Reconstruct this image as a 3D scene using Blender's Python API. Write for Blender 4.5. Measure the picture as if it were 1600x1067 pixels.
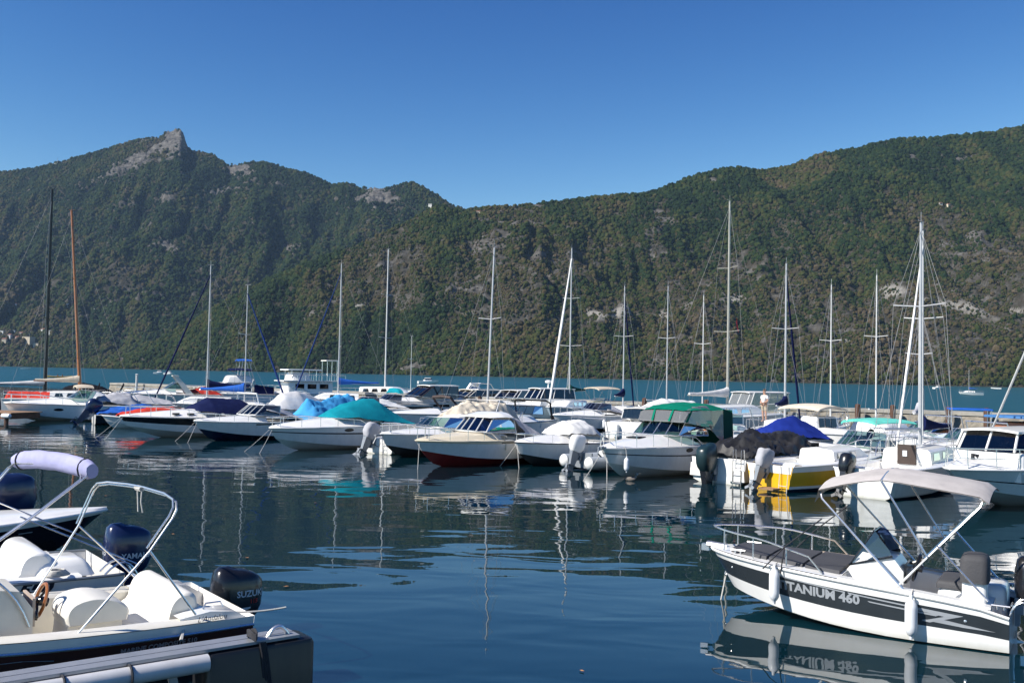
import bpy, math, random
import numpy as np
from mathutils import Vector, Matrix, noise as mnoise
from mathutils.bvhtree import BVHTree

for o in list(bpy.data.objects): bpy.data.objects.remove(o)
sc = bpy.context.scene
COL = sc.collection
random.seed(7)
R = math.radians

# ------------------------------------------------------------------ camera
F, CAMH, PITCH, ROLL = 1500.0, 3.4, R(2.04), R(1.15)
cam_d = bpy.data.cameras.new('camera'); cam = bpy.data.objects.new('camera', cam_d); COL.objects.link(cam)
cam_d.sensor_width = 36.0; cam_d.lens = 36.0*F/1600.0
cam_d.clip_start = 0.1; cam_d.clip_end = 30000
CM = Matrix.Rotation(math.pi/2+PITCH, 3, 'X') @ Matrix.Rotation(ROLL, 3, 'Z')
cam.matrix_world = Matrix.Translation((0, 0, CAMH)) @ CM.to_4x4()
sc.camera = cam
CAM = Vector((0, 0, CAMH))
CMI = CM.transposed()
def ray(px, py):                      # direction with unit depth along +y
    d = CM @ Vector(((px-800)/F, (533.5-py)/F, -1.0))
    return d/d.y
def ground(px, py, z=0.0):            # where the ray through a pixel meets the height z
    d = ray(px, py); t = (z-CAMH)/d.z
    return CAM + d*t
def at(px, D, py=590):                # plan position of a pixel column at a depth
    d = ray(px, py); return Vector((d.x*D, D, 0))
def project(p):
    c = CMI @ (Vector(p)-CAM); return 800+F*c.x/-c.z, 533.5-F*c.y/-c.z

# ------------------------------------------------------------------ world, sun, exposure
SUN_EL, SUN_DIR = R(40), Vector((-0.91, -0.41, 0)).normalized()   # towards the sun, in plan
w = bpy.data.worlds.new('World'); sc.world = w; w.use_nodes = True
nt = w.node_tree; nt.nodes.clear()
sky = nt.nodes.new('ShaderNodeTexSky'); sky.sky_type = 'NISHITA'; sky.sun_disc = False
sky.sun_elevation = SUN_EL; sky.sun_rotation = math.atan2(SUN_DIR.x, SUN_DIR.y)
sky.altitude = 300; sky.air_density = 1.0; sky.dust_density = 0.0; sky.ozone_density = 6.0
bg = nt.nodes.new('ShaderNodeBackground'); bg.inputs['Strength'].default_value = 0.084
out = nt.nodes.new('ShaderNodeOutputWorld')
# the camera's deep, polarised-looking blue: each channel's contrast raised a little, the gain capped so nothing gets brighter than the real sky
sep = nt.nodes.new('ShaderNodeSeparateColor'); comb = nt.nodes.new('ShaderNodeCombineColor'); nt.links.new(sky.outputs[0], sep.inputs[0])
for _i, (_p, _a, _cap) in enumerate(((1.75, 12.7, 0.95), (0.95, 2.64, 1.10), (0.28, 1.23, 1.12))):
    _s = nt.nodes.new('ShaderNodeMath'); _s.operation = 'MULTIPLY'; _s.inputs[1].default_value = 0.12; nt.links.new(sep.outputs[_i], _s.inputs[0])
    _q = nt.nodes.new('ShaderNodeMath'); _q.operation = 'POWER'; _q.inputs[1].default_value = _p; nt.links.new(_s.outputs[0], _q.inputs[0])
    _g = nt.nodes.new('ShaderNodeMath'); _g.operation = 'MULTIPLY'; _g.inputs[1].default_value = _a; nt.links.new(_q.outputs[0], _g.inputs[0])
    _c = nt.nodes.new('ShaderNodeMath'); _c.operation = 'MINIMUM'; _c.inputs[1].default_value = _cap; nt.links.new(_g.outputs[0], _c.inputs[0])
    _o = nt.nodes.new('ShaderNodeMath'); _o.operation = 'MULTIPLY'; nt.links.new(_c.outputs[0], _o.inputs[0]); nt.links.new(sep.outputs[_i], _o.inputs[1]); nt.links.new(_o.outputs[0], comb.inputs[_i])
nt.links.new(comb.outputs[0], bg.inputs[0]); nt.links.new(bg.outputs[0], out.inputs[0])
sl = bpy.data.lights.new('sun', 'SUN'); sl.energy = 5.0; sl.angle = R(0.53); sl.color = (1.0, 0.95, 0.88)
so = bpy.data.objects.new('sun', sl); COL.objects.link(so)
sd = Vector((SUN_DIR.x*math.cos(SUN_EL), SUN_DIR.y*math.cos(SUN_EL), math.sin(SUN_EL)))
so.rotation_euler = sd.to_track_quat('Z', 'Y').to_euler(); so.location = (-20, -10, 30)
sc.view_settings.view_transform = 'Standard'; sc.view_settings.look = 'None'
sc.view_settings.exposure = 0.55; sc.view_settings.gamma = 1.0
sc.render.engine = 'CYCLES'
sc.cycles.max_bounces = 6; sc.cycles.transparent_max_bounces = 12; sc.cycles.volume_bounces = 0
sc.cycles.caustics_reflective = False; sc.cycles.caustics_refractive = False
sc.cycles.use_denoising = True

# ------------------------------------------------------------------ helpers
def tag(o, label=None, cat=None, group=None, kind=None):
    if label: o['label'] = label
    if cat: o['category'] = cat
    if group: o['group'] = group
    if kind: o['kind'] = kind
    return o
def empty(name, loc=(0, 0, 0), rz=0.0):
    o = bpy.data.objects.new(name, None); COL.objects.link(o)
    o.empty_display_size = 0.2; o.location = loc; o.rotation_euler = (0, 0, rz)
    return o
class MB:
    def __init__(s): s.v = []; s.f = []
    def add(s, vs, fs, M=None):
        o = len(s.v)
        for p in vs:
            s.v.append(tuple(M @ Vector(p)) if M is not None else (p[0], p[1], p[2]))
        for q in fs: s.f.append(tuple(i+o for i in q))
        return s
    def box(s, c, d, rz=0.0, top=(1, 1), ry=0.0, M=None):
        x, y, z = d[0]/2, d[1]/2, d[2]/2; tx, ty = top
        vs = [(-x, -y, -z), (x, -y, -z), (x, y, -z), (-x, y, -z), (-x*tx, -y*ty, z), (x*tx, -y*ty, z), (x*tx, y*ty, z), (-x*tx, y*ty, z)]
        T = Matrix.Translation(c) @ Matrix.Rotation(rz, 4, 'Z') @ Matrix.Rotation(ry, 4, 'Y')
        if M is not None: T = M @ T
        return s.add(vs, [(3, 2, 1, 0), (4, 5, 6, 7), (0, 1, 5, 4), (1, 2, 6, 5), (2, 3, 7, 6), (3, 0, 4, 7)], T)
    def rbox(s, c, d, r=0.05, n=3, rz=0.0, ry=0.0, top=(1, 1)):      # box with rounded vertical edges and a soft top
        pts = []
        hx, hy = d[0]/2-r, d[1]/2-r
        for qx, qy, a0 in ((1, 1, 0), (-1, 1, 90), (-1, -1, 180), (1, -1, 270)):
            for k in range(n+1):
                a = R(a0+90*k/n); pts.append((qx*hx+r*math.cos(a), qy*hy+r*math.sin(a)))
        rows = []
        for zz, sh in ((-d[2]/2, 0), (d[2]/2-r, 0), (d[2]/2-r*0.3, r*0.3), (d[2]/2, r)):
            kx, ky = (1-2*sh/d[0]), (1-2*sh/d[1])
            f = (zz+d[2]/2)/d[2]; kx *= 1+(top[0]-1)*f; ky *= 1+(top[1]-1)*f
            rows.append([(px*kx, py*ky, zz) for px, py in pts])
        T = Matrix.Translation(c) @ Matrix.Rotation(rz, 4, 'Z') @ Matrix.Rotation(ry, 4, 'Y')
        o = len(s.v); s.grid(rows, ring=True, M=T); m = len(pts)
        s.f.append(tuple(o+3*m+i for i in range(m))); s.f.append(tuple(o+m-1-i for i in range(m)))
        return s
    def grid(s, rows, ring=False, M=None):
        n = len(rows[0]); fs = []
        for i in range(len(rows)-1):
            for j in range(n if ring else n-1):
                k = (j+1) % n
                fs.append((i*n+j, i*n+k, (i+1)*n+k, (i+1)*n+j))
        return s.add([p for r in rows for p in r], fs, M)
    def tube(s, pts, r, n=6, cap=True, M=None):
        pts = [Vector(p) for p in pts]; m = len(pts)
        rr = r if isinstance(r, (list, tuple)) else [r]*m
        rows = []; up = None
        for i, p in enumerate(pts):
            t = (pts[min(i+1, m-1)]-pts[max(i-1, 0)])
            if t.length < 1e-9: t = Vector((0, 0, 1))
            t.normalize()
            if up is None: up = Vector((0, 0, 1)) if abs(t.z) < 0.9 else Vector((1, 0, 0))
            a = t.cross(up)
            if a.length < 1e-5: a = t.cross(Vector((0.3, 0.7, 0.2)))
            a.normalize(); b = a.cross(t); up = b
            rows.append([p+a*math.cos(2*math.pi*k/n)*rr[i]+b*math.sin(2*math.pi*k/n)*rr[i] for k in range(n)])
        o = len(s.v); s.grid(rows, ring=True, M=M)
        if cap: s.f.append(tuple(o+n-1-k for k in range(n))); s.f.append(tuple(o+(m-1)*n+k for k in range(n)))
        return s
    def lathe(s, prof, n=10, M=None):     # (r, z) pairs
        rows = [[(r*math.cos(2*math.pi*k/n), r*math.sin(2*math.pi*k/n), z) for k in range(n)] for r, z in prof]
        o = len(s.v); s.grid(rows, ring=True, M=M)
        s.f.append(tuple(o+n-1-k for k in range(n))); s.f.append(tuple(o+(len(prof)-1)*n+k for k in range(n)))
        return s
    def poly(s, pts, th, axis=1, M=None):  # flat polygon given thickness along an axis
        a = [0, 0, 0]; a[axis] = th/2; a = Vector(a); n = len(pts)
        vs = [Vector(p)-a for p in pts]+[Vector(p)+a for p in pts]
        fs = [tuple(range(n-1, -1, -1)), tuple(range(n, 2*n))]+[(i, (i+1) % n, n+(i+1) % n, n+i) for i in range(n)]
        return s.add(vs, fs, M)
    def build(s, name, mat, parent=None, smooth=40, fix=True):
        me = bpy.data.meshes.new(name); me.from_pydata(s.v, [], s.f); me.update()
        if fix:
            import bmesh
            bm = bmesh.new(); bm.from_mesh(me); bmesh.ops.recalc_face_normals(bm, faces=bm.faces); bm.to_mesh(me); bm.free()
        if smooth:
            me.polygons.foreach_set('use_smooth', [True]*len(me.polygons)); me.set_sharp_from_angle(angle=R(smooth))
        me.materials.append(mat)
        o = bpy.data.objects.new(name, me); COL.objects.link(o)
        if parent is not None: o.parent = parent
        return o
def lerp(a, b, t): return a+(b-a)*t
def sstep(a, b, x):
    t = min(1, max(0, (x-a)/(b-a))); return t*t*(3-2*t)
def interp(pts, x):
    if x <= pts[0][0]: return pts[0][1]
    for (x0, y0), (x1, y1) in zip(pts, pts[1:]):
        if x <= x1: return lerp(y0, y1, (x-x0)/(x1-x0))
    return pts[-1][1]
def bez(p0, p1, p2, n=10):
    p0, p1, p2 = Vector(p0), Vector(p1), Vector(p2)
    return [p0*(1-t)**2+p1*2*t*(1-t)+p2*t*t for t in [i/n for i in range(n+1)]]
def sag(a, b, d, n=8):
    a, b = Vector(a), Vector(b)
    return [a.lerp(b, i/n)-Vector((0, 0, d*4*(i/n)*(1-i/n))) for i in range(n+1)]

# ------------------------------------------------------------------ materials
def nn(nt, t, **kw):
    n = nt.nodes.new(t)
    for k, v in kw.items():
        if k in n.inputs: n.inputs[k].default_value = v
        else: setattr(n, k, v)
    return n
_M = {}
def mat(name, col, rough=0.5, metal=0.0, var=0.12, vscale=3.0, dirt=0.0, bump=0.0, bscale=40.0, spec=0.5, coat=0.0, sheen=0.0):
    if name in _M: return _M[name]
    m = bpy.data.materials.new(name); m.use_nodes = True; t = m.node_tree; L = t.links
    p = t.nodes['Principled BSDF']
    p.inputs['Roughness'].default_value = rough; p.inputs['Metallic'].default_value = metal
    p.inputs['Specular IOR Level'].default_value = spec
    p.inputs['Coat Weight'].default_value = coat; p.inputs['Sheen Weight'].default_value = sheen
    geo = nn(t, 'ShaderNodeNewGeometry')
    nz = nn(t, 'ShaderNodeTexNoise', Scale=vscale, Detail=5.0, Roughness=0.6)
    L.new(geo.outputs['Position'], nz.inputs['Vector'])
    mr = nn(t, 'ShaderNodeMapRange'); mr.inputs[3].default_value = 1-var; mr.inputs[4].default_value = 1+var*0.6
    mr.inputs[1].default_value = 0.3; mr.inputs[2].default_value = 0.7
    L.new(nz.outputs['Fac'], mr.inputs[0])
    mx = nn(t, 'ShaderNodeMix', data_type='RGBA', blend_type='MULTIPLY'); mx.inputs[0].default_value = 1.0
    mx.inputs[6].default_value = (*col, 1); L.new(mr.outputs[0], mx.inputs[7])
    last = mx.outputs[2]
    if dirt:
        n2 = nn(t, 'ShaderNodeTexNoise', Scale=1.7, Detail=8.0, Roughness=0.7)
        sx = nn(t, 'ShaderNodeVectorMath', operation='MULTIPLY'); sx.inputs[1].default_value = (3, 3, 0.5)
        L.new(geo.outputs['Position'], sx.inputs[0]); L.new(sx.outputs[0], n2.inputs['Vector'])
        m2 = nn(t, 'ShaderNodeMapRange'); m2.inputs[1].default_value = 0.5; m2.inputs[2].default_value = 0.8; m2.inputs[4].default_value = dirt
        L.new(n2.outputs['Fac'], m2.inputs[0])
        d = nn(t, 'ShaderNodeMix', data_type='RGBA'); L.new(m2.outputs[0], d.inputs[0]); L.new(last, d.inputs[6])
        d.inputs[7].default_value = (0.16, 0.14, 0.09, 1); last = d.outputs[2]
        if 'gelcoat' in name:      # waterline scum
            sz = nn(t, 'ShaderNodeSeparateXYZ'); L.new(geo.outputs['Position'], sz.inputs[0])
            m3 = nn(t, 'ShaderNodeMapRange'); m3.inputs[1].default_value = 0.0; m3.inputs[2].default_value = 0.13; m3.inputs[3].default_value = 1.0; m3.inputs[4].default_value = 0.0; L.new(sz.outputs[2], m3.inputs[0])
            k3 = nn(t, 'ShaderNodeMath', operation='MULTIPLY'); L.new(m3.outputs[0], k3.inputs[0]); L.new(nz.outputs['Fac'], k3.inputs[1])
            d2 = nn(t, 'ShaderNodeMix', data_type='RGBA'); L.new(k3.outputs[0], d2.inputs[0]); L.new(last, d2.inputs[6]); d2.inputs[7].default_value = (0.20, 0.19, 0.10, 1); last = d2.outputs[2]
    L.new(last, p.inputs['Base Color'])
    if bump:
        n3 = nn(t, 'ShaderNodeTexNoise', Scale=bscale, Detail=4.0); L.new(geo.outputs['Position'], n3.inputs['Vector'])
        b = nn(t, 'ShaderNodeBump', Strength=min(1, bump), Distance=0.02); L.new(n3.outputs['Fac'], b.inputs['Height'])
        L.new(b.outputs[0], p.inputs['Normal'])
    _M[name] = m
    return m
def glass(name, tint, refl=0.1):
    if name in _M: return _M[name]
    m = bpy.data.materials.new(name); m.use_nodes = True; t = m.node_tree; t.nodes.clear(); L = t.links
    o = nn(t, 'ShaderNodeOutputMaterial'); mx = nn(t, 'ShaderNodeMixShader'); tr = nn(t, 'ShaderNodeBsdfTransparent'); gl = nn(t, 'ShaderNodeBsdfGlossy')
    tr.inputs[0].default_value = (*tint, 1); gl.inputs['Roughness'].default_value = 0.03
    fr = nn(t, 'ShaderNodeFresnel', IOR=1.5); ad = nn(t, 'ShaderNodeMath', operation='ADD'); ad.inputs[1].default_value = refl; ad.use_clamp = True
    L.new(fr.outputs[0], ad.inputs[0]); L.new(ad.outputs[0], mx.inputs[0]); L.new(tr.outputs[0], mx.inputs[1]); L.new(gl.outputs[0], mx.inputs[2]); L.new(mx.outputs[0], o.inputs[0])
    _M[name] = m; return m

WHITE = mat('gelcoat_white', (0.84, 0.825, 0.785), 0.22, var=0.05, dirt=0.10, coat=0.3)
OFFW = mat('gelcoat_ivory', (0.76, 0.72, 0.62), 0.28, var=0.06, dirt=0.12, coat=0.2)
OLDW = mat('gelcoat_aged', (0.74, 0.75, 0.72), 0.38, var=0.10, dirt=0.25)
CREAM = mat('gelcoat_cream', (0.72, 0.63, 0.46), 0.3, var=0.06, dirt=0.1)
GREYW = mat('gelcoat_grey', (0.81, 0.80, 0.77), 0.3, var=0.07, dirt=0.15)
PALEB = mat('gelcoat_pale_blue', (0.42, 0.52, 0.58), 0.3, var=0.07, dirt=0.15)
BLACKG = mat('gelcoat_black', (0.012, 0.012, 0.015), 0.18, var=0.2, coat=0.4)
NAVYG = mat('gelcoat_navy', (0.012, 0.02, 0.06), 0.2, var=0.15, coat=0.4)
CHAR = mat('gelcoat_charcoal', (0.030, 0.036, 0.040), 0.22, var=0.15, coat=0.4)
MAROON = mat('gelcoat_maroon', (0.105, 0.026, 0.020), 0.18, var=0.15, coat=0.5)
REDB = mat('antifouling_red', (0.26, 0.02, 0.02), 0.6, var=0.25, dirt=0.2)
BLUEB = mat('antifouling_blue', (0.02, 0.06, 0.16), 0.6, var=0.25, dirt=0.2)
DARKB = mat('antifouling_dark', (0.02, 0.025, 0.03), 0.6, var=0.25, dirt=0.3)
YEL = mat('gelcoat_yellow', (0.72, 0.40, 0.015), 0.3, var=0.08, dirt=0.12)
STEEL = mat('stainless_steel', (0.80, 0.78, 0.75), 0.26, 0.85, var=0.05)
ALU = mat('mast_aluminium', (0.50, 0.50, 0.50), 0.4, 0.3, var=0.08)
WMAST = mat('mast_white', (0.60, 0.60, 0.58), 0.35, var=0.08)
BMAST = mat('mast_carbon', (0.010, 0.010, 0.012), 0.3, var=0.1)
WOOD = mat('varnished_wood', (0.36, 0.12, 0.03), 0.3, var=0.3, vscale=8, coat=0.4)
WOODD = mat('dark_wood', (0.10, 0.05, 0.03), 0.5, var=0.3, vscale=8)
PLANK = mat('dock_plank', (0.30, 0.18, 0.10), 0.8, var=0.35, vscale=6, bump=0.3)
RUB = mat('rubber_black', (0.018, 0.018, 0.02), 0.55, var=0.2)
BLACKP = mat('plastic_black', (0.012, 0.013, 0.016), 0.25, var=0.15, coat=0.3)
NAVYP = mat('plastic_navy', (0.012, 0.022, 0.07), 0.22, var=0.15, coat=0.4)
GREYP = mat('plastic_grey', (0.22, 0.24, 0.26), 0.35, var=0.12)
DKGREY = mat('cushion_charcoal', (0.055, 0.055, 0.060), 0.75, var=0.15, bump=0.2)
VINYL = mat('vinyl_ivory', (0.74, 0.71, 0.63), 0.45, var=0.05, dirt=0.08)
ROPEW = mat('rope_pale', (0.52, 0.50, 0.46), 0.9, var=0.2, vscale=60)
ROPEB = mat('rope_dark', (0.03, 0.03, 0.035), 0.9, var=0.3, vscale=60)
FEND = mat('fender_white', (0.74, 0.75, 0.76), 0.4, var=0.06, dirt=0.1)
TUBEG = mat('inflatable_grey', (0.34, 0.37, 0.40), 0.5, var=0.1, dirt=0.1)
def cloth(n, c, r=0.85): return mat('canvas_'+n, c, r, var=0.16, vscale=2.2, bump=0.5, bscale=7.0, sheen=0.0, dirt=0.02, spec=0.12)
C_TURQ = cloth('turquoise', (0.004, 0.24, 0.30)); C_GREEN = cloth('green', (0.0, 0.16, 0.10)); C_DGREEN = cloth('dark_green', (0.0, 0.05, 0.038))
C_NAVY = cloth('navy', (0.006, 0.011, 0.055)); C_BLUE = cloth('blue', (0.02, 0.10, 0.40)); C_ROYAL = cloth('royal', (0.012, 0.03, 0.22)); C_LBLUE = cloth('light_blue', (0.06, 0.32, 0.62))
C_GREY = cloth('grey', (0.40, 0.40, 0.42)); C_LGREY = cloth('light_grey', (0.58, 0.57, 0.56)); C_WHITE = cloth('white', (0.72, 0.71, 0.68)); C_TAN = cloth('tan', (0.52, 0.45, 0.35))
C_TAUPE = cloth('taupe', (0.47, 0.435, 0.41)); C_BLACK = cloth('black', (0.012, 0.012, 0.013), 0.6); C_LAV = cloth('lavender', (0.36, 0.36, 0.55)); C_RED = cloth('red', (0.50, 0.045, 0.03)); C_MINT = cloth('mint', (0.12, 0.50, 0.42)); C_BEIGE = cloth('beige', (0.60, 0.53, 0.42))
TARPB = mat('tarpaulin_black', (0.022, 0.022, 0.023), 0.5, var=0.2, bump=0.8, bscale=5.0, spec=0.3)
def vinyl(name):        # clear plastic window, clouded by use
    m = glass(name, (0.74, 0.74, 0.70), 0.14); t = m.node_tree; o = t.nodes['Material Output']; sh = o.inputs[0].links[0].from_socket
    d = nn(t, 'ShaderNodeBsdfDiffuse'); d.inputs[0].default_value = (0.42, 0.42, 0.39, 1); x = nn(t, 'ShaderNodeMixShader'); x.inputs[0].default_value = 0.30
    t.links.new(sh, x.inputs[1]); t.links.new(d.outputs[0], x.inputs[2]); t.links.new(x.outputs[0], o.inputs[0]); return m
G_CLEAR = glass('glass_clear', (0.72, 0.80, 0.80), 0.06); G_GREEN = glass('glass_green', (0.30, 0.46, 0.42), 0.10); G_DARK = glass('glass_dark', (0.06, 0.07, 0.08), 0.08); G_BLUE = glass('glass_blue', (0.05, 0.09, 0.22), 0.12); G_VINYL = vinyl('vinyl_window')
PAINTW = mat('lettering_white', (0.62, 0.64, 0.66), 0.4, var=0.05); PAINTG = mat('lettering_grey', (0.33, 0.35, 0.37), 0.4, var=0.05); PAINTB = mat('lettering_black', (0.012, 0.014, 0.03), 0.4, var=0.05); PAINTR = mat('lettering_red', (0.45, 0.02, 0.02), 0.4, var=0.05)
STONE = mat('breakwater_stone', (0.28, 0.25, 0.20), 0.9, var=0.45, vscale=1.3, bump=1.0, bscale=3.0, dirt=0.5)
CONC = mat('breakwater_concrete', (0.36, 0.34, 0.29), 0.85, var=0.25, vscale=1.0, bump=0.5, bscale=5.0, dirt=0.4)
# ------------------------------------------------------------------ hills
def vnoise(x, y, seed):
    xi = np.floor(x).astype(np.int64); yi = np.floor(y).astype(np.int64); fx = x-xi; fy = y-yi
    fx = fx*fx*(3-2*fx); fy = fy*fy*(3-2*fy)
    def h(a, b):
        n = (a*374761393+b*668265263+seed*982451653) & 0xffffffff
        n = ((n ^ (n >> 13))*1274126177) & 0xffffffff
        return ((n ^ (n >> 16)) & 0xffff)/65535.0
    return (h(xi, yi)*(1-fx)+h(xi+1, yi)*fx)*(1-fy)+(h(xi, yi+1)*(1-fx)+h(xi+1, yi+1)*fx)*fy
def fbm(x, y, seed, oct=5, ridged=False):
    v = 0; a = 0.5; s = 0
    for i in range(oct):
        n = vnoise(x*2**i+i*17.3, y*2**i-i*9.1, seed+i)
        if ridged: n = 1-np.abs(2*n-1)
        v = v+a*n; s += a; a *= 0.5
    return v/s
SKY_FAR = [(-260, 300), (-100, 286), (0, 270), (60, 262), (100, 253), (150, 238), (200, 224), (230, 216), (248, 216), (254, 214), (259, 209), (267, 208), (272, 204), (282, 202), (286, 211), (290, 224), (297, 236), (312, 237), (335, 243), (350, 254), (358, 263), (372, 258), (400, 254), (430, 257), (450, 266), (480, 271), (506, 283), (518, 289), (545, 288), (572, 298), (600, 296), (622, 289), (640, 286), (660, 292), (682, 306), (702, 319), (725, 329), (770, 350), (850, 380), (950, 420)]
SKY_NEAR = [(40, 590), (110, 578), (150, 571), (200, 556), (260, 526), (320, 492), (380, 455), (440, 428), (500, 404), (560, 382), (610, 360), (650, 340), (672, 324), (684, 321), (700, 326), (718, 331), (735, 327), (760, 324), (800, 324), (850, 318), (900, 313), (960, 307), (1010, 304), (1040, 293), (1080, 279), (1120, 266), (1150, 262), (1190, 268), (1230, 262), (1280, 243), (1320, 236), (1400, 219), (1450, 217), (1500, 212), (1550, 208), (1600, 199), (1700, 188), (1850, 180), (2000, 190)]
#        px, py, rx, ry, slant, strength : bare rock and scree seen on the slopes
ROCK_FAR = [(215, 252, 58, 15, -0.5, 0.85), (240, 235, 40, 16, -.5, .8), (272, 224, 24, 24, -0.2, 1.2), (185, 268, 24, 9, -.4, .6), (372, 268, 22, 8, 0, 1.3), (440, 290, 60, 6, 0.1, 0.55), (350, 300, 40, 6, -0.15, 0.7), (258, 314, 14, 9, 0, 0.8), (190, 325, 30, 10, -0.3, 0.6), (260, 386, 17, 10, 0.2, 1.1), (230, 465, 50, 9, 0.1, 0.75), (60, 520, 30, 8, 0, 0.4), (140, 490, 26, 9, 0, 0.6), (235, 350, 14, 6, -0.3, 0.6), (590, 310, 24, 13, 0, 1.2), (455, 390, 16, 7, -0.2, 0.7), (580, 320, 40, 5, 0, 0.5), (130, 378, 10, 5, -.3, .5), (170, 465, 20, 10, -.4, .5), (90, 545, 12, 5, 0, .6)]
ROCK_NEAR = [(672, 320, 8, 6, 0, 1.0), (928, 491, 17, 6, 0.15, 1.7), (967, 489, 15, 7, -0.2, 1.6), (1150, 468, 12, 7, 0, 1.7), (1396, 455, 20, 8, 0.1, 1.6), (1492, 479, 42, 7, 0.22, 1.7), (1590, 487, 20, 3, 0.0, 1.4), (695, 480, 18, 3, 0.1, 1.2), (718, 484, 12, 4, 0.2, 1.4), (560, 478, 14, 4, -0.3, 1.2), (1035, 497, 8, 9, 0, 1.2), (1077, 478, 8, 5, 0, 1.1), (768, 375, 70, 34, -0.35, 0.62), (735, 430, 40, 40, -0.6, 0.55), (850, 352, 60, 20, -0.1, 0.5), (600, 430, 60, 24, -0.5, 0.42), (520, 470, 50, 14, -0.5, 0.4), (1040, 355, 22, 22, -0.3, 0.7), (1020, 400, 26, 20, -0.4, 0.5), (870, 400, 50, 26, -0.3, 0.4), (1120, 400, 70, 40, 0, 0.40), (1180, 420, 40, 34, 0, 0.42), (1560, 385, 60, 30, 0.1, 0.55), (1530, 370, 36, 16, 0, 0.6), (1480, 380, 22, 18, -0.4, 0.7), (1500, 420, 70, 40, 0, 0.35), (1110, 282, 9, 5, 0, 1.0), (1500, 246, 24, 8, 0, 0.7), (1425, 244, 8, 4, 0, .9), (1320, 534, 12, 4, 0, 1.2), (1318, 517, 8, 4, 0, 1.1), (640, 580, 22, 16, 0, 0.75), (660, 575, 8, 10, 0, 0.9), (1290, 560, 30, 14, 0, 0.5), (1080, 560, 50, 16, 0, 0.45), (1200, 590, 40, 8, 0, 0.5), (220, 560, 10, 6, 0, 0.9), (190, 562, 8, 5, 0, 0.9), (300, 560, 30, 9, -0.2, 0.5), (1430, 586, 18, 5, 0.2, 0.9), (750, 522, 16, 5, 0.1, 0.9), (672, 536, 10, 3, 0, 0.9), (1540, 470, 30, 14, 0.1, 0.4), (1230, 490, 24, 20, 0, .35), (760, 340, 26, 8, -.3, .6), (1025, 331, 9, 3, 0, 1.1)]
def hills(name, skyline, px0, px1, step, rows, shore, ridge, amp, rocks, scrub, seed, power, label):
    pxs = np.arange(px0, px1+step, step); C = len(pxs)
    hx = np.array([p[0] for p in skyline], float); hy = np.array([p[1] for p in skyline], float)
    az = np.zeros(C); H = np.zeros(C); r0 = np.zeros(C); r1 = np.zeros(C)
    for i, px in enumerate(pxs):
        py = float(np.interp(px, hx, hy)); d = ray(float(px), py); az[i] = d.x
        r0[i] = interp(shore, px); r1[i] = max(r0[i]+60, interp(ridge, px)); H[i] = max(4.0, CAMH+d.z*r1[i])
    if name == 'hillside': k9 = np.hanning(13); k9 /= k9.sum(); H = np.convolve(np.pad(H, 6, mode='edge'), k9, mode='valid')
    s = np.concatenate([np.linspace(-0.02, 1.0, rows), np.array([1.03, 1.08, 1.16, 1.3, 1.5])])
    S, _ = np.meshgrid(s, az, indexing='ij')
    Rr = r0[None]+(r1-r0)[None]*S; X = Rr*az[None]; Y = Rr
    pr = np.where(S <= 0, S*0.5, np.where(S <= 1, np.clip(S, 0, 1)*(1-power+power*np.clip(S, 0, 1)), 1-0.9*(np.clip(S, 1, 9)-1)))
    wx = X+180*(fbm(X/420, Y/420, seed+50, 3)-0.5); wy = Y+180*(fbm(X/420, Y/420, seed+60, 3)-0.5)
    n = fbm(wx/520, wy/700, seed, 6, True)-0.52
    n2 = fbm(wx/160, wy/160, seed+9, 4, True)-0.5
    n3 = fbm(wx/95+wy/900, wy/1300, seed+15, 4, True)-0.5
    env = np.clip(S*5, 0, 1)*np.clip((1.0-S)*3.2, 0.01, 1)*np.clip(H[None]/250, 0, 1)
    kk = np.hanning(61); kk /= kk.sum(); Hs = np.convolve(np.pad(H, 30, mode='edge'), kk, mode='valid')
    crest = np.clip((S-0.55)/0.45, 0, 1); crest = crest*crest*(3-2*crest)
    Z = Hs[None]*pr+(H-Hs)[None]*crest+(n*amp+n2*amp*0.42+n3*amp*0.40)*env
    Z[0] = -6
    # picture position of every vertex, used to put the bare rock where the slope shows it
    P = np.stack([X, Y, Z-CAMH], -1) @ np.array(CM); U = 800+F*P[..., 0]/-P[..., 2]; V = 533.5-F*P[..., 1]/-P[..., 2]
    rough = fbm(X/60, Z/40+Y/60, seed+3, 5); fine = fbm(X/24, Z/16+Y/24, seed+23, 4)
    rock = np.zeros_like(X); pale = np.zeros_like(X)
    for (cx, cy, rx, ry, sl, st) in rocks:
        dx = U-cx; dy = V-cy-sl*dx
        if st > 1.15 and name == 'hillside': pale = np.maximum(pale, np.exp(-((dx/rx)**2+(dy/ry)**2)*0.5))
        rock = np.maximum(rock, st*np.exp(-((dx/rx)**2+(dy/ry)**2)*0.7))
    rock = np.clip((rock*1.25+(rough-0.5)*1.7+(fine-0.5)*1.5-0.50)*2.0, 0, 1)
    sc_ = np.clip(scrub(U, V)+(fbm(X/150, Y/150, seed+31, 4)-0.5)*1.3+(rough-0.5)*0.9, 0, 1)
    rock = np.maximum(rock, np.clip((fine+0.35*rough-0.93+0.26*sc_)*4.0, 0, 0.7)*np.clip(sc_*1.6-0.35, 0, 1))
    nr, ncol = X.shape
    Z = Z+rock*(fbm(X/30, Z/14+Y/40, seed+41, 4, True)-0.5)*(60 if name == 'mountain' else 13)*(S < 1.0)
    verts = np.stack([X, Y, Z], -1).reshape(-1, 3)
    idx = np.arange(nr*ncol).reshape(nr, ncol)
    faces = np.stack([idx[:-1, :-1], idx[:-1, 1:], idx[1:, 1:], idx[1:, :-1]], -1).reshape(-1, 4)
    me = bpy.data.meshes.new(name)
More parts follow.
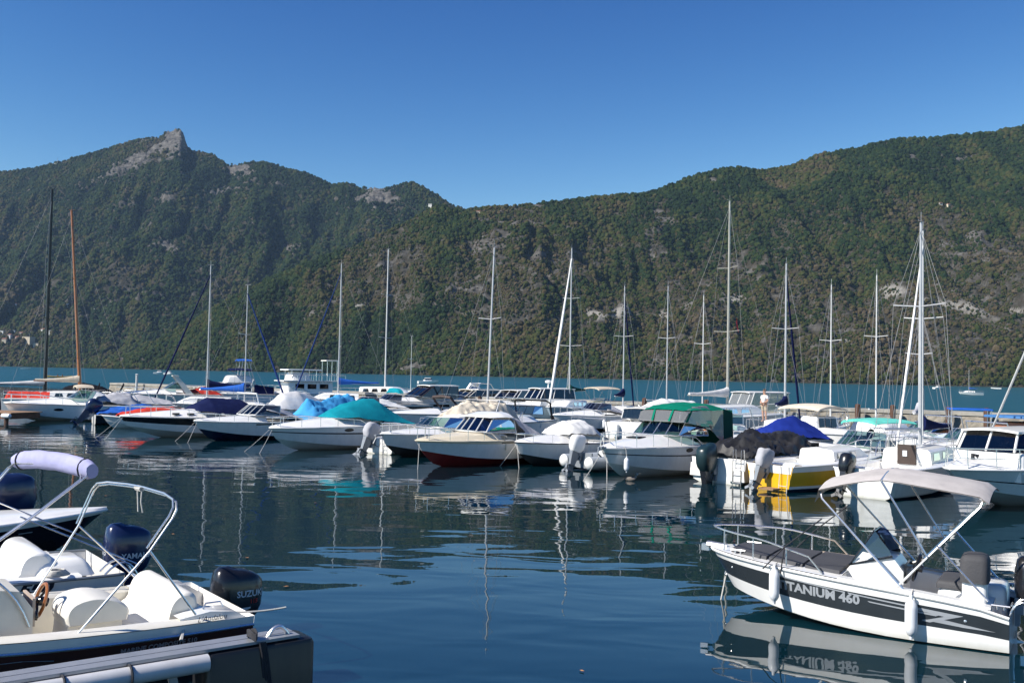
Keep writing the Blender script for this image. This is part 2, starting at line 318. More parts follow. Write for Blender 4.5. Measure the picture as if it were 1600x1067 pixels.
    me.vertices.add(len(verts)); me.vertices.foreach_set('co', verts.ravel().astype(np.float32))
    me.loops.add(faces.size); me.loops.foreach_set('vertex_index', faces.ravel().astype(np.int32))
    me.polygons.add(len(faces)); me.polygons.foreach_set('loop_start', np.arange(0, faces.size, 4, dtype=np.int32))
    me.update(calc_edges=True); me.validate()
    me.polygons.foreach_set('use_smooth', [True]*len(me.polygons))
    for nm, arr in (('rock', rock), ('scrub', sc_), ('pale', pale)):
        a = me.attributes.new(nm, 'FLOAT', 'POINT'); a.data.foreach_set('value', arr.ravel().astype(np.float32))
    me.materials.append(GROUND_HILL)
    o = bpy.data.objects.new(name, me); COL.objects.link(o); tag(o, label, 'hill', kind='structure')
    return dict(X=X, Y=Y, Z=Z, rock=rock, scrub=sc_, S=S, U=U, V=V)

def hill_ground():
    m = bpy.data.materials.new('hill_ground'); m.use_nodes = True; t = m.node_tree; L = t.links; p = t.nodes['Principled BSDF']
    p.inputs['Roughness'].default_value = 0.95; p.inputs['Specular IOR Level'].default_value = 0.1
    geo = nn(t, 'ShaderNodeNewGeometry'); n1 = nn(t, 'ShaderNodeTexNoise', Scale=0.05, Detail=8.0, Roughness=0.7); L.new(geo.outputs['Position'], n1.inputs['Vector'])
    soil = nn(t, 'ShaderNodeValToRGB'); e = soil.color_ramp.elements; e[0].position = 0.3; e[0].color = (0.03, 0.032, 0.016, 1); e[1].position = 0.75; e[1].color = (0.080, 0.064, 0.048, 1)
    L.new(n1.outputs['Fac'], soil.inputs[0])
    n2 = nn(t, 'ShaderNodeTexNoise', Scale=0.09, Detail=10.0, Roughness=0.75); L.new(geo.outputs['Position'], n2.inputs['Vector'])
    mp = nn(t, 'ShaderNodeMapping'); mp.inputs['Scale'].default_value = (0.02, 0.02, 0.11); mp.inputs['Rotation'].default_value = (0.25, 0.2, 0); L.new(geo.outputs['Position'], mp.inputs['Vector'])
    n4 = nn(t, 'ShaderNodeTexNoise', Scale=1.0, Detail=6.0, Roughness=0.7, Distortion=0.8); L.new(mp.outputs[0], n4.inputs['Vector'])
    av = nn(t, 'ShaderNodeMath', operation='ADD'); L.new(n2.outputs['Fac'], av.inputs[0]); L.new(n4.outputs['Fac'], av.inputs[1]); hv = nn(t, 'ShaderNodeMath', operation='MULTIPLY'); hv.inputs[1].default_value = 0.5; L.new(av.outputs[0], hv.inputs[0])
    rk = nn(t, 'ShaderNodeValToRGB'); e = rk.color_ramp.elements; e[0].position = 0.40; e[0].color = (0.035, 0.032, 0.028, 1); e[1].position = 0.60; e[1].color = (0.21, 0.195, 0.172, 1)
    L.new(hv.outputs[0], rk.inputs[0])
    pl = nn(t, 'ShaderNodeAttribute', attribute_name='pale'); pm = nn(t, 'ShaderNodeMix', data_type='RGBA'); L.new(pl.outputs['Fac'], pm.inputs[0]); L.new(rk.outputs[0], pm.inputs[6]); pm.inputs[7].default_value = (0.33, 0.31, 0.27, 1)
    at_ = nn(t, 'ShaderNodeAttribute', attribute_name='rock'); mx = nn(t, 'ShaderNodeMix', data_type='RGBA')
    L.new(at_.outputs['Fac'], mx.inputs[0]); L.new(soil.outputs[0], mx.inputs[6]); L.new(pm.outputs[2], mx.inputs[7]); L.new(mx.outputs[2], p.inputs['Base Color'])
    b = nn(t, 'ShaderNodeBump', Strength=1.0, Distance=16.0); L.new(hv.outputs[0], b.inputs['Height']); L.new(b.outputs[0], p.inputs['Normal'])
    return m
GROUND_HILL = hill_ground()
def leafmat():
    m = bpy.data.materials.new('forest_foliage'); m.use_nodes = True; t = m.node_tree; L = t.links; p = t.nodes['Principled BSDF']
    p.inputs['Roughness'].default_value = 0.9; p.inputs['Specular IOR Level'].default_value = 0.1
    a = nn(t, 'ShaderNodeAttribute', attribute_name='tint'); a.attribute_type = 'INSTANCER'
    r = nn(t, 'ShaderNodeValToRGB'); e = r.color_ramp.elements
    e[0].position = 0.0; e[0].color = (0.0087, 0.0180, 0.0059, 1); e[1].position = 1.0; e[1].color = (0.0874, 0.0679, 0.0408, 1)
    for pos, c in ((0.3, (0.0153, 0.0297, 0.0076)), (0.5, (0.0316, 0.0424, 0.0093)), (0.66, (0.0503, 0.0488, 0.0145)), (0.82, (0.0634, 0.0488, 0.0229))):
        k = e.new(pos); k.color = (*c, 1)
    L.new(a.outputs['Fac'], r.inputs[0]); L.new(r.outputs[0], p.inputs['Base Color'])
    return m
LEAF = leafmat()
def forest(name, T, n, seed, rad, label, shrub=False):
    rng = np.random.default_rng(seed)
    X, Y, Z = T['X'], T['Y'], T['Z']; vis = T['S'][:-1, :-1] < 1.05
    a = np.stack([X[1:, :-1]-X[:-1, :-1], Y[1:, :-1]-Y[:-1, :-1], Z[1:, :-1]-Z[:-1, :-1]], -1)
    b = np.stack([X[:-1, 1:]-X[:-1, :-1], Y[:-1, 1:]-Y[:-1, :-1], Z[:-1, 1:]-Z[:-1, :-1]], -1)
    area = np.linalg.norm(np.cross(a, b), axis=-1)*vis*(T['U'][:-1, :-1] > -60)*(T['U'][:-1, :-1] < 1680)*(Z[:-1, :-1] > 0.5)
    cum = np.cumsum(area.ravel()); k = np.searchsorted(cum, rng.random(n)*cum[-1]); k = np.clip(k, 0, area.size-1)
    i, j = np.unravel_index(k, area.shape); u = rng.random(n)[:, None]; v = rng.random(n)[:, None]
    P = np.stack([X[i, j], Y[i, j], Z[i, j]], -1)+a[i, j]*u+b[i, j]*v
    rock = T['rock'][i, j]; scr = T['scrub'][i, j]
    keep = (rng.random(n) > rock*1.15) & (rng.random(n) > np.clip(scr-0.18, 0, 1)*0.95)
    if shrub: keep = (rng.random(n) > rock*0.55) & (scr > 0.15+0.3*rng.random(n)) & (fbm(P[:, 0]/38, P[:, 1]/38, seed+5, 3) > 0.40)
    patch = fbm(P[:, 0]/90, P[:, 1]/90, seed+77, 3)
    big = fbm(P[:, 0]/330, P[:, 1]/330, seed+78, 3)
    tint = np.clip(0.06+0.40*rng.random(n)**1.4+0.75*(patch-0.45)+0.7*(big-0.45)+scr*0.62*(0.4+0.6*rng.random(n)), 0, 1)
    scale = rad*(0.45+0.95*rng.random(n)**2.2)*(0.75+0.5*patch)*(1-0.45*scr*rng.random(n))*(1-0.5*rock)
    if shrub: tint = np.clip(0.20+0.75*rng.random(n)**0.9+0.4*(patch-0.5), 0, 1); scale = rad*(0.5+0.9*rng.random(n)**1.6)
    P, tint, scale = P[keep], tint[keep], scale[keep]
    P[:, 2] += scale*0.35
    me = bpy.data.meshes.new(name); me.vertices.add(len(P)); me.vertices.foreach_set('co', P.ravel().astype(np.float32))
    for nm, arr in (('tint', tint), ('size', scale)):
        at_ = me.attributes.new(nm, 'FLOAT', 'POINT'); at_.data.foreach_set('value', arr.astype(np.float32))
    o = bpy.data.objects.new(name, me); COL.objects.link(o); tag(o, label, 'forest', kind='stuff')
    g = bpy.data.node_groups.new('crowns', 'GeometryNodeTree')
    g.interface.new_socket('Geometry', in_out='INPUT', socket_type='NodeSocketGeometry'); g.interface.new_socket('Geometry', in_out='OUTPUT', socket_type='NodeSocketGeometry')
    N = g.nodes; gi = N.new('NodeGroupInput'); go = N.new('NodeGroupOutput')
    ico = N.new('GeometryNodeMeshIcoSphere'); ico.inputs['Radius'].default_value = 1.0; ico.inputs['Subdivisions'].default_value = 2
    sp = N.new('GeometryNodeSetPosition'); tx = N.new('ShaderNodeTexNoise'); tx.inputs['Scale'].default_value = 1.9; tx.inputs['Detail'].default_value = 3
    vs = N.new('ShaderNodeVectorMath'); vs.operation = 'SUBTRACT'; vs.inputs[1].default_value = (0.5, 0.5, 0.5)
    vm = N.new('ShaderNodeVectorMath'); vm.operation = 'MULTIPLY'; vm.inputs[1].default_value = (1.7, 1.7, 1.3)
    sm = N.new('GeometryNodeSetMaterial'); sm.inputs['Material'].default_value = LEAF
    iop = N.new('GeometryNodeInstanceOnPoints'); na = N.new('GeometryNodeInputNamedAttribute'); na.data_type = 'FLOAT'; na.inputs['Name'].default_value = 'size'
    rv = N.new('FunctionNodeRandomValue'); rv.data_type = 'FLOAT_VECTOR'; rv.inputs[0].default_value = (-0.4, -0.4, 0); rv.inputs[1].default_value = (0.4, 0.4, 6.28)
    l = g.links.new
    l(ico.outputs[0], sp.inputs['Geometry']); l(tx.outputs['Color'], vs.inputs[0]); l(vs.outputs[0], vm.inputs[0]); l(vm.outputs[0], sp.inputs['Offset'])
    l(sp.outputs[0], sm.inputs[0]); l(gi.outputs[0], iop.inputs['Points']); l(sm.outputs[0], iop.inputs['Instance'])
    l(na.outputs['Attribute'], iop.inputs['Scale']); l(rv.outputs[0], iop.inputs['Rotation']); l(iop.outputs[0], go.inputs[0])
    md = o.modifiers.new('crowns', 'NODES'); md.node_group = g
    return o
def scrub_near(U, V):
    a = 0.95*np.exp(-((V-450)/130)**2)
    a = a*np.clip((U-380)/250, 0.25, 1)
    a = a-0.35*np.exp(-((U-600)/70)**2-((V-520)/60)**2)+0.22*np.exp(-((V-555)/40)**2)*(U > 900)
    ravine = np.exp(-(((U-712)-(V-340)*-0.35)/26)**2)*(V < 520)
    return a-0.6*ravine-0.5*np.clip((330-V)/40, 0, 1)
def scrub_far(U, V): return 0.10+0.0*U+0.25*np.exp(-((V-460)/40)**2)
T_far = hills('mountain', SKY_FAR, -260, 940, 2.5, 230, [(-260, 4300), (0, 3900), (400, 3500), (940, 3300)], [(-260, 6000), (280, 5600), (600, 5200), (940, 5000)], 280, ROCK_FAR, scrub_far, 11, 0.35, 'tall forested mountain with a sharp rocky tooth on its summit')
T_near = hills('hillside', SKY_NEAR, 40, 2000, 2.5, 230, [(40, 3500), (150, 3200), (400, 2800), (800, 2350), (1200, 2200), (2000, 2150)], [(40, 3560), (150, 3300), (320, 3150), (500, 3120), (680, 3150), (800, 3150), (1200, 3350), (1600, 3500), (2000, 3500)], 225, ROCK_NEAR, scrub_near, 5, 0.30, 'steep scrubby hillside with pale scree patches behind the harbour')
forest('mountain_forest', T_far, 110000, 3, 8.5, 'dense green forest covering the tall mountain')
forest('hillside_forest', T_near, 95000, 4, 7.0, 'green and brown scrub woodland on the near hillside')

forest('hillside_shrubs', T_near, 95000, 14, 3.0, 'small dry shrubs dotted over the bare parts of the near hillside', True)

# ------------------------------------------------------------------ water
def water_mat():
    m = bpy.data.materials.new('lake_water'); m.use_nodes = True; t = m.node_tree; L = t.links; p = t.nodes['Principled BSDF']
    p.inputs['IOR'].default_value = 1.68; p.inputs['Roughness'].default_value = 0.015
    geo = nn(t, 'ShaderNodeNewGeometry')
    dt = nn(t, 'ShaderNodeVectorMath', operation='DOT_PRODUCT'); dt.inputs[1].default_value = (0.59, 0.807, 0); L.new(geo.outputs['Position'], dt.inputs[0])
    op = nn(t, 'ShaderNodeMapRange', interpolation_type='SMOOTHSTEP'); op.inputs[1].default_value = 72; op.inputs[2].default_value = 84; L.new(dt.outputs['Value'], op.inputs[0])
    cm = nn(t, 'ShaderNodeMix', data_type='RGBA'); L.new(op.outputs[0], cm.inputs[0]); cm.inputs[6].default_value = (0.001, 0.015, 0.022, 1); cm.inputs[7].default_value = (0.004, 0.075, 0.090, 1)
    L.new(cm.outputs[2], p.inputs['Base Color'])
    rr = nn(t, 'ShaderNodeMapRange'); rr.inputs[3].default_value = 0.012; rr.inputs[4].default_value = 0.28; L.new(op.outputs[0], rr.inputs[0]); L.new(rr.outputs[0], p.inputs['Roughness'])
    def wave(scale, stretch, rot, detail, rough, dist):
        mp = nn(t, 'ShaderNodeMapping'); mp.inputs['Scale'].default_value = (scale/stretch, scale, scale); mp.inputs['Rotation'].default_value = (0, 0, rot)
        L.new(geo.outputs['Position'], mp.inputs['Vector'])
        z = nn(t, 'ShaderNodeTexNoise', Scale=1.0, Detail=detail, Roughness=rough, Distortion=dist); L.new(mp.outputs[0], z.inputs['Vector']); return z.outputs['Fac']
    def mul(a, b):
        k = nn(t, 'ShaderNodeMath', operation='MULTIPLY')
        for i, x in enumerate((a, b)):
            if isinstance(x, (int, float)): k.inputs[i].default_value = x
            else: L.new(x, k.inputs[i])
        return k.outputs[0]
    def addn(a, b):
        k = nn(t, 'ShaderNodeMath', operation='ADD'); L.new(a, k.inputs[0]); L.new(b, k.inputs[1]); return k.outputs[0]
    def rng(x, a, b, c, d):
        k = nn(t, 'ShaderNodeMapRange'); L.new(x, k.inputs[0])
        for i, q in enumerate((a, b, c, d)): k.inputs[i+1].default_value = q
        return k.outputs[0]
    swell = wave(0.85, 2.2, 0.25, 2.0, 0.45, 0.4)
    rip = wave(4.5, 2.4, 0.15, 2.0, 0.5, 0.6)
    chop = wave(1.6, 2.0, -0.3, 5.0, 0.65, 0.5)
    patch = wave(0.07, 2.5, 0.3, 2.0, 0.5, 0.3)
    dist = nn(t, 'ShaderNodeSeparateXYZ'); L.new(geo.outputs['Position'], dist.inputs[0])
    ripa = mul(rng(patch, 0.42, 0.66, 0.00035, 0.0026), rng(dist.outputs['Y'], 14, 30, 0.25, 1.0))
    h = addn(mul(swell, 0.020), mul(rip, ripa))
    h2 = addn(h, mul(mul(chop, 0.30), op.outputs[0]))
    b = nn(t, 'ShaderNodeBump', Strength=1.0, Distance=1.0); L.new(h2, b.inputs['Height']); L.new(b.outputs[0], p.inputs['Normal'])
    return m
WATER = water_mat()
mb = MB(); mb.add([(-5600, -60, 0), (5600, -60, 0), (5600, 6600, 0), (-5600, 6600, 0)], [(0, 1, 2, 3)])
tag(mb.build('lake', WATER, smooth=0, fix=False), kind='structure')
mb = MB(); mb.add([(-5600, -60, -8), (5600, -60, -8), (5600, 6600, -8), (-5600, 6600, -8)], [(0, 1, 2, 3)])
tag(mb.build('lake_bed', mat('lake_mud', (0.03, 0.04, 0.03), 0.9), smooth=0, fix=False), kind='structure')

# ------------------------------------------------------------------ haze
def haze():
    m = bpy.data.materials.new('haze_air'); m.use_nodes = True; t = m.node_tree; t.nodes.clear()
    o = nn(t, 'ShaderNodeOutputMaterial'); v = nn(t, 'ShaderNodeVolumePrincipled'); v.inputs['Color'].default_value = (0.45, 0.68, 1.0, 1)
    v.inputs['Density'].default_value = 0.000020; v.inputs['Anisotropy'].default_value = 0.0
    t.links.new(v.outputs[0], o.inputs['Volume'])
    mb = MB(); mb.box((0, 3300, 731), (11600, 6800, 1480))
    ob = mb.build('haze', m, smooth=0); tag(ob, kind='stuff'); return ob
haze()
# ------------------------------------------------------------------ boat building kit
# local axes of every boat: +x bow, +y port, z = 0 the waterline
def mir(p): return (p[0], -p[1], p[2])
class Hull:
    def __init__(s, L, B, hb, hs, draft=0.3, stern=0.93, bp=2.0, bq=0.75, kx=0.89, cx=0.955, chz=0.10, cb=0.9, sail=False, xm=0.35, sheer=1.7, flare=0.0, chr_=.42):
        s.chr_ = chr_
        s.L, s.B, s.hb, s.hs, s.draft = L, B, hb, hs, draft
        s.st, s.bp, s.bq, s.kx, s.cx, s.chz, s.cb, s.xm, s.sh, s.sail, s.flare = stern, bp, bq, kx, cx, chz, cb, xm, sheer, sail, flare
        s.ts = [0, .08, .18, .28, .38, .48, .57, .65, .73, .80, .86, .91, .95, .98, 1.0]
    def hbm(s, t):
        if t <= s.xm: return s.B/2*(s.st+(1-s.st)*math.sin(t/s.xm*math.pi/2))
        u = (t-s.xm)/(1-s.xm); return s.B/2*max(0.0, 1-u**s.bp)**s.bq
    def zs(s, t): return s.hs+(s.hb-s.hs)*t**s.sh
    def sheer(s, t, f=1.0, dz=0.0): return (-s.L/2+s.L*t, s.hbm(t)*f, s.zs(t)+dz)
    def chine(s, t):
        u = max(0, (t-.25)/.75)
        return (-s.L/2+s.L*s.cx*t, s.hbm(t)*(s.cb-.22*u*u), s.chz+s.hb*s.chr_*u**2.2)
    def keel(s, t):
        u = max(0, (t-.55)/.45)
        return (-s.L/2+s.L*s.kx*t, 0.0, -s.draft+(s.draft+.12*s.hb)*u**2)
    def side(s, t, k):
        c, h = s.chine(t), s.sheer(t)
        b = s.flare*4*k*(1-k)*t
        return (lerp(c[0], h[0], k), max(0, lerp(c[1], h[1], k)-b*min(1, s.hbm(t)*3)), lerp(c[2], h[2], k))
    def tx(s, x): return (x+s.L/2)/s.L
    def forefoot(s):            # x where the stem leaves the water
        for i in range(200):
            t = 1-i/200
            if s.keel(t)[2] <= 0: return s.keel(t)[0]
        return 0
    def make(s, P, bottom=DARKB, bands=((0, 1, WHITE, 'hull_side'),), transom=WHITE, rub=None, rubr=0.03):
        ts = s.ts
        mb = MB(); rows = [[mir(s.chine(t)) for t in ts], [(lerp(s.keel(t)[0], s.chine(t)[0], .5), -s.chine(t)[1]*.5, lerp(s.keel(t)[2], s.chine(t)[2], .42)) for t in ts], [s.keel(t) for t in ts]]
        rows += [[mir(p) for p in rows[1]], [mir(p) for p in rows[0]]]
        mb.grid(rows); mb.build('hull_bottom', bottom, P, 30)
        bvm = MB()
        for k0, k1, m, nm in bands:
            mb = MB(); n = max(1, round((k1-k0)*5)); off = 0.0
            for sg in (1, -1):
                mb.grid([[(p[0], sg*p[1], p[2]) for p in (s.side(t, lerp(k0, k1, i/n)) for t in ts)] for i in range(n+1)])
                bvm.grid([[(p[0], sg*p[1], p[2]) for p in (s.side(t, lerp(k0, k1, i/n)) for t in ts)] for i in range(n+1)])
            mb.build(nm, m, P, 50)
        s.bvh = BVHTree.FromPolygons(bvm.v, bvm.f)
        mb = MB(); ring = [s.keel(0), s.chine(0)]+[s.side(0, k/4) for k in range(1, 5)]; ring = ring+[mir(p) for p in reversed(ring[1:])]
        mb.add([(p[0]-.002, p[1], p[2]) for p in ring], [tuple(range(len(ring)))]); mb.build('transom', transom, P, 0)
        if rub:
            mb = MB()
            for sg in (1, -1): mb.tube([(p[0], sg*(p[1]+.004), p[2]-.01) for p in (s.sheer(t) for t in ts)], rubr, 6)
            mb.build('rub_rail', rub, P)
    def yat(s, x, z):           # outer hull surface at a length and height
        for sg in (1,):
            h = s.bvh.ray_cast(Vector((x, 6, z)), Vector((0, -1, 0)))
            if h[0] is not None: return h[0].y
        return s.hbm(min(1, max(0, s.tx(x))))
    # deck: coachroof crown forward of t0, gunwale, well and floor aft of it
    def foredeck(s, P, t0, hc, m=WHITE, name='foredeck', pw=0.8, steep=.5, side=.9, t1=1.0, aft=True):
        mb = MB(); rows = []
        tt = [t for t in s.ts if t > t0+.02 and t <= t1]; tt = [t0]+tt
        fr = [1, side, lerp(side, side-steep, .33), lerp(side, side-steep, .66), side-steep, (side-steep)*.5, 0]
        for t in tt:
            u = (t-t0)/(1-t0); h = hc*max(0, 1-u)**pw
            half = [(-s.L/2+s.L*t, s.hbm(t)*f, s.zs(t)+.015+h*sstep(0, 1, (side-f)/steep)*(1-.06*f)+(.03*(1-f*f) if f < side else 0)) for f in fr]
            rows.append(half+[mir(p) for p in reversed(half[:-1])])
        mb.grid(rows)
        if aft:
            r = rows[0]; n = len(r); fl = [(r[0][0], p[1], s.zs(t0)-.35) for p in r]; mb.grid([r, fl])
        mb.build(name, m, P, 35); s._roof = (t0, hc, pw)
        return s
    def roofz(s, t):
        t0, hc, pw = s._roof; u = max(0, (t-t0)/(1-t0)); return s.zs(t)+.045+hc*max(0, 1-u)**pw
    def well(s, P, t0, t1, m=WHITE, floor=.12, led=.82, fm=None, name='cockpit'):
        mb = MB(); tt = [t0]+[t for t in s.ts if t0+.02 < t < t1-.02]+[t1]; rows = []
        for t in tt:
            x = -s.L/2+s.L*t; b = s.hbm(t); z = s.zs(t)
            half = [(x, b, z+.008), (x, b*.97, z+.03), (x, b*led, z+.03), (x, b*(led-.03), z), (x, b*(led-.05), floor)]
            rows.append(half+[mir(p) for p in reversed(half)])
        mb.grid([[r[i] for r in rows] for i in range(5)]); mb.grid([[r[i] for r in rows] for i in range(5, 10)])
        for r, d in ((rows[0], 1), (rows[-1], -1)):
            mb.add([r[3], r[4], r[5], r[6]], [(0, 1, 2, 3)])
        a = rows[0]; dx = .10
        mb.add([(a[0][0]+.0, a[0][1], a[0][2]), (a[0][0]+dx, a[2][1], a[2][2]), (a[0][0]+dx, -a[2][1], a[2][2]), (a[0][0], -a[0][1], a[0][2])], [(0, 1, 2, 3)])
        mb.build(name, m, P, 35)
        mb = MB(); mb.grid([[r[4] for r in rows], [r[5] for r in rows]]); mb.build('cockpit_floor', fm or m, P, 0)
        s.floor = floor
        return s
    def deckplate(s, P, t0, t1, m=WHITE, name='side_deck', dz=.012, crown=.05):
        mb = MB(); tt = [t0]+[t for t in s.ts if t0+.02 < t < t1-.01]+[t1]
        mb.grid([[(-s.L/2+s.L*t, s.hbm(t)*f, s.zs(t)+dz+crown*(1-f*f)*s.hbm(t)) for f in (1, .7, .35, 0, -.35, -.7, -1)] for t in tt]); mb.build(name, m, P, 35)
    def rails(s, P, t0=.5, t1=1.0, h=.42, n=4, m=STEEL, r=.013, name='bow_rail', drop=True, mid=False, inset=.93):
        mb = MB(); top = [];  N = 9
        def rp(t, sg, hh): x, y, z = s.sheer(t, inset); return (x-.04, sg*max(y, .06), z+.03+hh)
        for sg in (1, -1):
            pts = [rp(lerp(t0, t1, i/N), sg, h*min(1, .0 if (i == 0 and drop) else .55+.45*(i/N)*2)) for i in range(N+1)]
            top.append(pts)
            for k in range(1, n+1):
                t = lerp(t0, t1, k/(n+.4)); i = (t-t0)/(t1-t0)*N; a = Vector(pts[int(i)]).lerp(Vector(pts[min(N, int(i)+1)]), i-int(i)); b = rp(t, sg, 0); mb.tube([b, (a.x, a.y, a.z)], r*.85, 5)
        mb.tube(top[0]+[(lerp(top[0][-1][0], top[1][-1][0], .5)+.07, 0, top[0][-1][2])]+list(reversed(top[1])), r, 5)
        if mid: mb.tube([(p[0], p[1], p[2]-h*.5) for p in top[0]]+[(p[0], p[1], p[2]-h*.5) for p in reversed(top[1])], r*.6, 5)
        mb.build(name, m, P)
    def windscreen(s, P, x, w, z, h, rake=.5, wrap=.9, gm=G_GREEN, fm=STEEL, np_=2, fr=.016, topw=.86, aftdrop=.35):
        # a wrap-round screen: front panes across, one long pane down each side
        base, top = [], []
        for i in range(-np_, np_+1):
            f = i/np_; base.append((x-.22*f*f*w, f*w*.86, z+.02)); top.append((x-.22*f*f*w-rake, f*w*.86*topw, z+h))
        bl = [(x-.22*w-.04-wrap, w, z-.04)]; tl = [(x-.22*w-rake-wrap*.62, w*topw*1.05, z+h*(1-aftdrop*.3))]
        base = [mir(p) for p in bl]+base+bl; top = [mir(p) for p in tl]+top+tl
        mb = MB()
        for i in range(len(base)-1):
            a, b, c, d = map(Vector, (base[i], base[i+1], top[i+1], top[i]))
            mb.add([a, b, c, d], [(0, 1, 2, 3)])
        g = mb.build('windscreen', gm, P, 0)
        mb = MB(); mb.tube(base, fr, 5); mb.tube(top, fr, 5)
        for a, b in zip(base, top): mb.tube([a, b], fr, 5)
        mb.build('windscreen_frame', fm, g)
        s.ws = (base, top); return g
    def mapped(s, P, body, size, x0, z0, m, name, parent=None, slope=0.0, bold=0, shear=0.0, extx=1.0, side=1, off=.006, font=None, reads=-1):
        # lettering laid on the hull side; reads = -1 runs from bow to stern (port side)
        cu = bpy.data.curves.new('t', 'FONT'); cu.body = body; cu.size = size; cu.offset = bold; cu.shear = shear; cu.resolution_u = 2
        to = bpy.data.objects.new('t', cu); COL.objects.link(to)
        dg = bpy.context.evaluated_depsgraph_get(); me = bpy.data.meshes.new_from_object(to.evaluated_get(dg)); bpy.data.objects.remove(to)
        vs = []
        for v in me.vertices:
            x = x0+reads*v.co.x*extx; z = z0+v.co.y+slope*v.co.x*extx; vs.append((x, side*(s.yat(x, z)+off), z))
        me.calc_loop_triangles(); mb = MB(); mb.add(vs, [tuple(p.vertices) for p in me.loop_triangles]); bpy.data.meshes.remove(me)
        return mb.build(name, m, parent or P, 0, fix=False)
    def patch(s, pts, m, name, P, off=.005, side=1):   # flat mark following the side: quads of (x, z)
        mb = MB()
        for q in pts:
            n = 6; a, b, c, d = q
            top = [(lerp(a[0], b[0], i/n), lerp(a[1], b[1], i/n)) for i in range(n+1)]; bot = [(lerp(d[0], c[0], i/n), lerp(d[1], c[1], i/n)) for i in range(n+1)]
            mb.grid([[(x, side*(s.yat(x, z)+off), z) for x, z in top], [(x, side*(s.yat(x, z)+off), z) for x, z in bot]])
        return mb.build(name, m, P, 0, fix=False)
    def porthole(s, P, x, z, rx=.16, rz=.07, m=BLACKP, side=(1, -1)):
        for sd in side:
            mb = MB(); n = 14; r0 = []; r1 = []
            for k in range(n):
                a = 2*math.pi*k/n
                for rr, kk, of in ((r0, 1.0, .004), (r1, .78, .016)):
                    xx, zz = x+rx*kk*math.cos(a), z+rz*kk*math.sin(a); rr.append((xx, sd*(s.yat(xx, zz)+of), zz))
            mb.grid([r0, r1], ring=True); mb.f.append(tuple(range(n, 2*n))); mb.build('porthole', m, P, 0)
    def fender(s, P, t, z=.25, ln=.5, r=.09, sd=1, m=FEND, tilt=0):
        x, y, zz = s.sheer(t); yy = s.hbm(t)+r*.9
        mb = MB(); pr = [(.02, -ln/2-.06), (.025, -ln/2-.02), (r*.6, -ln/2), (r*.95, -ln/2+.05), (r, -ln/4), (r, ln/4), (r*.95, ln/2-.05), (r*.6, ln/2), (.025, ln/2+.02), (.02, ln/2+.07)]
        mb.lathe(pr, 12, Matrix.Translation((x, sd*yy, z)) @ Matrix.Rotation(tilt, 4, 'Y')); f = mb.build('fender', m, P)
        mb = MB(); mb.tube([(x, sd*yy, z+ln/2+.05), (x, sd*(yy-r*.5), zz+.02), (x, sd*(yy-r-.06), zz+.05)], .011, 5); mb.build('fender_line', ROPEW, f)
    def outboard(s, P, y=0.0, m=BLACKP, sc_=1.0, tilt=0.0, x=None, z=None, leg=None, wrapm=None):
        x = -s.L/2-.03 if x is None else x; z = s.hs if z is None else z
        M = Matrix.Translation((x, y, z)) @ Matrix.Rotation(tilt, 4, 'Y') @ Matrix.Scale(sc_, 4)
        mb = MB(); rows = []
        for zz, xc, a, b in ((-.02, -.26, .20, .13), (.05, -.27, .26, .17), (.14, -.28, .30, .185), (.28, -.285, .31, .19), (.38, -.285, .30, .18), (.45, -.28, .27, .155), (.49, -.27, .21, .11), (.50, -.26, .08, .04)):
            ring = []; zz *= 1.24
            for k in range(18):
                th = 2*math.pi*k/18; c, sn = math.cos(th), math.sin(th); e = .62
                ring.append((xc+a*math.copysign(abs(c)**e, c), b*math.copysign(abs(sn)**e, sn), zz+(.04*c if zz > .5 else 0)))
            rows.append(ring)
        mb.grid(rows, ring=True, M=M); n = len(mb.v); mb.f.append(tuple(range(n-18, n))); mb.f.append(tuple(range(17, -1, -1)))
        cow = mb.build('outboard_motor', wrapm or m, P, 50)
        if wrapm is not None:
            for v in cow.data.vertices:
                v.co += Vector([mnoise.noise(v.co*7+Vector((i*5, 0, 0)))*.05 for i in range(3)])
        mb = MB()
        mb.grid([[(-.08, .09, 0), (-.08, -.09, 0), (-.46, -.09, 0), (-.46, .09, 0)], [(-.12, .065, -.3), (-.12, -.065, -.3), (-.40, -.065, -.3), (-.40, .065, -.3)], [(-.14, .055, -.5), (-.14, -.055, -.5), (-.36, -.055, -.5), (-.36, .055, -.5)], [(-.2, .03, -.75), (-.2, -.03, -.75), (-.34, -.03, -.75), (-.34, .03, -.75)], [(-.2, .015, -.95), (-.2, -.015, -.95), (-.30, -.015, -.95), (-.30, .015, -.95)]], ring=True, M=M)
        mb.box((-.28, 0, -.53), (.36, .22, .02), M=M)
        mb.lathe([(.015, -.22), (.055, -.12), (.06, .05), (.045, .16)], 8, M @ Matrix.Translation((-.27, 0, -.73)) @ Matrix.Rotation(-math.pi/2, 4, 'Y'))
        for k in range(3):
            mb.box((-.47, 0, -.73), (.02, .09, .26), M=M @ Matrix.Translation((-.0, 0, -.73)) @ Matrix.Rotation(k*2.094, 4, 'X') @ Matrix.Translation((0, 0, .73+.06)))
        mb.build('motor_leg', leg or m, cow)
        mb = MB(); mb.box((-.07, 0, .0), (.16, .26, .22), M=M); mb.box((-.02, 0, -.12), (.06, .22, .3), M=M); mb.build('motor_bracket', GREYP, cow)
        s.mM = M
        return cow
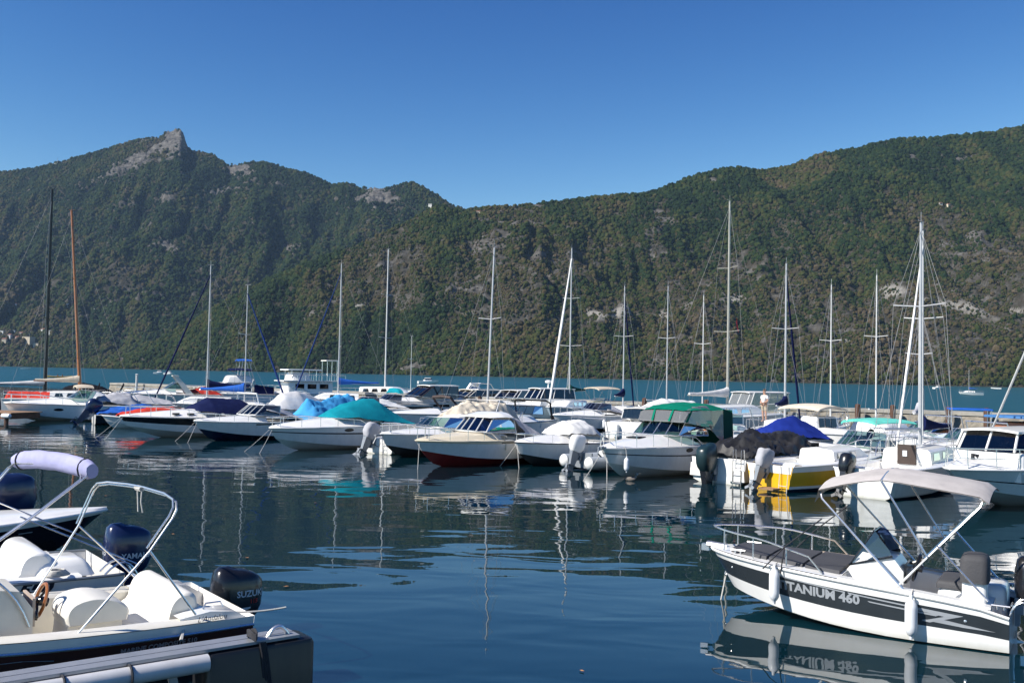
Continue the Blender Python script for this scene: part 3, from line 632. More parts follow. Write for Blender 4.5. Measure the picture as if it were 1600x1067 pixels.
def cover(P, secs, m, name='canvas_cover', pw=2.0, n=14, wr=.03, seed=0, ends=True, shell=0.0):
    # secs: (x, half width, edge height, ridge height[, power])
    mb = MB(); rows = []; sd_ = seed+secs[0][0]*7.3+secs[-1][3]*3.1
    for i, q in enumerate(secs):
        x, w_, ze, zr = q[:4]; p = q[4] if len(q) > 4 else pw; r = []
        for k in range(-n, n+1):
            f = k/n; z = ze+(zr-ze)*(1-abs(f)**p); pt = Vector((x, f*w_, z))
            k_ = wr*(1 if 0 < i < len(secs)-1 else .4)
            pt.z += k_*mnoise.noise(Vector((x*2.3+seed, f*w_*3.1, seed*1.7)))+k_*.6*mnoise.noise(Vector((x*6+seed, f*w_*6, 3)))
            pt.x += k_*.5*mnoise.noise(Vector((x*3, f*4, seed+9.)))
            r.append(pt)
        rows.append(r)
    # refine along the length so creases have somewhere to live
    fine = []
    for a, b in zip(rows, rows[1:]):
        d = (b[0]-a[0]).length; k = max(1, int(d/.11))
        for j in range(k):
            t = j/k; rr = []
            for i in range(len(a)):
                q = a[i].lerp(b[i], t)
                if j or a is not rows[0]:
                    c1 = 1-abs(mnoise.noise(Vector((q.x*1.6+q.y*1.1+sd_, q.y*1.9-q.x*.7, sd_))))*2.2; c2 = 1-abs(mnoise.noise(Vector((q.x*3.6-q.y*2.0, q.y*3.3+sd_, 1))))*2.4
                    q = q+Vector((wr*.4*c2, 0, wr*1.3*max(-.6, c1)+wr*.8*max(-.6, c2)))
                rr.append(q)
            fine.append(rr)
    fine.append(rows[-1])
    mb.grid(fine)
    if ends:
        for r in (fine[0], fine[-1]):
            o = len(mb.v); mb.add(r, [tuple(range(len(r)))])
    return mb.build(name, m, P, 55)
def bimini(P, x0, x1, w, z, m, zb, legs=True, arch=.14, fm=STEEL, name='bimini_top', droop=.05, pivot=None, thick=.02):
    mb = MB(); rows = []; nx, ny = 8, 8
    for i in range(nx+1):
        u = i/nx; x = lerp(x0, x1, u); r = []
        for j in range(-ny, ny+1):
            f = j/ny; zz = z+arch*(1-f*f)-droop*(2*u-1)**2
            if abs(f) > .9: zz -= .05
            r.append((x, f*w, zz+.008*mnoise.noise(Vector((x*4, f*5, z)))))
        rows.append(r)
    mb.grid(rows); mb.grid([[(p[0], p[1], p[2]-thick) for p in r] for r in rows])
    for r in (rows[0], rows[-1]): mb.grid([r, [(p[0], p[1], p[2]-.10) for p in r]])
    top = mb.build(name, m, P, 60)
    if legs:
        mb = MB(); px = lerp(x0, x1, .45) if pivot is None else pivot
        for xx in (x0+.03, x1-.03, lerp(x0, x1, .5)):
            dz = droop*((xx-(x0+x1)/2)/((x1-x0)/2))**2
            pts = [(px, -w*1.0, zb), (lerp(px, xx, .92), -w, z-dz-.08)]+[(xx, f*w, z+arch*(1-f*f)-dz-.03) for f in (-.9, -.5, 0, .5, .9)]+[(lerp(px, xx, .92), w, z-dz-.08), (px, w*1.0, zb)]
            mb.tube(pts, .014, 5)
        mb.build('bimini_frame', fm, P)
    return top
def glassbox(P, x0, x1, w0, w1, z0, z1, roof_m, glass_m, body_m, rakef=.45, rakea=.1, over=.08, posts=True, name='wheelhouse_roof', crown=.06):
    # wheelhouse: raked front, side panes with posts, crowned roof slab
    b = [(x1, w0*.8), (x1-.22, w0), (x0, w0)]; t = [(x1-rakef, w1*.8), (x1-rakef-.15, w1), (x0+rakea, w1)]
    mb = MB(); pb = [(x, y, z0) for x, y in b]; pt = [(x, y, z1) for x, y in t]
    ringb = [mir(pb[0])]+pb+[mir(pb[2]), mir(pb[1])]; ringt = [mir(pt[0])]+pt+[mir(pt[2]), mir(pt[1])]
    mb.grid([ringb, ringt], ring=True); g = mb.build('wheelhouse_window', glass_m, P, 0)
    mb = MB()
    for a, c in zip(ringb, ringt): mb.tube([a, c], .035, 5)
    for k in (.36, .68):
        for sg in (1, -1):
            a = Vector(pb[1]).lerp(Vector(pb[2]), k); c = Vector(pt[1]).lerp(Vector(pt[2]), k); mb.tube([(a.x, sg*a.y, a.z), (c.x, sg*c.y, c.z)], .03, 5)
    mb.tube([((pb[0][0]), 0, z0), (pt[0][0], 0, z1)], .03, 5)
    mb.build('window_post', body_m, P)
    mb = MB(); rows = []
    X0, X1 = x0+rakea-over*1.5, x1-rakef+over*2
    for i in range(7):
        u = i/6; x = lerp(X0, X1, u); ww = (w1+over)*(1-.18*max(0, u-.6)/.4); rows.append([(x, f*ww, z1+crown*(1-f*f)+.03-.05*max(0, u-.8)*5*.2) for f in (-1, -.6, -.2, .2, .6, 1)])
    mb.grid(rows); low = [[(p[0], p[1], p[2]-.06) for p in r] for r in rows]; mb.grid(low)
    mb.grid([[r[0] for r in rows], [r[0] for r in low]]); mb.grid([[r[-1] for r in rows], [r[-1] for r in low]]); mb.grid([rows[0], low[0]]); mb.grid([rows[-1], low[-1]])
    return mb.build(name, roof_m, P, 45)
def line_to(P, a, b, d=.1, r=.012, m=ROPEW, name='mooring_line'):
    mb = MB(); mb.tube(sag(a, b, d), r, 5); return mb.build(name, m, P)
def boat(name, label, cat, px, py, head, H, anchor='bow', D=None, group=None):
    # anchor: which waterline point of the hull stands at the pixel
    g = ground(px, py) if D is None else at(px, D)
    lx = {'bow': H.forefoot(), 'stern': -H.L/2, 'mid': 0.0}.get(anchor, anchor)
    hx, hy = math.cos(head), math.sin(head)
    o = empty(name, (g.x-lx*hx, g.y-lx*hy, 0), head); tag(o, label, cat, group)
    return o
WIRE = mat('rigging_wire', (.30, .30, .30), .5, var=.05)
HD1 = math.atan2(-.82, -.57)       # bows of the front row, towards us and to the left
HD2 = HD1+math.pi                  # sterns towards us
HL = math.atan2(-.60, .80)         # along the breakwater, bow to the right
def rig(P, xm, zb, top, m=ALU, r=.06, spr=((.55, .75),), boomL=2.8, cov=C_NAVY, boomz=1.0, bow=None, stern=None, chain=None, furl=None, furlr=.05, lean=0.0, boomdir=-1, sailbag=True, stays=True, swing=0.0):
    # mast (leaning aft by lean metres at the head), boom with a stowed sail, shrouds and stays
    def mp(f): return (xm-lean*f, 0, zb+(top-zb)*f)
    mb = MB(); mb.tube([mp(i/5) for i in range(6)], [r*(1-.35*i/5) for i in range(6)], 8)
    mb.tube([(xm-lean, 0, top), (xm-lean, 0, top+.35)], .008, 4); mb.tube([(xm-lean-.2, 0, top+.05), (xm-lean+.22, 0, top+.05)], .01, 4)
    mast = mb.build('mast', m, P)
    mb = MB()
    for f, w_ in spr:
        p = mp(f)
        for sg in (1, -1): mb.tube([p, (p[0]-.12, sg*w_, p[2]+.06)], .022, 5)
    if spr: mb.build('spreader', m, mast)
    if boomL:
        cs, sn = math.cos(swing), math.sin(swing)
        b0 = Vector((xm-lean*.05, 0, zb+boomz)); b1 = b0+Vector((boomdir*boomL*cs, boomL*sn, .05))
        mb = MB(); mb.tube([b0, b1], .045, 6); bo = mb.build('boom', m, P)
        if sailbag:
            mb = MB(); n = 10; rows = []
            dv = (b1-b0).normalized(); sd_ = Vector((-dv.y, dv.x, 0))
            for i in range(n+1):
                u = i/n; c = b0+(b1-b0)*(u*.97); hgt = lerp(.62, .16, min(1, u*1.25)**.55); th = lerp(.17, .09, u)
                rows.append([c+sd_*(th*math.sin(a)*(1 if a else 1))+Vector((0, 0, hgt*.42+hgt*.55*math.cos(a)+.02*mnoise.noise(c*4+Vector((a, 0, 0))))) for a in [2*math.pi*k/10 for k in range(10)]])
            mb.grid(rows, ring=True); mb.f.append(tuple(range(9, -1, -1))); mb.f.append(tuple(range(len(mb.v)-10, len(mb.v)))); mb.build('sail_cover', cov, bo, 60)
    if stays:
        mb = MB(); hd = mp(.97)
        if bow and not furl: mb.tube([bow, hd], .0075, 4)
        if stern: mb.tube([stern, hd], .0075, 4)
        if chain:
            for sg in (1, -1):
                a = (chain[0], sg*chain[1], chain[2])
                if spr:
                    f, w_ = spr[-1]; q = mp(f); mb.tube([a, (q[0]-.12, sg*w_, q[2]+.06), hd], .0075, 4)
                mb.tube([(chain[0]+.25, sg*chain[1], chain[2]), mp(spr[0][0] if spr else .6)], .006, 4)
        mb.build('rigging', WIRE, mast)
    if furl and bow:
        a = Vector(bow); b = Vector(mp(.93)); mb = MB(); mb.tube([a.lerp(b, i/8) for i in range(9)], [furlr*(.7+.5*math.sin(math.pi*min(1, i/8+.15))) for i in range(9)], 7); mb.build('furled_sail', furl, P)
    return mast
def trunk(P, H, t0, t1, w, h, m=WHITE, wm=G_DARK, nwin=3, name='coachroof', taper=.72, wh=.16):
    # sailing boat coachroof with side windows
    x0, x1 = -H.L/2+H.L*t0, -H.L/2+H.L*t1; mb = MB(); rows = []
    for i in range(9):
        u = i/8; x = lerp(x0, x1, u); ww = w*lerp(1, taper, u); zz = H.zs(lerp(t0, t1, u))-.02; hh = h*(1 if u < .72 else 1-.9*((u-.72)/.28)**1.3)
        rows.append([(x, -ww, zz), (x, -ww*.93, zz+hh*.85), (x, -ww*.82, zz+hh), (x, 0, zz+hh+.05), (x, ww*.82, zz+hh), (x, ww*.93, zz+hh*.85), (x, ww, zz)])
    mb.grid(rows); mb.add(rows[0], [tuple(range(7))]); mb.build(name, m, P, 30)
    for k in range(nwin):
        u0, u1 = .08+k*.62/nwin, .08+(k+.72)*.62/nwin
        for sg in (1, -1):
            mb = MB(); q = []
            for u, v in ((u0, .28), (u1, .28), (u1-.02, .75), (u0+.02, .75)):
                x = lerp(x0, x1, u); ww = w*lerp(1, taper, u); zz = H.zs(lerp(t0, t1, u))-.02; q.append((x, sg*(ww*lerp(1, .93, v/.85)+.012), zz+h*v))
            mb.add(q, [(0, 1, 2, 3)]); mb.build('cabin_window', wm, P, 0)
def chaikin(p, n=2):
    for _ in range(n):
        q = [p[0]]
        for a, b in zip(p, p[1:]): q += [(a[0]*.75+b[0]*.25, a[1]*.75+b[1]*.25), (a[0]*.25+b[0]*.75, a[1]*.25+b[1]*.75)]
        p = q+[p[-1]]
    return p
def pad(P, prof, y0, y1, m, name, r=.05, dx=0.0):     # upholstered block: a side profile (x, z) with rounded cheeks
    p = chaikin(prof); cx = sum(a for a, b in p)/len(p); cz = sum(b for a, b in p)/len(p); mb = MB(); rows = []
    sg = 1 if y1 > y0 else -1
    for y, k in ((y0, .90), (y0+sg*r*.35, .965), (y0+sg*r, 1), ((y0+y1)/2, 1.012), (y1-sg*r, 1), (y1-sg*r*.35, .965), (y1, .90)):
        rows.append([(dx+cx+(a-cx)*k, y, cz+(b-cz)*k) for a, b in p])
    mb.grid(rows); n = len(p)
    for rw in (rows[0], rows[-1]): mb.add(rw, [tuple(range(n))])
    mb.grid([[rw[0] for rw in rows], [rw[-1] for rw in rows]])
    return mb.build(name, m, P, 60)
def seatbox(P, c, d, m=VINYL, name='seat', top=(1, 1), rz=0): mb = MB(); mb.rbox(c, d, min(.08, min(d)/2.2), 3, rz, top=top); return mb.build(name, m, P, 45)
def wheel(P, c, r, m, tilt, name='steering_wheel', th=.014):
    mb = MB(); M = Matrix.Translation(c) @ Matrix.Rotation(tilt, 4, 'Y'); n = 20
    ring = [(r*math.cos(2*math.pi*k/n), r*math.sin(2*math.pi*k/n), 0) for k in range(n+1)]
    mb.tube(ring, th, 6, cap=False, M=M)
    o = mb.build(name, m, P); mb = MB()
    for k in range(3): a = 2.09*k+.5; mb.tube([(0, 0, .03), (r*math.cos(a), r*math.sin(a), 0)], th*.8, 5, M=M)
    mb.lathe([(.05, -.08), (.055, .02), (.02, .05)], 10, M); mb.build('wheel_hub', BLACKP, o)
    return o
# ------------------------------------------------------------------ boats in the foreground
def inv_local(P, p):
    c, s_ = math.cos(-P.rotation_euler.z), math.sin(-P.rotation_euler.z); d = Vector(p)-P.location
    return Vector((d.x*c-d.y*s_, d.x*s_+d.y*c, d.z))
def lp(P, px, py, z): return inv_local(P, ground(px, py, z))
def motor_text(P, cow, M, body, m, side=1, z=.27, size=.12, x0=-.08, name='motor_lettering', ang=0):
    cu = bpy.data.curves.new('t', 'FONT'); cu.body = body; cu.size = size; cu.align_x = 'CENTER'; cu.resolution_u = 2; cu.offset = .002
    to = bpy.data.objects.new('t', cu); COL.objects.link(to); dg = bpy.context.evaluated_depsgraph_get(); me = bpy.data.meshes.new_from_object(to.evaluated_get(dg)); bpy.data.objects.remove(to)
    tree = BVHTree.FromPolygons([v.co.copy() for v in cow.data.vertices], [tuple(p.vertices) for p in cow.data.polygons])
    vs = []; n = Vector((0, side, 0)) if not ang else Vector((ang, 0, 0))
    n = (M.to_3x3() @ n).normalized()
    for v in me.vertices:
        q = Vector((x0-side*v.co.x*1.0, side*1.0, z+v.co.y)) if not ang else Vector((ang*1.0, ang*v.co.x, z+v.co.y))
        if not ang: q.x = x0+(-v.co.x if side > 0 else v.co.x)
        w_ = M @ q; h = tree.ray_cast(w_, -n)
        vs.append((h[0]+n*.006) if h[0] is not None else (w_-n*.78))
    me.calc_loop_triangles(); mb = MB(); mb.add(vs, [tuple(p.vertices) for p in me.loop_triangles]); bpy.data.meshes.remove(me)
    return mb.build(name, m, cow, 0, fix=False)

# --- right: the white and charcoal console boat
def titan():
    H = Hull(4.2, 1.92, .80, .47, .22, bp=2.1, bq=.62, kx=.80, cx=.92, chz=.02, cb=.95, sheer=.55, chr_=.30)
    hd = math.atan2(.512, -.859)
    P = empty('console_motorboat', (5.0, 14.08, 0), hd); tag(P, 'white and charcoal console motorboat with taupe bimini, moored alone at right', 'motorboat')
    H.make(P, WHITE, ((0, .36, WHITE, 'hull_side'), (.36, .80, CHAR, 'hull_band'), (.80, 1, WHITE, 'gunwale_side')), WHITE, WHITE, .022)
    H.well(P, .05, .50, WHITE, .10, .78, mat('cockpit_sole', (.42, .38, .36), .6))
    H.deckplate(P, .495, 1.0, WHITE, 'foredeck', .02, .02)
    mb = MB(); tt = [.56, .64, .72, .8, .87, .92]
    for k, (a, b) in enumerate(((.505, .62), (.63, .75), (.76, .90))):
        mb = MB(); tt = [a, (a+b)/2, b]
        rows = [[(-H.L/2+H.L*t, H.hbm(t)*f*.74, H.zs(t)+dz) for f, dz in ((-1, .03), (-.97, .075), (0, .085), (.97, .075), (1, .03))] for t in tt]
        mb.grid(rows); mb.add(rows[0], [tuple(range(5))]); mb.add(rows[-1], [tuple(range(5))]); mb.build('deck_cushion', DKGREY, P, 30)
    H.rails(P, .56, .985, .30, 3, inset=.95, r=.014)
    mb = MB(); mb.grid([[(-H.L/2+H.L*t, -H.hbm(t)*f, H.zs(t)+.036+.01*(f < .9)) for t in (.10, .2, .3, .4, .49, .56, .64)] for f in (.985, .80)]); mb.grid([[(-H.L/2+H.L*t, -H.hbm(t)*.80, H.zs(t)+z) for t in (.10, .2, .3, .4, .49)] for z in (.046, -.10)]); mb.build('teak_gunwale', mat('teak_pale', (.52, .40, .29), .6, var=.15, vscale=9), P, 20)
    # console
    dx, dz = -.34, .09
    def sh(q): return [(x+dx, y, z+dz) for x, y, z in q]
    mb = MB(); mb.poly(sh([(-.42, 0, .1), (.42, 0, .1), (.36, 0, .62), (.12, 0, .92), (-.30, 0, .86), (-.42, 0, .70)]), .62, 1); mb.build('console', WHITE, P, 30)
    mb = MB(); mb.add(sh([(.30, -.30, .72), (.30, .30, .72), (-.02, .26, 1.22), (-.02, -.26, 1.22)]), [(0, 1, 2, 3)]); mb.add(sh([(.30, .30, .72), (-.28, .33, .90), (-.12, .28, 1.18), (-.02, .26, 1.22)]), [(0, 1, 2, 3)]); mb.add(sh([(.30, -.30, .72), (-.28, -.33, .90), (-.12, -.28, 1.18), (-.02, -.26, 1.22)]), [(0, 1, 2, 3)])
    g = mb.build('console_screen', G_BLUE, P, 0)
    mb = MB(); mb.tube(sh([(-.28, .33, .90), (.30, .30, .72), (.30, -.30, .72), (-.28, -.33, .90)]), .02, 5); mb.tube(sh([(.30, .30, .72), (-.02, .26, 1.22), (-.02, -.26, 1.22), (.30, -.30, .72)]), .012, 5); mb.build('screen_frame', BLACKP, g)
    mb = MB(); mb.box((-.435+dx, .0, .66+dz), (.03, .44, .26)); mb.build('dashboard', BLACKP, P, 0)
    wheel(P, (-.56+dx, .05, .74+dz), .19, BLACKP, math.pi/2-.25, th=.018)
    mb = MB(); mb.tube(sh([(-.44, -.2, .74), (-.62, -.22, .82)]), .02, 6); mb.build('throttle', BLACKP, P)
    seatbox(P, (-1.42, -.1, .40), (.45, .9, .50), WHITE, 'seat_box'); seatbox(P, (-1.42, -.1, .69), (.48, .90, .10), DKGREY, 'seat_cushion')
    seatbox(P, (-1.68, .52, .50), (.30, .34, .76), WHITE, 'stern_locker'); seatbox(P, (-1.68, .50, 1.00), (.34, .46, .36), DKGREY, 'seat_back')
    seatbox(P, (-1.75, -.3, .45), (.55, .7, .5), WHITE, 'stern_bench')
    for sx, sy in ((1.55, .42), (1.55, -.42), (-2.0, .82), (-2.0, -.82)):
        z = H.zs(H.tx(sx))+.03; mb = MB(); mb.tube([(sx-.11, sy, z+.05), (sx+.11, sy, z+.05)], .013, 6); mb.tube([(sx-.04, sy, z), (sx-.04, sy, z+.05)], .012, 5); mb.tube([(sx+.04, sy, z), (sx+.04, sy, z+.05)], .012, 5); mb.build('cleat', STEEL, P)
    mb = MB(); mb.tube([(1.85, 0, .81), (2.17, 0, .82)], [.05, .06], 8); mb.box((2.19, 0, .78), (.12, .1, .1)); mb.build('anchor_roller', STEEL, P)
    mb = MB(); n = 12; mb.tube([(1.87, .0+.035*math.cos(2*math.pi*k/n), .40+.035*math.sin(2*math.pi*k/n)) for k in range(n+1)], .008, 5); mb.build('bow_eye', STEEL, P)
    # bimini: three bows over a ridged cloth
    W, zt = .88, 1.93; BX = -.34
    prof = [(.66, -.20), (.61, -.03), (.30, .06), (0, .13), (-.22, .16), (-.45, .145), (-.85, .10), (-1.20, .06), (-1.42, .03), (-1.53, -.05)]
    rows = []
    for i in range(len(prof)):
        x, dz = prof[i]; x += BX; rows.append([(x, f*W, zt+dz+.10*(1-f*f)+.006*mnoise.noise(Vector((x*5, f*4, 0)))) for f in [k/8-1 for k in range(17)]])
    mb = MB(); mb.grid(rows); mb.grid([[(p[0], p[1], p[2]-.012) for p in r] for r in rows]); mb.build('bimini_top', C_TAUPE, P, 60)
    mb = MB(); sides = [[], []]
    for i, sg in enumerate((1, -1)):
        pass
    zg = .66
    def bowtube(xt, dz, xb, ybase, zb):
        xt += BX; xb += BX; return [(xb, -ybase, zb)]+[(lerp(xb, xt, .97), -W+.02, zt+dz-.10)]+[(xt, f*W, zt+dz+.09*(1-f*f)-.02) for f in (-.92, -.5, 0, .5, .92)]+[(lerp(xb, xt, .97), W-.02, zt+dz-.10), (xb, ybase, zb)]
    fr = MB(); fr.tube(bowtube(.60, -.05, -.50, .86, zg), .016, 6); fr.tube(bowtube(-1.46, .0, -.40, .86, zg), .016, 6)
    for sg in (1, -1):
        fr.tube([(-.22+BX, sg*W, zt+.15), (-.80+BX, sg*.90, 1.13)], .015, 6); fr.tube([(-.92+BX, sg*.9, 1.29), (-1.62+BX*.7, sg*.84, .64)], .015, 6)
    fr.tube([(-.22+BX, f*W, zt+.18+.09*(1-f*f)-.02) for f in (-1, -.5, 0, .5, 1)], .015, 6)
    fr.build('bimini_frame', STEEL, P)
    for sg in (1, -1):
        mb = MB(); mb.tube([(1.06, sg*.80, .70), (.74, sg*.85, 1.05), (.22, sg*.88, 1.50)], .010, 5); mb.tube([(.80, sg*.83, .67), (.74, sg*.85, 1.05)], .010, 5); mb.build('bimini_strap', ROPEB, P)
    H.fender(P, .71, .50, .42, .075, 1); H.fender(P, .27, .34, .44, .08, 1); H.fender(P, .20, .3, .5, .09, -1)
    cow = H.outboard(P, 0, BLACKP, 1.0, 0, z=.48)
    mb = MB(); mb.tube([(-2.12, .55, .60), (-2.12, .75, .60)], .012, 5); mb.tube(bez((-2.1, .55, .47), (-2.25, .55, .85), (-2.40, .55, .45), 8)+[(-2.46, .55, .1)], .014, 6); mb.tube(bez((-2.1, .75, .47), (-2.25, .75, .85), (-2.40, .75, .45), 8)+[(-2.46, .75, .1)], .014, 6)
    for k in range(3): mb.tube([(-2.42-.02*k, .55, .5-.14*k), (-2.42-.02*k, .75, .5-.14*k)], .012, 5)
    mb.build('boarding_ladder', STEEL, P)
    H.mapped(P, 'TITANIUM 460', .175, .88, .44, PAINTG, 'hull_lettering', slope=-.035, bold=.007, extx=1.05)
    st = []
    for q in (((1.0, .64), (-.95, .475), (-.95, .457), (1.0, .622)), ((-.40, .465), (-1.30, .40), (-1.25, .38), (-.43, .447)), ((-.95, .475), (-1.58, .42), (-1.36, .385), (-.97, .44)), ((-1.58, .42), (-1.46, .42), (-1.08, .30), (-1.18, .29)), ((-1.08, .315), (-1.36, .345), (-1.95, .265), (-1.58, .275))): st.append(q)
    H.patch(st, PAINTG, 'hull_stripe', P)
    for (x, z, r) in ((-.92, .27, .028), (-1.60, .36, .016), (1.65, .58, .012)):
        mb = MB(); mb.lathe([(r, -.02), (r*1.2, .004), (r*.6, .008)], 10, Matrix.Translation((x, H.yat(x, z), z)) @ Matrix.Rotation(-math.pi/2, 4, 'X')); mb.build('through_hull', STEEL, P)
    line_to(P, (1.87, 0, .37), (1.98, .08, -.3), .02, .014, ROPEW, 'anchor_chain')
titan()

# --- left: maroon console boat, finger pontoon and neighbours
DF = Vector((.79, .61, 0)).normalized(); PF = Vector((.61, -.79, 0)).normalized(); HDF = math.atan2(-.61, -.79)
def andalou():
    H = Hull(5.1, 2.3, .78, .56, .25, bp=2.2, bq=.62, chz=.1, sheer=1.6)
    P = empty('console_motorboat', (-5.60, 10.55, 0), HDF); tag(P, 'ivory and maroon console motorboat with black outboard beside the finger pontoon', 'motorboat')
    H.make(P, WHITE, ((0, .15, WHITE, 'hull_side'), (.15, .76, MAROON, 'hull_band'), (.76, 1, WHITE, 'gunwale_side')), WHITE, None)
    mb = MB(); mb.tube([(p[0], p[1]+.012, p[2]) for p in (H.side(t, .78) for t in H.ts)], .018, 6); mb.tube([(p[0], -p[1]-.012, p[2]) for p in (H.side(t, .78) for t in H.ts)], .018, 6); mb.build('rub_rail', STEEL, P)
    H.well(P, .07, .62, OFFW, .12, .80); H.deckplate(P, .615, 1.0, WHITE, 'foredeck', .02, .03)
    # quarter fairings behind the well
    for sg in (1, -1):
        mb = MB(); mb.grid([[(-2.55, sg*1.0, .50), (-2.55, sg*.62, .50)], [(-2.35, sg*1.01, .62), (-2.35, sg*.62, .62)], [(-2.05, sg*1.01, .66), (-2.05, sg*.70, .66)], [(-1.7, sg*1.02, .62), (-1.7, sg*.8, .62)]]); mb.grid([[(-2.55, sg*.62, .5), (-2.55, sg*.62, .2)], [(-2.35, sg*.62, .62), (-2.35, sg*.62, .2)], [(-2.05, sg*.7, .66), (-2.05, sg*.7, .2)]]); mb.grid([[(-2.55, sg*1.0, .5), (-2.55, sg*1.0, .45)], [(-2.35, sg*1.01, .62), (-2.35, sg*1.01, .45)], [(-2.05, sg*1.01, .66), (-2.05, sg*1.01, .5)], [(-1.7, sg*1.02, .62), (-1.7, sg*1.02, .5)]]); mb.build('quarter_fairing', WHITE, P, 50)
    # stern bench with a rolled back
    pad(P, [(-1.98, .12), (-2.02, .70), (-1.96, .84), (-1.80, .84), (-1.70, .72), (-1.66, .46), (-1.24, .45), (-1.18, .40), (-1.20, .12)], -.82, .74, VINYL, 'stern_bench')
    a = lp(P, 140, 968, .3)
    # helm seat: ivory pod with a humped cushion
    sx, sy = -.98, .12
    mb = MB(); mb.poly([(sx-.30, sy, .12), (sx+.34, sy, .12), (sx+.30, sy, .60), (sx-.26, sy, .60)], .62, 1); mb.build('helm_seat', VINYL, P, 30)
    pad(P, [(sx-.33, .55), (sx-.36, .68), (sx-.20, .80), (sx+.05, .85), (sx+.28, .80), (sx+.35, .68), (sx+.32, .55)], sy-.35, sy+.35, VINYL, 'seat_cushion', .06)
    mb = MB(); mb.tube([(sx-.30, sy+.315, .585), (sx+.30, sy+.315, .585)], .012, 6); mb.build('cushion_piping', GREYP, P)
    # console with wooden wheel
    cx, cy = .00, .05
    mb = MB(); mb.poly([(cx-.32, cy, .12), (cx+.50, cy, .12), (cx+.44, cy, .80), (cx+.12, cy, 1.05), (cx-.18, cy, 1.00), (cx-.32, cy, .80)], .78, 1); mb.build('console', OFFW, P, 30)
    mb = MB(); mb.box((cx-.345, cy+.05, .74), (.03, .5, .30)); mb.build('dashboard', mat('dash_tan', (.50, .40, .32), .5), P, 0)
    wheel(P, (cx-.48, cy-.05, .78), .19, WOOD, math.pi/2-.3, th=.019)
    mb = MB(); mb.lathe([(.05, 0), (.055, .02), (.03, .03)], 10, Matrix.Translation((cx-.36, cy+.28, .70)) @ Matrix.Rotation(-math.pi/2, 4, 'Y')); mb.build('ignition_switch', BLACKP, P)
    mb = MB(); mb.tube(bez((cx-.28, .46, .62), (cx-.05, .46, 1.28), (cx+.5, .44, 1.30), 8)+[(cx+.7, .2, 1.3), (cx+.7, -.2, 1.3)], .016, 6); mb.build('console_rail', STEEL, P)
    mb = MB(); mb.tube(bez((.55, .93, .63), (.62, .93, .95), (1.0, .90, .95), 8)+[(1.9, .66, 1.02), (2.4, .2, 1.05)], .016, 6); mb.tube([(1.5, .80, .7), (1.5, .78, .98)], .014, 5); mb.build('grab_rail', STEEL, P)
    # hoop frame, folded flat of its cloth
    fr = MB(); zb = .64
    n0 = lp(P, 112, 980, zb); p1 = lp(P, 232, 852, 1.25); 
    xb = n0.x; half = [(xb, 1.05, .62), (xb-.60, 1.08, 1.42), (xb-.78, 1.09, 1.75), (xb-.82, 1.07, 1.84), (xb-.85, .98, 1.92), (xb-.87, .72, 1.96), (xb-.88, .2, 1.98)]; hoop = half+[mir(q) for q in reversed(half)]; hoop = [(q[0]-.16*q[1]*max(0, (q[2]-.62)/1.3), q[1], q[2]) for q in hoop]
    fr.tube(hoop, .0125, 8); fr.tube([(p[0]+.03, p[1]*.98, p[2]+.03) for p in hoop[1:-1]], .011, 6)
    for sg in (1, -1): fr.tube([(xb-.60-.105*sg, sg*1.08, 1.42), (xb-1.24, sg*1.05, .66)], .013, 6)
    fr.build('bimini_frame', STEEL, P)
    mb = MB(); mb.tube([(xb-.88, -.06, 1.98), (xb-.89, .12, 1.98)], .035, 6); mb.tube(sag((xb-.88, -.02, 1.97), (xb-.89, .0, 1.70), .0)+[], .009, 5); mb.tube([(xb-.89, .12, 1.97), (xb-.88, .13, 1.83), (xb-.91, .11, 1.70)], .009, 5); mb.build('frame_tie', ROPEW, P)
    cow = H.outboard(P, -.32, BLACKP, 1.06, 0, z=.18)
    motor_text(P, cow, H.mM, 'SUZUKI', PAINTW, 1, .30, .105, -.40); motor_text(P, cow, H.mM, '115', PAINTR, 1, .215, .07, -.44)
    motor_text(P, cow, H.mM, 'SUZUKI', PAINTW, 1, .10, .045, 0, 'front_lettering', ang=1); motor_text(P, cow, H.mM, 'FOUR STROKE', PAINTW, 1, .045, .034, 0, 'front_lettering', ang=1)
    mb = MB(); t_ = BVHTree.FromPolygons([v.co.copy() for v in cow.data.vertices], [tuple(p.vertices) for p in cow.data.polygons])
    def on(x, z): h = t_.ray_cast(H.mM @ Vector((x, 1, z)), Vector((0, -1, 0))); return h[0]+Vector((0, .006, 0)) if h[0] is not None else H.mM @ Vector((x, .2, z))
    sw = [(-.12, .05, .035), (-.2, .085, .05), (-.3, .125, .045), (-.40, .155, .02)]
    mb.grid([[on(x, z+d) for x, z, d in sw], [on(x, z) for x, z, d in sw]]); mb.build('motor_stripe', PAINTW, cow, 0)
    H.mapped(P, "L'Andalou", .085, -1.86, .585, PAINTB, 'name_lettering', shear=.3, off=.008)
    H.mapped(P, 'MARINE COMPOSITE 510', .075, -1.05, .36, mat('lettering_rose', (.42, .30, .27), .4), 'hull_lettering', slope=.004, bold=.003, extx=1.0)
    sw = []; xs = [.75, .5, .2, -.1, -.4]
    for a_, b_ in zip(xs, xs[1:]): sw.append(((a_, .34+.10*math.sin((.75-a_)*2.2)), (b_, .34+.10*math.sin((.75-b_)*2.2)), (b_, .332+.10*math.sin((.75-b_)*2.2)), (a_, .336+.10*math.sin((.75-a_)*2.2))))
    H.patch(sw, PAINTG, 'hull_stripe', P)
    H.fender(P, .66, .18, .42, .085, 1)
    mb = MB(); mb.tube([(-2.25, .85, .66), (-2.22, .85, .72), (-2.05, .85, .72), (-2.02, .85, .66)], .012, 6); mb.build('cleat', STEEL, P)
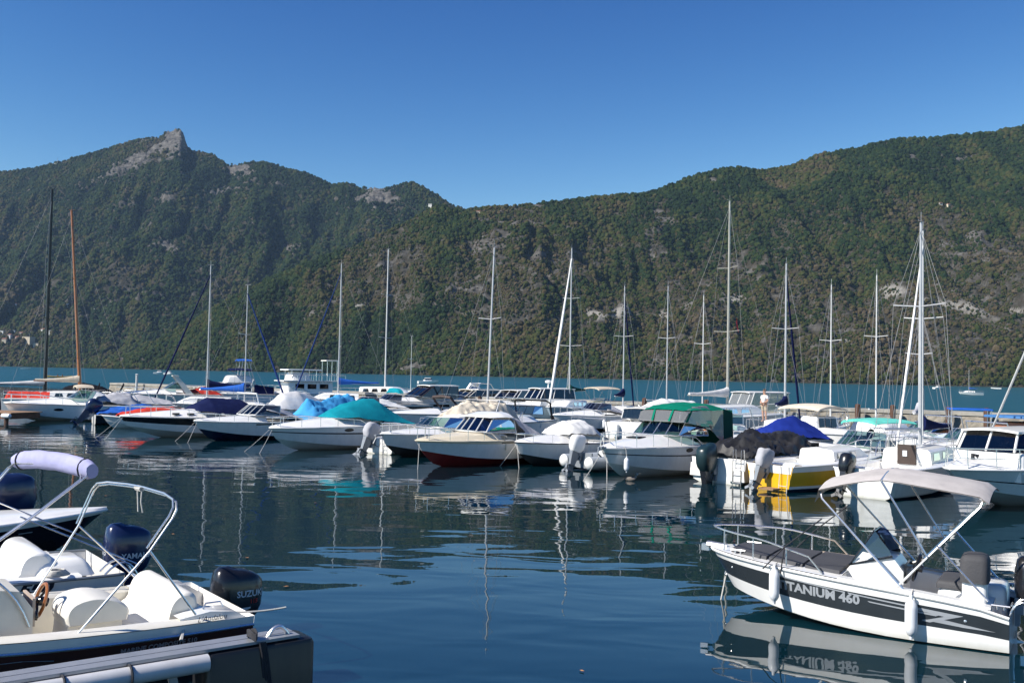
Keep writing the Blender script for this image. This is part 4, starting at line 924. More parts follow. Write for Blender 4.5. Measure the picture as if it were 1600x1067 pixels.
    line_to(P, (-1.78, .98, .62), (-1.66, 1.20, .44), .0, .02, ROPEW); line_to(P, (-2.3, .9, .60), (-2.95, 1.05, .60), .02, .012, ROPEW, 'stern_line')
    return P, H
PA, HA = andalou()
def boat550():
    H = Hull(5.5, 2.2, .85, .62, .25, bp=2.2, bq=.62, chz=.12)
    P = empty('console_motorboat', (-8.0, 12.28, 0), HDF); tag(P, 'white motorboat with big navy outboard and rolled lavender bimini, far left foreground', 'motorboat')
    H.make(P, WHITE, ((0, .2, WHITE, 'hull_side'), (.2, .52, BLACKG, 'hull_band'), (.52, 1, WHITE, 'gunwale_side')), WHITE, GREYP, .02)
    H.well(P, .10, .62, WHITE, .14, .80); H.deckplate(P, .615, 1.0, WHITE, 'foredeck', .02, .03)
    pad(P, [(-1.85, .14), (-1.92, .80), (-1.84, .94), (-1.64, .94), (-1.55, .84), (-1.50, .60), (-1.05, .58), (-1.0, .50), (-1.02, .14)], -.8, .74, WHITE, 'stern_bench')
    # helm seat with wrap round back
    mb = MB(); rows = []
    for z, k in ((.14, 1), (.55, 1), (.62, 1.02)):
        rows.append([(-.05-.42*math.cos(a)*k, .1+.52*math.sin(a)*k, z) for a in [R(q) for q in range(-180, 181, 20)]])
    mb.grid(rows); mb.f.append(tuple(range(len(mb.v)-len(rows[0]), len(mb.v)))); mb.build('helm_seat', VINYL, P, 50)
    mb = MB(); ra, rb = [], []
    for q in range(-100, 101, 20): a = R(q); ra.append((-.05-.44*math.cos(a), .1+.54*math.sin(a))); rb.append((-.05-.32*math.cos(a), .1+.42*math.sin(a)))
    hh = [.62+.30*math.cos(R(q)*.85) for q in range(-100, 101, 20)]
    mb.grid([[(x, y, .55) for x, y in ra], [(x, y, h) for (x, y), h in zip(ra, hh)], [(x, y, h) for (x, y), h in zip(rb, hh)], [(x, y, .55) for x, y in rb]]); mb.build('seat_back', VINYL, P, 50)
    mb = MB(); mb.poly([(.75, 0, .14), (1.55, 0, .14), (1.5, 0, .95), (1.1, 0, 1.15), (.85, 0, 1.1), (.75, 0, .9)], .8, 1); mb.build('console', OFFW, P, 30)
    mb = MB(); mb.rbox((-2.05, .45, .72), (.75, .85, .22), .1, 4, top=(.7, .7)); mb.build('stern_sunpad', WHITE, P, 50)
    cow = H.outboard(P, -.05, NAVYP, 1.10, 0, z=.42)
    motor_text(P, cow, H.mM, 'YAMAHA', PAINTW, 1, .20, .10, -.36); motor_text(P, cow, H.mM, '115', PAINTW, 1, .25, .11, 0, 'front_lettering', ang=1)
    H.mapped(P, '550', .21, -1.42, .475, PAINTB, 'hull_lettering', shear=.35, bold=.012, extx=1.25)
    # frame with the rolled cloth
    xb = -.50; fr = MB()
    hoop = [(xb, .98, .68), (xb-1.15, 1.0, 1.50), (xb-1.72, 1.02, 1.95), (xb-1.76, .85, 2.03), (xb-1.52, 0, 2.08), (xb-1.26, -.85, 2.03), (xb-1.20, -1.02, 1.95), (xb-.85, -1.0, 1.50), (xb, -.98, .68)]
    fr.tube(hoop, .014, 8); fr.tube([(p[0]+.07, p[1]*.97, p[2]-.04) for p in hoop], .012, 6)
    for sg in (1, -1): fr.tube([(xb-.95, sg*.93, 1.46), (xb-2.45, sg*.9, .70)], .014, 6)
    fr.build('bimini_frame', STEEL, P)
    mb = MB(); n = 16; rows = []
    for i in range(n+1):
        f = i/n*2-1; c = Vector((xb-1.52-.28*f, f*.98, 2.08-.07*f*f)); r_ = .115*(1 if abs(f) < .97 else .75)
        rows.append([c+Vector((math.cos(a)*r_*.9+.012*mnoise.noise(Vector((f*6, a, 0))), 0, math.sin(a)*r_*1.15+.014*mnoise.noise(Vector((f*5, a, 4))))) for a in [2*math.pi*k/12 for k in range(12)]])
    mb.grid(rows, ring=True); mb.f.append(tuple(range(12))); mb.f.append(tuple(range(len(mb.v)-12, len(mb.v)))); ro = mb.build('rolled_bimini', C_LAV, P, 60)
    for f in (-.8, .84):
        mb = MB(); c = Vector((xb-1.52-.28*f, f*.98, 2.08-.07*f*f)); mb.tube([c+Vector((math.cos(a)*.112, 0, math.sin(a)*.138)) for a in [2*math.pi*k/14 for k in range(15)]], .010, 5)
        mb.build('tie_strap', ROPEB, ro)
    mb = MB()
    for k in range(6): mb.tube([(-1.9+.16*math.cos(a+k)*(1-.08*k), .98+.09*math.sin(a+k), .68+.012*k) for a in [2*math.pi*j/12 for j in range(13)]], .012, 5)
    mb.build('coiled_rope', ROPEW, P)
    mb = MB(); mb.tube(bez((-2.5, .75, .62), (-2.8, .75, .95), (-2.95, .75, .5), 8), .016, 6); mb.tube(bez((-2.5, 1.0, .62), (-2.8, 1.0, .95), (-2.95, 1.0, .5), 8), .016, 6); mb.tube([(-2.93, .75, .55), (-2.93, 1.0, .55)], .014, 5); mb.build('boarding_ladder', STEEL, P)
    mb = MB(); mb.box((-2.95, .72, .30), (.5, .62, .04)); mb.build('swim_platform', BLACKP, P, 0)
boat550()
def pointed():
    H = Hull(5.6, 2.0, .80, .66, .25, bp=1.9, bq=.85, kx=.84, cx=.93, chz=.14, sheer=1.3)
    P = empty('motorboat', (-9.62, 16.08, 0), math.atan2(.61, .79)); tag(P, 'white decked boat with black hull, sharp bow pointing right at left edge', 'motorboat')
    H.make(P, BLACKG, ((0, .78, BLACKG, 'hull_side'), (.78, 1, WHITE, 'gunwale_side')), BLACKG, WHITE, .025)
    H.foredeck(P, .42, .10, WHITE, steep=.3); H.well(P, .05, .42, WHITE, .15, .82)
    H.patch([((1.9, .585), (-1.5, .49), (-1.5, .475), (1.9, .57))], PAINTG, 'hull_stripe', P, side=-1)
    H = Hull(5.0, 2.0, .80, .62, .25)
    Q = empty('motorboat', (-11.9, 17.1, 0), HDF); tag(Q, 'boat behind the sharp black bow, showing a large navy outboard cowl', 'motorboat')
    H.make(Q, NAVYG, ((0, 1, NAVYG, 'hull_side'),), NAVYG, WHITE, .03); H.well(Q, .08, .6, WHITE, .15, .8); H.deckplate(Q, .595, 1.0, WHITE, 'foredeck', .02, .03)
    H.outboard(Q, 0, NAVYP, 1.30, .15, z=.46)
pointed()
def finger():
    # floating finger pontoon: aluminium walkway, bolster tube and black end float
    ang = math.atan2(.61, .79); E = Vector((-2.18, 10.52, 0))      # near upper corner of the outer end
    P = empty('finger_pontoon', (E.x+.06, E.y+.10, .02), ang); tag(P, 'grey floating finger pontoon with black end float in left foreground', 'pontoon')
    GAL = mat('galvanised_grey', (.36, .37, .39), .45, .5, var=.12, dirt=.15); FL = mat('float_black', (.014, .015, .017), .38, var=.2, dirt=.12)
    mb = MB()   # local: +x outwards, +y away from camera
    mb.rbox((-.58, .19, .10), (1.20, .46, .78), .06, 3); mb.build('end_float', FL, P, 40)
    mb = MB(); mb.rbox((-4.5, .19, -.02), (1.6, .36, .5), .06, 3); mb.build('float', FL, P, 40)
    for k in range(2):
        mb = MB(); mb.box((-4.9, .08+.17*k, .515), (9.5, .155, .03)); mb.build('deck_plank', GAL, P, 0)
    mb = MB(); mb.box((-5.15, .05, .42), (8.0, .05, .16)); mb.box((-5.15, .32, .42), (8.0, .05, .16)); mb.box((-9.1, .185, .42), (.06, .28, .14)); mb.build('side_beam', GAL, P, 0)
    mb = MB(); mb.tube([(-9.2, -.05, .41), (-1.18, -.05, .41)], .088, 14); mb.build('bolster_tube', mat('bolster_pale', (.52, .52, .53), .42, var=.1, dirt=.15), P, 50)
    mb = MB(); mb.box((-1.45, .08, .12), (.08, .05, .72), ry=-.25); mb.build('float_bracket', GAL, P, 0)
    for x in (-.35,):
        mb = MB(); mb.tube(bez((x-.14, .12, .48), (x, .12, .76), (x+.14, .12, .48), 10), .022, 8); mb.build('mooring_hoop', STEEL, P)
    rb = MB()
    for k in range(4): rb.tube([(-.62+.02*k, -.03, .52), (-.60+.02*k, -.05, .40), (-.57+.03*k, -.04, .15-.03*k)], .012, 5)
    for k in range(5): rb.tube([(-.66+.03*math.cos(a), .08+.10*math.sin(a)*1.0, .56+.015*k+.02*math.cos(a*2)) for a in [2*math.pi*j/8 for j in range(9)]], .012, 5)
    rb.build('mooring_rope', ROPEB, P)
    for x in (-2.55, -1.95, -4.6):
        rb = MB(); rb.tube([(x+.0, -.05+.105*math.cos(a), .41+.105*math.sin(a)) for a in [2*math.pi*j/14 for j in range(15)]], .013, 5)
        rb.tube([(x, -.14, .36), (x+.06, -.15, .1), (x+.02, -.15, -.25)], .012, 5); rb.build('tube_lashing', ROPEB, P)
finger()
# ------------------------------------------------------------------ the moored rows
def head(dx, dy): return math.atan2(dy, dx)
def hrow(px, perp): return perp/(.555*(px-800)/F+.83)          # depth of a line parallel to the breakwater
def moor(P, H, d=1.5, side=.5, zb=None):
    z = H.hb-.02 if zb is None else zb
    for sg in (1, -1): line_to(P, (H.L/2-.15, sg*.06, z), (H.L/2+d, sg*side, -.1), .03, .010)
def front_row():
    # white cruiser far left
    H = Hull(8.2, 2.7, 1.12, .95, bq=.7, kx=.84)
    P = boat('cabin_cruiser', 'white cabin cruiser beside the brown wooden dock at far left', 'motorboat', 57, 657, head(-.86, -.51), H)
    H.make(P, GREYW, ((0, .62, GREYW, 'hull_side'), (.62, 1, WHITE, 'gunwale_side')), WHITE, GREYP, .02)
    H.foredeck(P, .42, .42, WHITE, steep=.55); H.well(P, .05, .42, WHITE, .3, .84); H.windscreen(P, .55, .95, H.roofz(.52), .52, .75, 1.1, G_GREEN); H.rails(P, .5, 1, .5, 4, r=.02)
    H.porthole(P, 1.1, .72, .28, .09); cover(P, [(-1.2, 1.1, 1.25, 1.4), (-2.2, 1.15, 1.1, 1.75), (-3.2, 1.15, 1.0, 1.7), (-3.7, 1.1, .95, 1.0)], C_GREY, wr=.05); bimini(P, -.9, .1, 1.05, 2.15, C_TAN, 1.1); H.fender(P, .45, .45, .5, .1, 1)
    # blue tarpaulin boat with tilted outboard
    H = Hull(4.8, 1.9, .75, .6); P = boat('motorboat', 'small open boat under a bright blue tarpaulin with a tilted navy outboard', 'motorboat', 146, 663, head(.86, .51), H, 'stern')
    H.make(P, BLACKG, ((0, 1, BLACKG, 'hull_side'),), WHITE, WHITE, .03); H.well(P, .05, .55, WHITE, .15, .8); H.deckplate(P, .545, 1.0, WHITE, 'foredeck')
    cover(P, [(-2.3, .85, .62, .66), (-1.4, 1.0, .64, .95), (.2, .98, .66, 1.15), (1.6, .6, .74, .95), (2.3, .15, .8, .85)], C_BLUE, 'blue_tarpaulin', 1.4, wr=.05); H.outboard(P, 0, NAVYP, 1.35, .75, z=.55)
    # red covered skiff
    H = Hull(4.8, 1.8, .72, .5, bp=1.8, bq=.9); P = boat('skiff', 'small white skiff under a red cover beside the blue tarpaulin', 'boat', 182, 669, head(-.90, -.43), H)
    H.make(P, OLDW, ((0, 1, OLDW, 'hull_side'),), OLDW, WHITE, .03); H.deckplate(P, 0, 1.0, WHITE, 'deck')
    cover(P, [(-2.3, .8, .6, .95), (-1.2, .95, .62, 1.2), (.2, .9, .64, 1.1), (1.3, .55, .7, .85), (1.7, .25, .72, .75)], C_RED, 'red_cover', 1.5, wr=.05)
    # black and white cruiser with navy cover
    H = Hull(8.0, 2.6, 1.08, .95, bq=.72, kx=.80, chz=.16); P = boat('cabin_cruiser', 'white cruiser with black topsides and navy cockpit cover', 'motorboat', 252, 683, head(-.74, -.67), H)
    H.make(P, GREYW, ((0, .48, GREYW, 'hull_side'), (.48, .93, BLACKG, 'hull_band'), (.93, 1, WHITE, 'gunwale_side')), BLACKG, WHITE, .02)
    H.foredeck(P, .40, .45, WHITE, steep=.62); H.well(P, .05, .40, WHITE, .3, .84); H.rails(P, .52, 1, .45, 4, r=.018)
    for k in range(2): H_t = .60+.09*k; x = -H.L/2+H.L*H_t; mb = MB(); mb.box((x, H.hbm(H_t)*.70, H.zs(H_t)+.17), (.34, .10, .09), rz=.1); mb.build('deck_hatch', BLACKP, P, 0)
    cover(P, [(.4, 1.1, 1.30, 1.55), (-.4, 1.2, 1.2, 1.95), (-2.2, 1.2, 1.05, 1.85), (-3.8, 1.1, 1.0, 1.1)], C_NAVY, pw=1.5, wr=.022); moor(P, H, 1.0, .7)
    mb = MB(); mb.tube([(-2.9, -1.2, 1.0), (-2.6, -1.1, 2.2), (-2.6, 1.1, 2.2), (-2.9, 1.2, 1.0)], .04, 8); mb.build('radar_arch', WHITE, P)
    # small cuddy with dark side glass
    H = Hull(6.0, 2.3, .98, .82, bq=.7, kx=.86, chz=.18); P = boat('cuddy_boat', 'white cuddy boat with dark side windows, grey canvas and navy boot stripe', 'motorboat', 337, 688, HD1-.1, H)
    H.make(P, NAVYG, ((0, .86, GREYW, 'hull_side'), (.86, 1, WHITE, 'gunwale_side')), WHITE, OLDW, .03); H.foredeck(P, .42, .32, WHITE, steep=.45); H.well(P, .05, .42, WHITE, .25, .84)
    H.windscreen(P, .35, .92, H.roofz(.50), .50, .62, 1.3, G_DARK, fm=WMAST, fr=.028); cover(P, [(-.5, .92, 1.45, 1.72), (-1.4, 1.0, 1.2, 1.70), (-2.2, 1.05, 1.0, 1.35), (-2.9, 1.0, .88, .95)], C_GREY, pw=1.5, wr=.02); H.rails(P, .5, 1, .32, 4, r=.014); moor(P, H, .7, .6)
    H.patch([((.25, .80), (-.75, .80), (-.75, .74), (.25, .74))], BLACKP, 'cabin_window', P)
    # tall pale grey tent behind it
    H = Hull(7.2, 2.6, 1.1, .95); P = boat('cabin_cruiser', 'motor cruiser under a tall pale grey tent cover', 'motorboat', 448, 0, HD1-.2, H, 'mid', 53)
    H.make(P, WHITE, ((0, 1, WHITE, 'hull_side'),), WHITE, NAVYG, .04); H.foredeck(P, .48, .35, WHITE); H.well(P, .05, .48, WHITE, .3, .84)
    cover(P, [(1.0, .85, 1.35, 1.45, 3), (.3, 1.0, 1.3, 2.15, 2.0), (-.6, 1.1, 1.25, 2.25, 2.0), (-1.2, 1.15, 1.1, 2.2, 1.1), (-3.4, 1.1, 1.0, 1.25, 1.2)], C_LGREY, 'grey_tent_cover', wr=.025)
    # turquoise cover
    H = Hull(7.6, 2.6, 1.0, 1.02, bq=.66, kx=.86, chz=.12, sheer=1.2); P = boat('cabin_cruiser', 'white cabin cruiser with a turquoise cockpit cover and two oval portholes', 'motorboat', 466, 703, HD1-.12, H)
    H.make(P, GREYW, ((0, .60, GREYW, 'hull_side'), (.60, .68, CHAR, 'hull_stripe'), (.68, 1, WHITE, 'gunwale_side')), WHITE, WHITE, .025)
    H.foredeck(P, .36, .46, WHITE, steep=.6, pw=.7); H.well(P, .05, .36, WHITE, .3, .86); H.rails(P, .42, 1, .40, 5, r=.016)
    for x in (.45, -.75): H.porthole(P, x, 1.0-.13, .24, .075)
    cover(P, [(.75, .75, H.roofz(.58)-.02, 1.62), (-.1, 1.0, 1.40, 1.98), (-1.3, 1.12, 1.25, 2.20), (-1.9, 1.16, 1.18, 2.18), (-3.75, 1.15, 1.0, 1.08)], C_TURQ, 'turquoise_cover', 1.55, wr=.016)
    mb = MB(); mb.tube([(-.4, -1.0, 1.3), (-.2, -.95, 2.2), (-.2, -.5, 2.36), (-.2, .5, 2.36), (-.2, .95, 2.2), (-.4, 1.0, 1.3)], .05, 8); moor(P, H, .9, .6)
    # light blue covered boat behind turquoise
    H = Hull(6.0, 2.3, .95, .85); P = boat('motorboat', 'boat under a light blue cover behind the turquoise one', 'motorboat', 528, 0, HD2+.1, H, 'mid', 52)
    H.make(P, WHITE, ((0, 1, WHITE, 'hull_side'),), WHITE, NAVYG, .04); H.deckplate(P, 0, 1, WHITE, 'deck')
    cover(P, [(-2.9, .95, .9, 1.2), (-2.4, 1.0, .92, 1.9, 1.3), (-1.4, 1.05, .95, 1.7, 1.3), (.2, 1.0, .95, 2.15, 1.5), (1.0, .95, .95, 2.1, 1.6), (2.0, .6, 1.0, 1.2)], C_LBLUE, 'light_blue_cover', wr=.07)
    mb = MB(); mb.tube([(1.6, -.9, .95), (1.3, -.88, 1.75), (1.3, .88, 1.75), (1.6, .9, .95)], .06, 8); mb.build('folded_bimini', C_BLACK, P)
    # stern of a small boat with a wrapped outboard
    H = Hull(4.4, 1.75, .7, .62, chz=.05); P = boat('motorboat', 'small white boat stern-to with a grey wrapped outboard and ladder', 'motorboat', 592, 709, HD2-.05, H, 'stern')
    H.make(P, OLDW, ((0, 1, WHITE, 'hull_side'),), WHITE, GREYP, .02); H.well(P, .05, .6, WHITE, .15, .8); H.deckplate(P, .595, 1, WHITE, 'foredeck'); H.outboard(P, .35, GREYP, 1.15, .55, z=.5, wrapm=C_GREY)
    mb = MB()
    for y in (-.15, -.42): mb.tube([(-2.15, y, .62), (-2.3, y, .68), (-2.34, y, .02)], .014, 5)
    for k in range(3): mb.tube([(-2.33, -.15, .12+.17*k), (-2.33, -.42, .12+.17*k)], .012, 5)
    mb.build('boarding_ladder', STEEL, P)
    # white cuddy with green tinted screen
    H = Hull(6.2, 2.3, .98, .85, bq=.68, kx=.86); P = boat('cuddy_boat', 'white cuddy boat with pale green windscreen left of the cream boat', 'motorboat', 629, 713, HD1-.08, H)
    H.make(P, DARKB, ((0, .82, GREYW, 'hull_side'), (.82, 1, WHITE, 'gunwale_side')), WHITE, WHITE, .025); H.foredeck(P, .45, .25, WHITE, steep=.5); H.well(P, .05, .45, WHITE, .25, .84)
    H.windscreen(P, .55, .95, H.roofz(.56), .42, .55, 1.3, G_GREEN); H.rails(P, .5, 1, .38, 4, r=.016); cover(P, [(-.8, 1.0, 1.15, 1.55), (-1.8, 1.05, .95, 1.6), (-2.8, 1.0, .9, 1.0)], C_WHITE, wr=.06); line_to(P, (3.0, 0, .9), (3.15, .25, -.1), .0, .011)
    mb = MB(); mb.box((3.15, 0, .92), (.5, .12, .06)); mb.tube([(3.3, 0, .9), (3.5, 0, .6), (3.2, 0, .45)], .02, 5); mb.build('anchor', GREYP, P)
    # cream boat, red bottom
    H = Hull(6.2, 2.4, 1.0, .88, bq=.66, kx=.86, chz=.20, draft=.25); P = boat('cabin_boat', 'cream decked cabin boat with red bottom and white hardtop', 'motorboat', 690, 728, HD1-.1, H)
    H.make(P, REDB, ((0, .84, GREYW, 'hull_side'), (.84, 1, CREAM, 'gunwale_side')), OLDW, CREAM, .03); H.foredeck(P, .42, .30, CREAM, steep=.35); H.well(P, .05, .42, OLDW, .25, .84)
    H.windscreen(P, .45, .95, H.roofz(.50), .58, .55, 1.55, G_BLUE, fm=WMAST, fr=.028, aftdrop=.2)
    cover(P, [(-.05, .82, 1.78, 1.86, 4), (-.7, .95, 1.80, 1.98, 4), (-1.15, .98, 1.76, 1.98, 4)], WHITE, 'hardtop', wr=.0); cover(P, [(-1.12, .98, 1.70, 1.95, 3), (-1.8, 1.05, 1.15, 1.80), (-2.5, 1.1, .95, 1.5), (-3.2, 1.05, .85, 1.1)], C_GREY, wr=.05)
    H.rails(P, .48, 1, .40, 4, r=.016); H.patch([((-.35, .93), (-1.05, .93), (-1.0, .82), (-.25, .82))], BLACKP, 'cabin_window', P, .012); H.porthole(P, -1.25, .88, .05, .05); line_to(P, (3.0, .05, .92), (3.3, .3, -.1), .05, .011)
    # small white cuddy
    H = Hull(5.6, 2.2, .92, .78, bq=.62, kx=.86, chz=.1); P = boat('cuddy_boat', 'small white cuddy boat with rolled white cover, between cream boat and grey inflatable', 'motorboat', 836, 727, HD1-.15, H)
    H.make(P, DARKB, ((0, .84, GREYW, 'hull_side'), (.84, 1, WHITE, 'gunwale_side')), WHITE, CHAR, .015); H.foredeck(P, .45, .36, WHITE, steep=.7, pw=.65); H.well(P, .05, .45, WHITE, .25, .84); H.rails(P, .5, .97, .28, 3, r=.014)
    cover(P, [(.55, .72, 1.16, 1.24), (.1, .9, 1.15, 1.55, 3), (-.9, .95, 1.1, 1.6, 3), (-1.5, .98, 1.0, 1.25)], C_WHITE, 'rolled_cover', wr=.05)
    mb = MB(); mb.tube([(-1.7, -.95, .85), (-1.5, -.9, 1.75), (-1.5, .9, 1.75), (-1.7, .95, .85)], .022, 6); mb.build('radar_arch', STEEL, P); line_to(P, (2.7, 0, .85), (3.1, .5, -.1), .03, .010); line_to(P, (2.7, -.05, .85), (3.0, -.7, -.1), .03, .010)
    # grey inflatable
    P = boat('inflatable_boat', 'grey inflatable boat with white tube ends and pale outboard', 'boat', 905, 735, HD2-.35, H, 0.0)
    c = P.location.copy(); hx = Vector((math.cos(P.rotation_euler.z), math.sin(P.rotation_euler.z), 0)); P.location = c+hx*1.9
    for sg in (1, -1):
        mb = MB(); pts = [(-2.05, sg*.72, .32), (-1.9, sg*.72, .32), (.6, sg*.72, .34), (1.4, sg*.6, .40), (1.85, sg*.3, .48), (2.0, 0, .52)]; mb.tube(pts, [.235, .24, .24, .24, .235, .23], 14); mb.build('inflatable_tube', TUBEG, P, 60)
        mb = MB(); mb.lathe([(.236, 0), (.20, -.06), (.10, -.12), (.02, -.14)], 14, Matrix.Translation((-2.05, sg*.72, .32)) @ Matrix.Rotation(math.pi/2, 4, 'Y')); mb.build('tube_end', WHITE, P, 40)
    mb = MB(); mb.grid([[(-1.8, -.7, .1), (-1.8, .7, .1)], [(1.2, -.55, .16), (1.2, .55, .16)]]); mb.box((-1.8, 0, .38), (.06, 1.2, .56)); mb.build('hull_floor', GREYP, P, 0); H2 = Hull(3.6, 1, .5, .6); H2.outboard(P, 0, GREYW, 1.0, .35, x=-1.85, z=.62, leg=GREYP); seatbox(P, (-.4, 0, .42), (.5, .9, .5), C_WHITE)
    # green canopy cruiser
    H = Hull(8.0, 2.75, 1.08, 1.0, bq=.64, kx=.87, chz=.12, sheer=1.3); P = boat('cabin_cruiser', 'large white cruiser with green canopy and clear vinyl windows', 'motorboat', 980, 746, HD1-.06, H)
    H.make(P, GREYW, ((0, .60, GREYW, 'hull_side'), (.60, .66, CHAR, 'hull_stripe'), (.66, 1, WHITE, 'gunwale_side')), WHITE, WHITE, .02)
    H.foredeck(P, .42, .40, WHITE, steep=.62, pw=.62); H.well(P, .05, .42, WHITE, .35, .88); H.rails(P, .42, 1, .42, 6, r=.016)
    for x in (.35, -.45): H.porthole(P, x, .92, .22, .08)
    zr = H.roofz(.56); H.windscreen(P, .75, 1.08, zr-.03, .48, .62, 1.9, G_GREEN, fr=.02, topw=.92)
    mb = MB(); rows = []
    for (x, w_, zb_, zt_) in ((.18, .95, zr+.42, zr+.45), (-.05, 1.02, zr+.40, zr+.85), (-.8, 1.10, zr+.30, zr+1.0), (-1.6, 1.14, zr+.1, zr+1.03)):
        rows.append([(x, -w_, zb_), (x, -w_*.96, lerp(zb_, zt_, .8)), (x, -w_*.8, zt_-.02), (x, 0, zt_), (x, w_*.8, zt_-.02), (x, w_*.96, lerp(zb_, zt_, .8)), (x, w_, zb_)])
    mb.grid(rows); mb.build('clear_window', G_VINYL, P, 0)
    mb = MB(); mb.grid([[(-1.6, sg*1.14, zr+.1), (-1.6, sg*1.1, zr+.85)] for sg in (1,)]+[[(-2.55, 1.17, .98), (-2.55, 1.12, zr+.86)]]); mb.build('clear_window', G_VINYL, P, 0)
    mb = MB(); mb.grid([[(-1.6, -1.14, zr+.1), (-1.6, -1.1, zr+.85)], [(-2.55, -1.17, .98), (-2.55, -1.12, zr+.86)]]); mb.build('clear_window', G_VINYL, P, 0)
    cover(P, [(-.02, .80, zr+.84, zr+.88, 3), (-.8, 1.10, zr+.84, zr+1.03, 3), (-1.7, 1.14, zr+.82, zr+1.08, 3), (-2.7, 1.13, zr+.80, zr+1.02, 3), (-3.35, 1.10, zr+.68, zr+.88, 3)], C_GREEN, 'canopy_top', wr=.02, ends=False)
    mb = MB()
    for yy in (-.34, .34): mb.grid([[(.22, yy-.04, zr+.47), (.22, yy+.04, zr+.47)], [(-.04, yy*1.1-.04, zr+.87), (-.04, yy*1.1+.04, zr+.87)]])
    for sg in (1, -1): mb.grid([[(.12, sg*.97, zr+.44), (.02, sg*1.0, zr+.44)], [(-.15, sg*1.02, zr+.84), (-.28, sg*1.03, zr+.84)]])
    mb.build('canopy_strip', C_GREEN, P, 0)
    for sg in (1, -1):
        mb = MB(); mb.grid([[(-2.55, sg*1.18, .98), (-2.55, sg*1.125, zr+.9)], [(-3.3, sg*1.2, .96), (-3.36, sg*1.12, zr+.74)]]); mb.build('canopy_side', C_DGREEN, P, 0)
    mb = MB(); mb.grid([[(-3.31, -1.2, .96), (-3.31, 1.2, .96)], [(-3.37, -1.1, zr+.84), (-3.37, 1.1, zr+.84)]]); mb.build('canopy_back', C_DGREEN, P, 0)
    mb = MB(); mb.box((1.9, 0, H.roofz(.74)+.02), (.5, .5, .04)); mb.build('deck_hatch', BLACKP, P, 0); H.fender(P, .93, .55, .4, .09, 1); moor(P, H, .5, .5)
    mb = MB(); mb.tube([(3.9, 0, 1.12), (4.25, 0, 1.1), (4.3, 0, .92), (4.1, 0, .8)], .03, 6); mb.box((4.0, 0, 1.10), (.4, .16, .05)); mb.build('anchor', GREYP, P)
    # black tarpaulin boat
    H = Hull(6.0, 2.2, .95, .82, chz=.10, cb=.94); P = boat('motorboat', 'white open boat under a black tarpaulin with a big black outboard', 'motorboat', 1122, 755, head(.70, .71), H, 'stern')
    H.make(P, WHITE, ((0, 1, WHITE, 'hull_side'),), WHITE, GREYP, .02); H.well(P, .05, .6, WHITE, .2, .82); H.deckplate(P, .595, 1, WHITE, 'foredeck')
    cover(P, [(-2.75, 1.06, .88, .96), (-2.0, 1.1, .84, 1.22), (-.9, 1.12, .82, 1.5, 1.4), (.2, 1.08, .86, 1.25), (1.2, .95, .9, 1.45, 1.3), (2.2, .6, .95, 1.25), (2.9, .15, 1.0, 1.05)], TARPB, 'black_tarpaulin', 1.6, wr=.14)
    H.outboard(P, .18, mat('plastic_dark_teal', (.012, .03, .035), .3), 1.35, 0, z=.45, leg=BLACKP)
    mb = MB()
    for y in (-.62, -.92): mb.tube([(-2.9, y, .8), (-2.95, y, 1.15), (-3.1, y, 1.15), (-3.14, y, .0)], .016, 5)
    for k in range(4): mb.tube([(-3.13, -.62, .1+.24*k), (-3.13, -.92, .1+.24*k)], .014, 5)
    mb.build('boarding_ladder', STEEL, P)
    mb = MB(); mb.box((-3.06, .78, .42), (.10, .5, .42), top=(.8, .9)); mb.box((-3.06, -.74, .30), (.10, .6, .34), top=(.8, .9)); mb.build('transom_step', WHITE, P, 30)
    # yellow sailing dinghy-cruiser
    H = Hull(6.0, 2.2, .95, .80, stern=.80, chz=.10, cb=.82, sheer=1.2); P = boat('sailboat', 'small yellow hulled sailboat with white deck, stern towards us', 'sailboat', 1202, 766, head(.80, .60), H, 'stern')
    H.make(P, BLUEB, ((0, .12, WHITE, 'boot_stripe'), (.12, .74, YEL, 'hull_side'), (.74, 1, WHITE, 'gunwale_side')), YEL, WHITE, .025); H.well(P, .06, .40, WHITE, .25, .74); H.deckplate(P, .395, 1.0, WHITE, 'foredeck', .015, .04); trunk(P, H, .40, .78, .68, .38, WHITE, G_DARK, 2)
    H.outboard(P, .10, GREYP, 1.0, .5, z=.6, wrapm=C_GREY)
    mb = MB(); mb.grid([[(-3.012, -.86, .80), (-3.012, .86, .80)], [(-3.012, -.80, .56), (-3.012, .80, .56)]]); mb.build('transom_cap', WHITE, P, 0)
    mb = MB(); mb.poly([(-3.02, .55, -.2), (-3.02, .75, -.2), (-3.02, .72, .72), (-3.02, .58, .72)], .05, 0); mb.build('rudder', WHITE, P, 0)
    mb = MB(); mb.tube([(-3.0, -.45, .78), (-3.0, -.75, .78)], .012, 5); mb.tube([(-3.05, -.45, .8), (-3.15, -.45, -.05)], .014, 5); mb.tube([(-3.05, -.75, .8), (-3.15, -.75, -.05)], .014, 5); mb.tube([(-3.13, -.45, .2), (-3.13, -.75, .2)], .014, 5); mb.build('boarding_ladder', ROPEW, P)
    mb = MB(); mb.box((-3.3, -.25, .10), (.4, .55, .05)); mb.build('swim_platform', PLANK, P, 0); H.rails(P, .80, 1, .45, 2, r=.014)
    mb = MB(); mb.rbox((-1.2, .1, .62), (1.5, .55, .34), .08); mb.build('cockpit_locker', WHITE, P, 40)
    # white sailboat with brown hatch
    H = Hull(6.8, 2.4, 1.0, .85, stern=.80, chz=.06, cb=.8); P = boat('sailboat', 'white sailboat with dark brown companionway hatch behind the taupe bimini', 'sailboat', 1350, 778, head(.72, .69), H, 'stern')
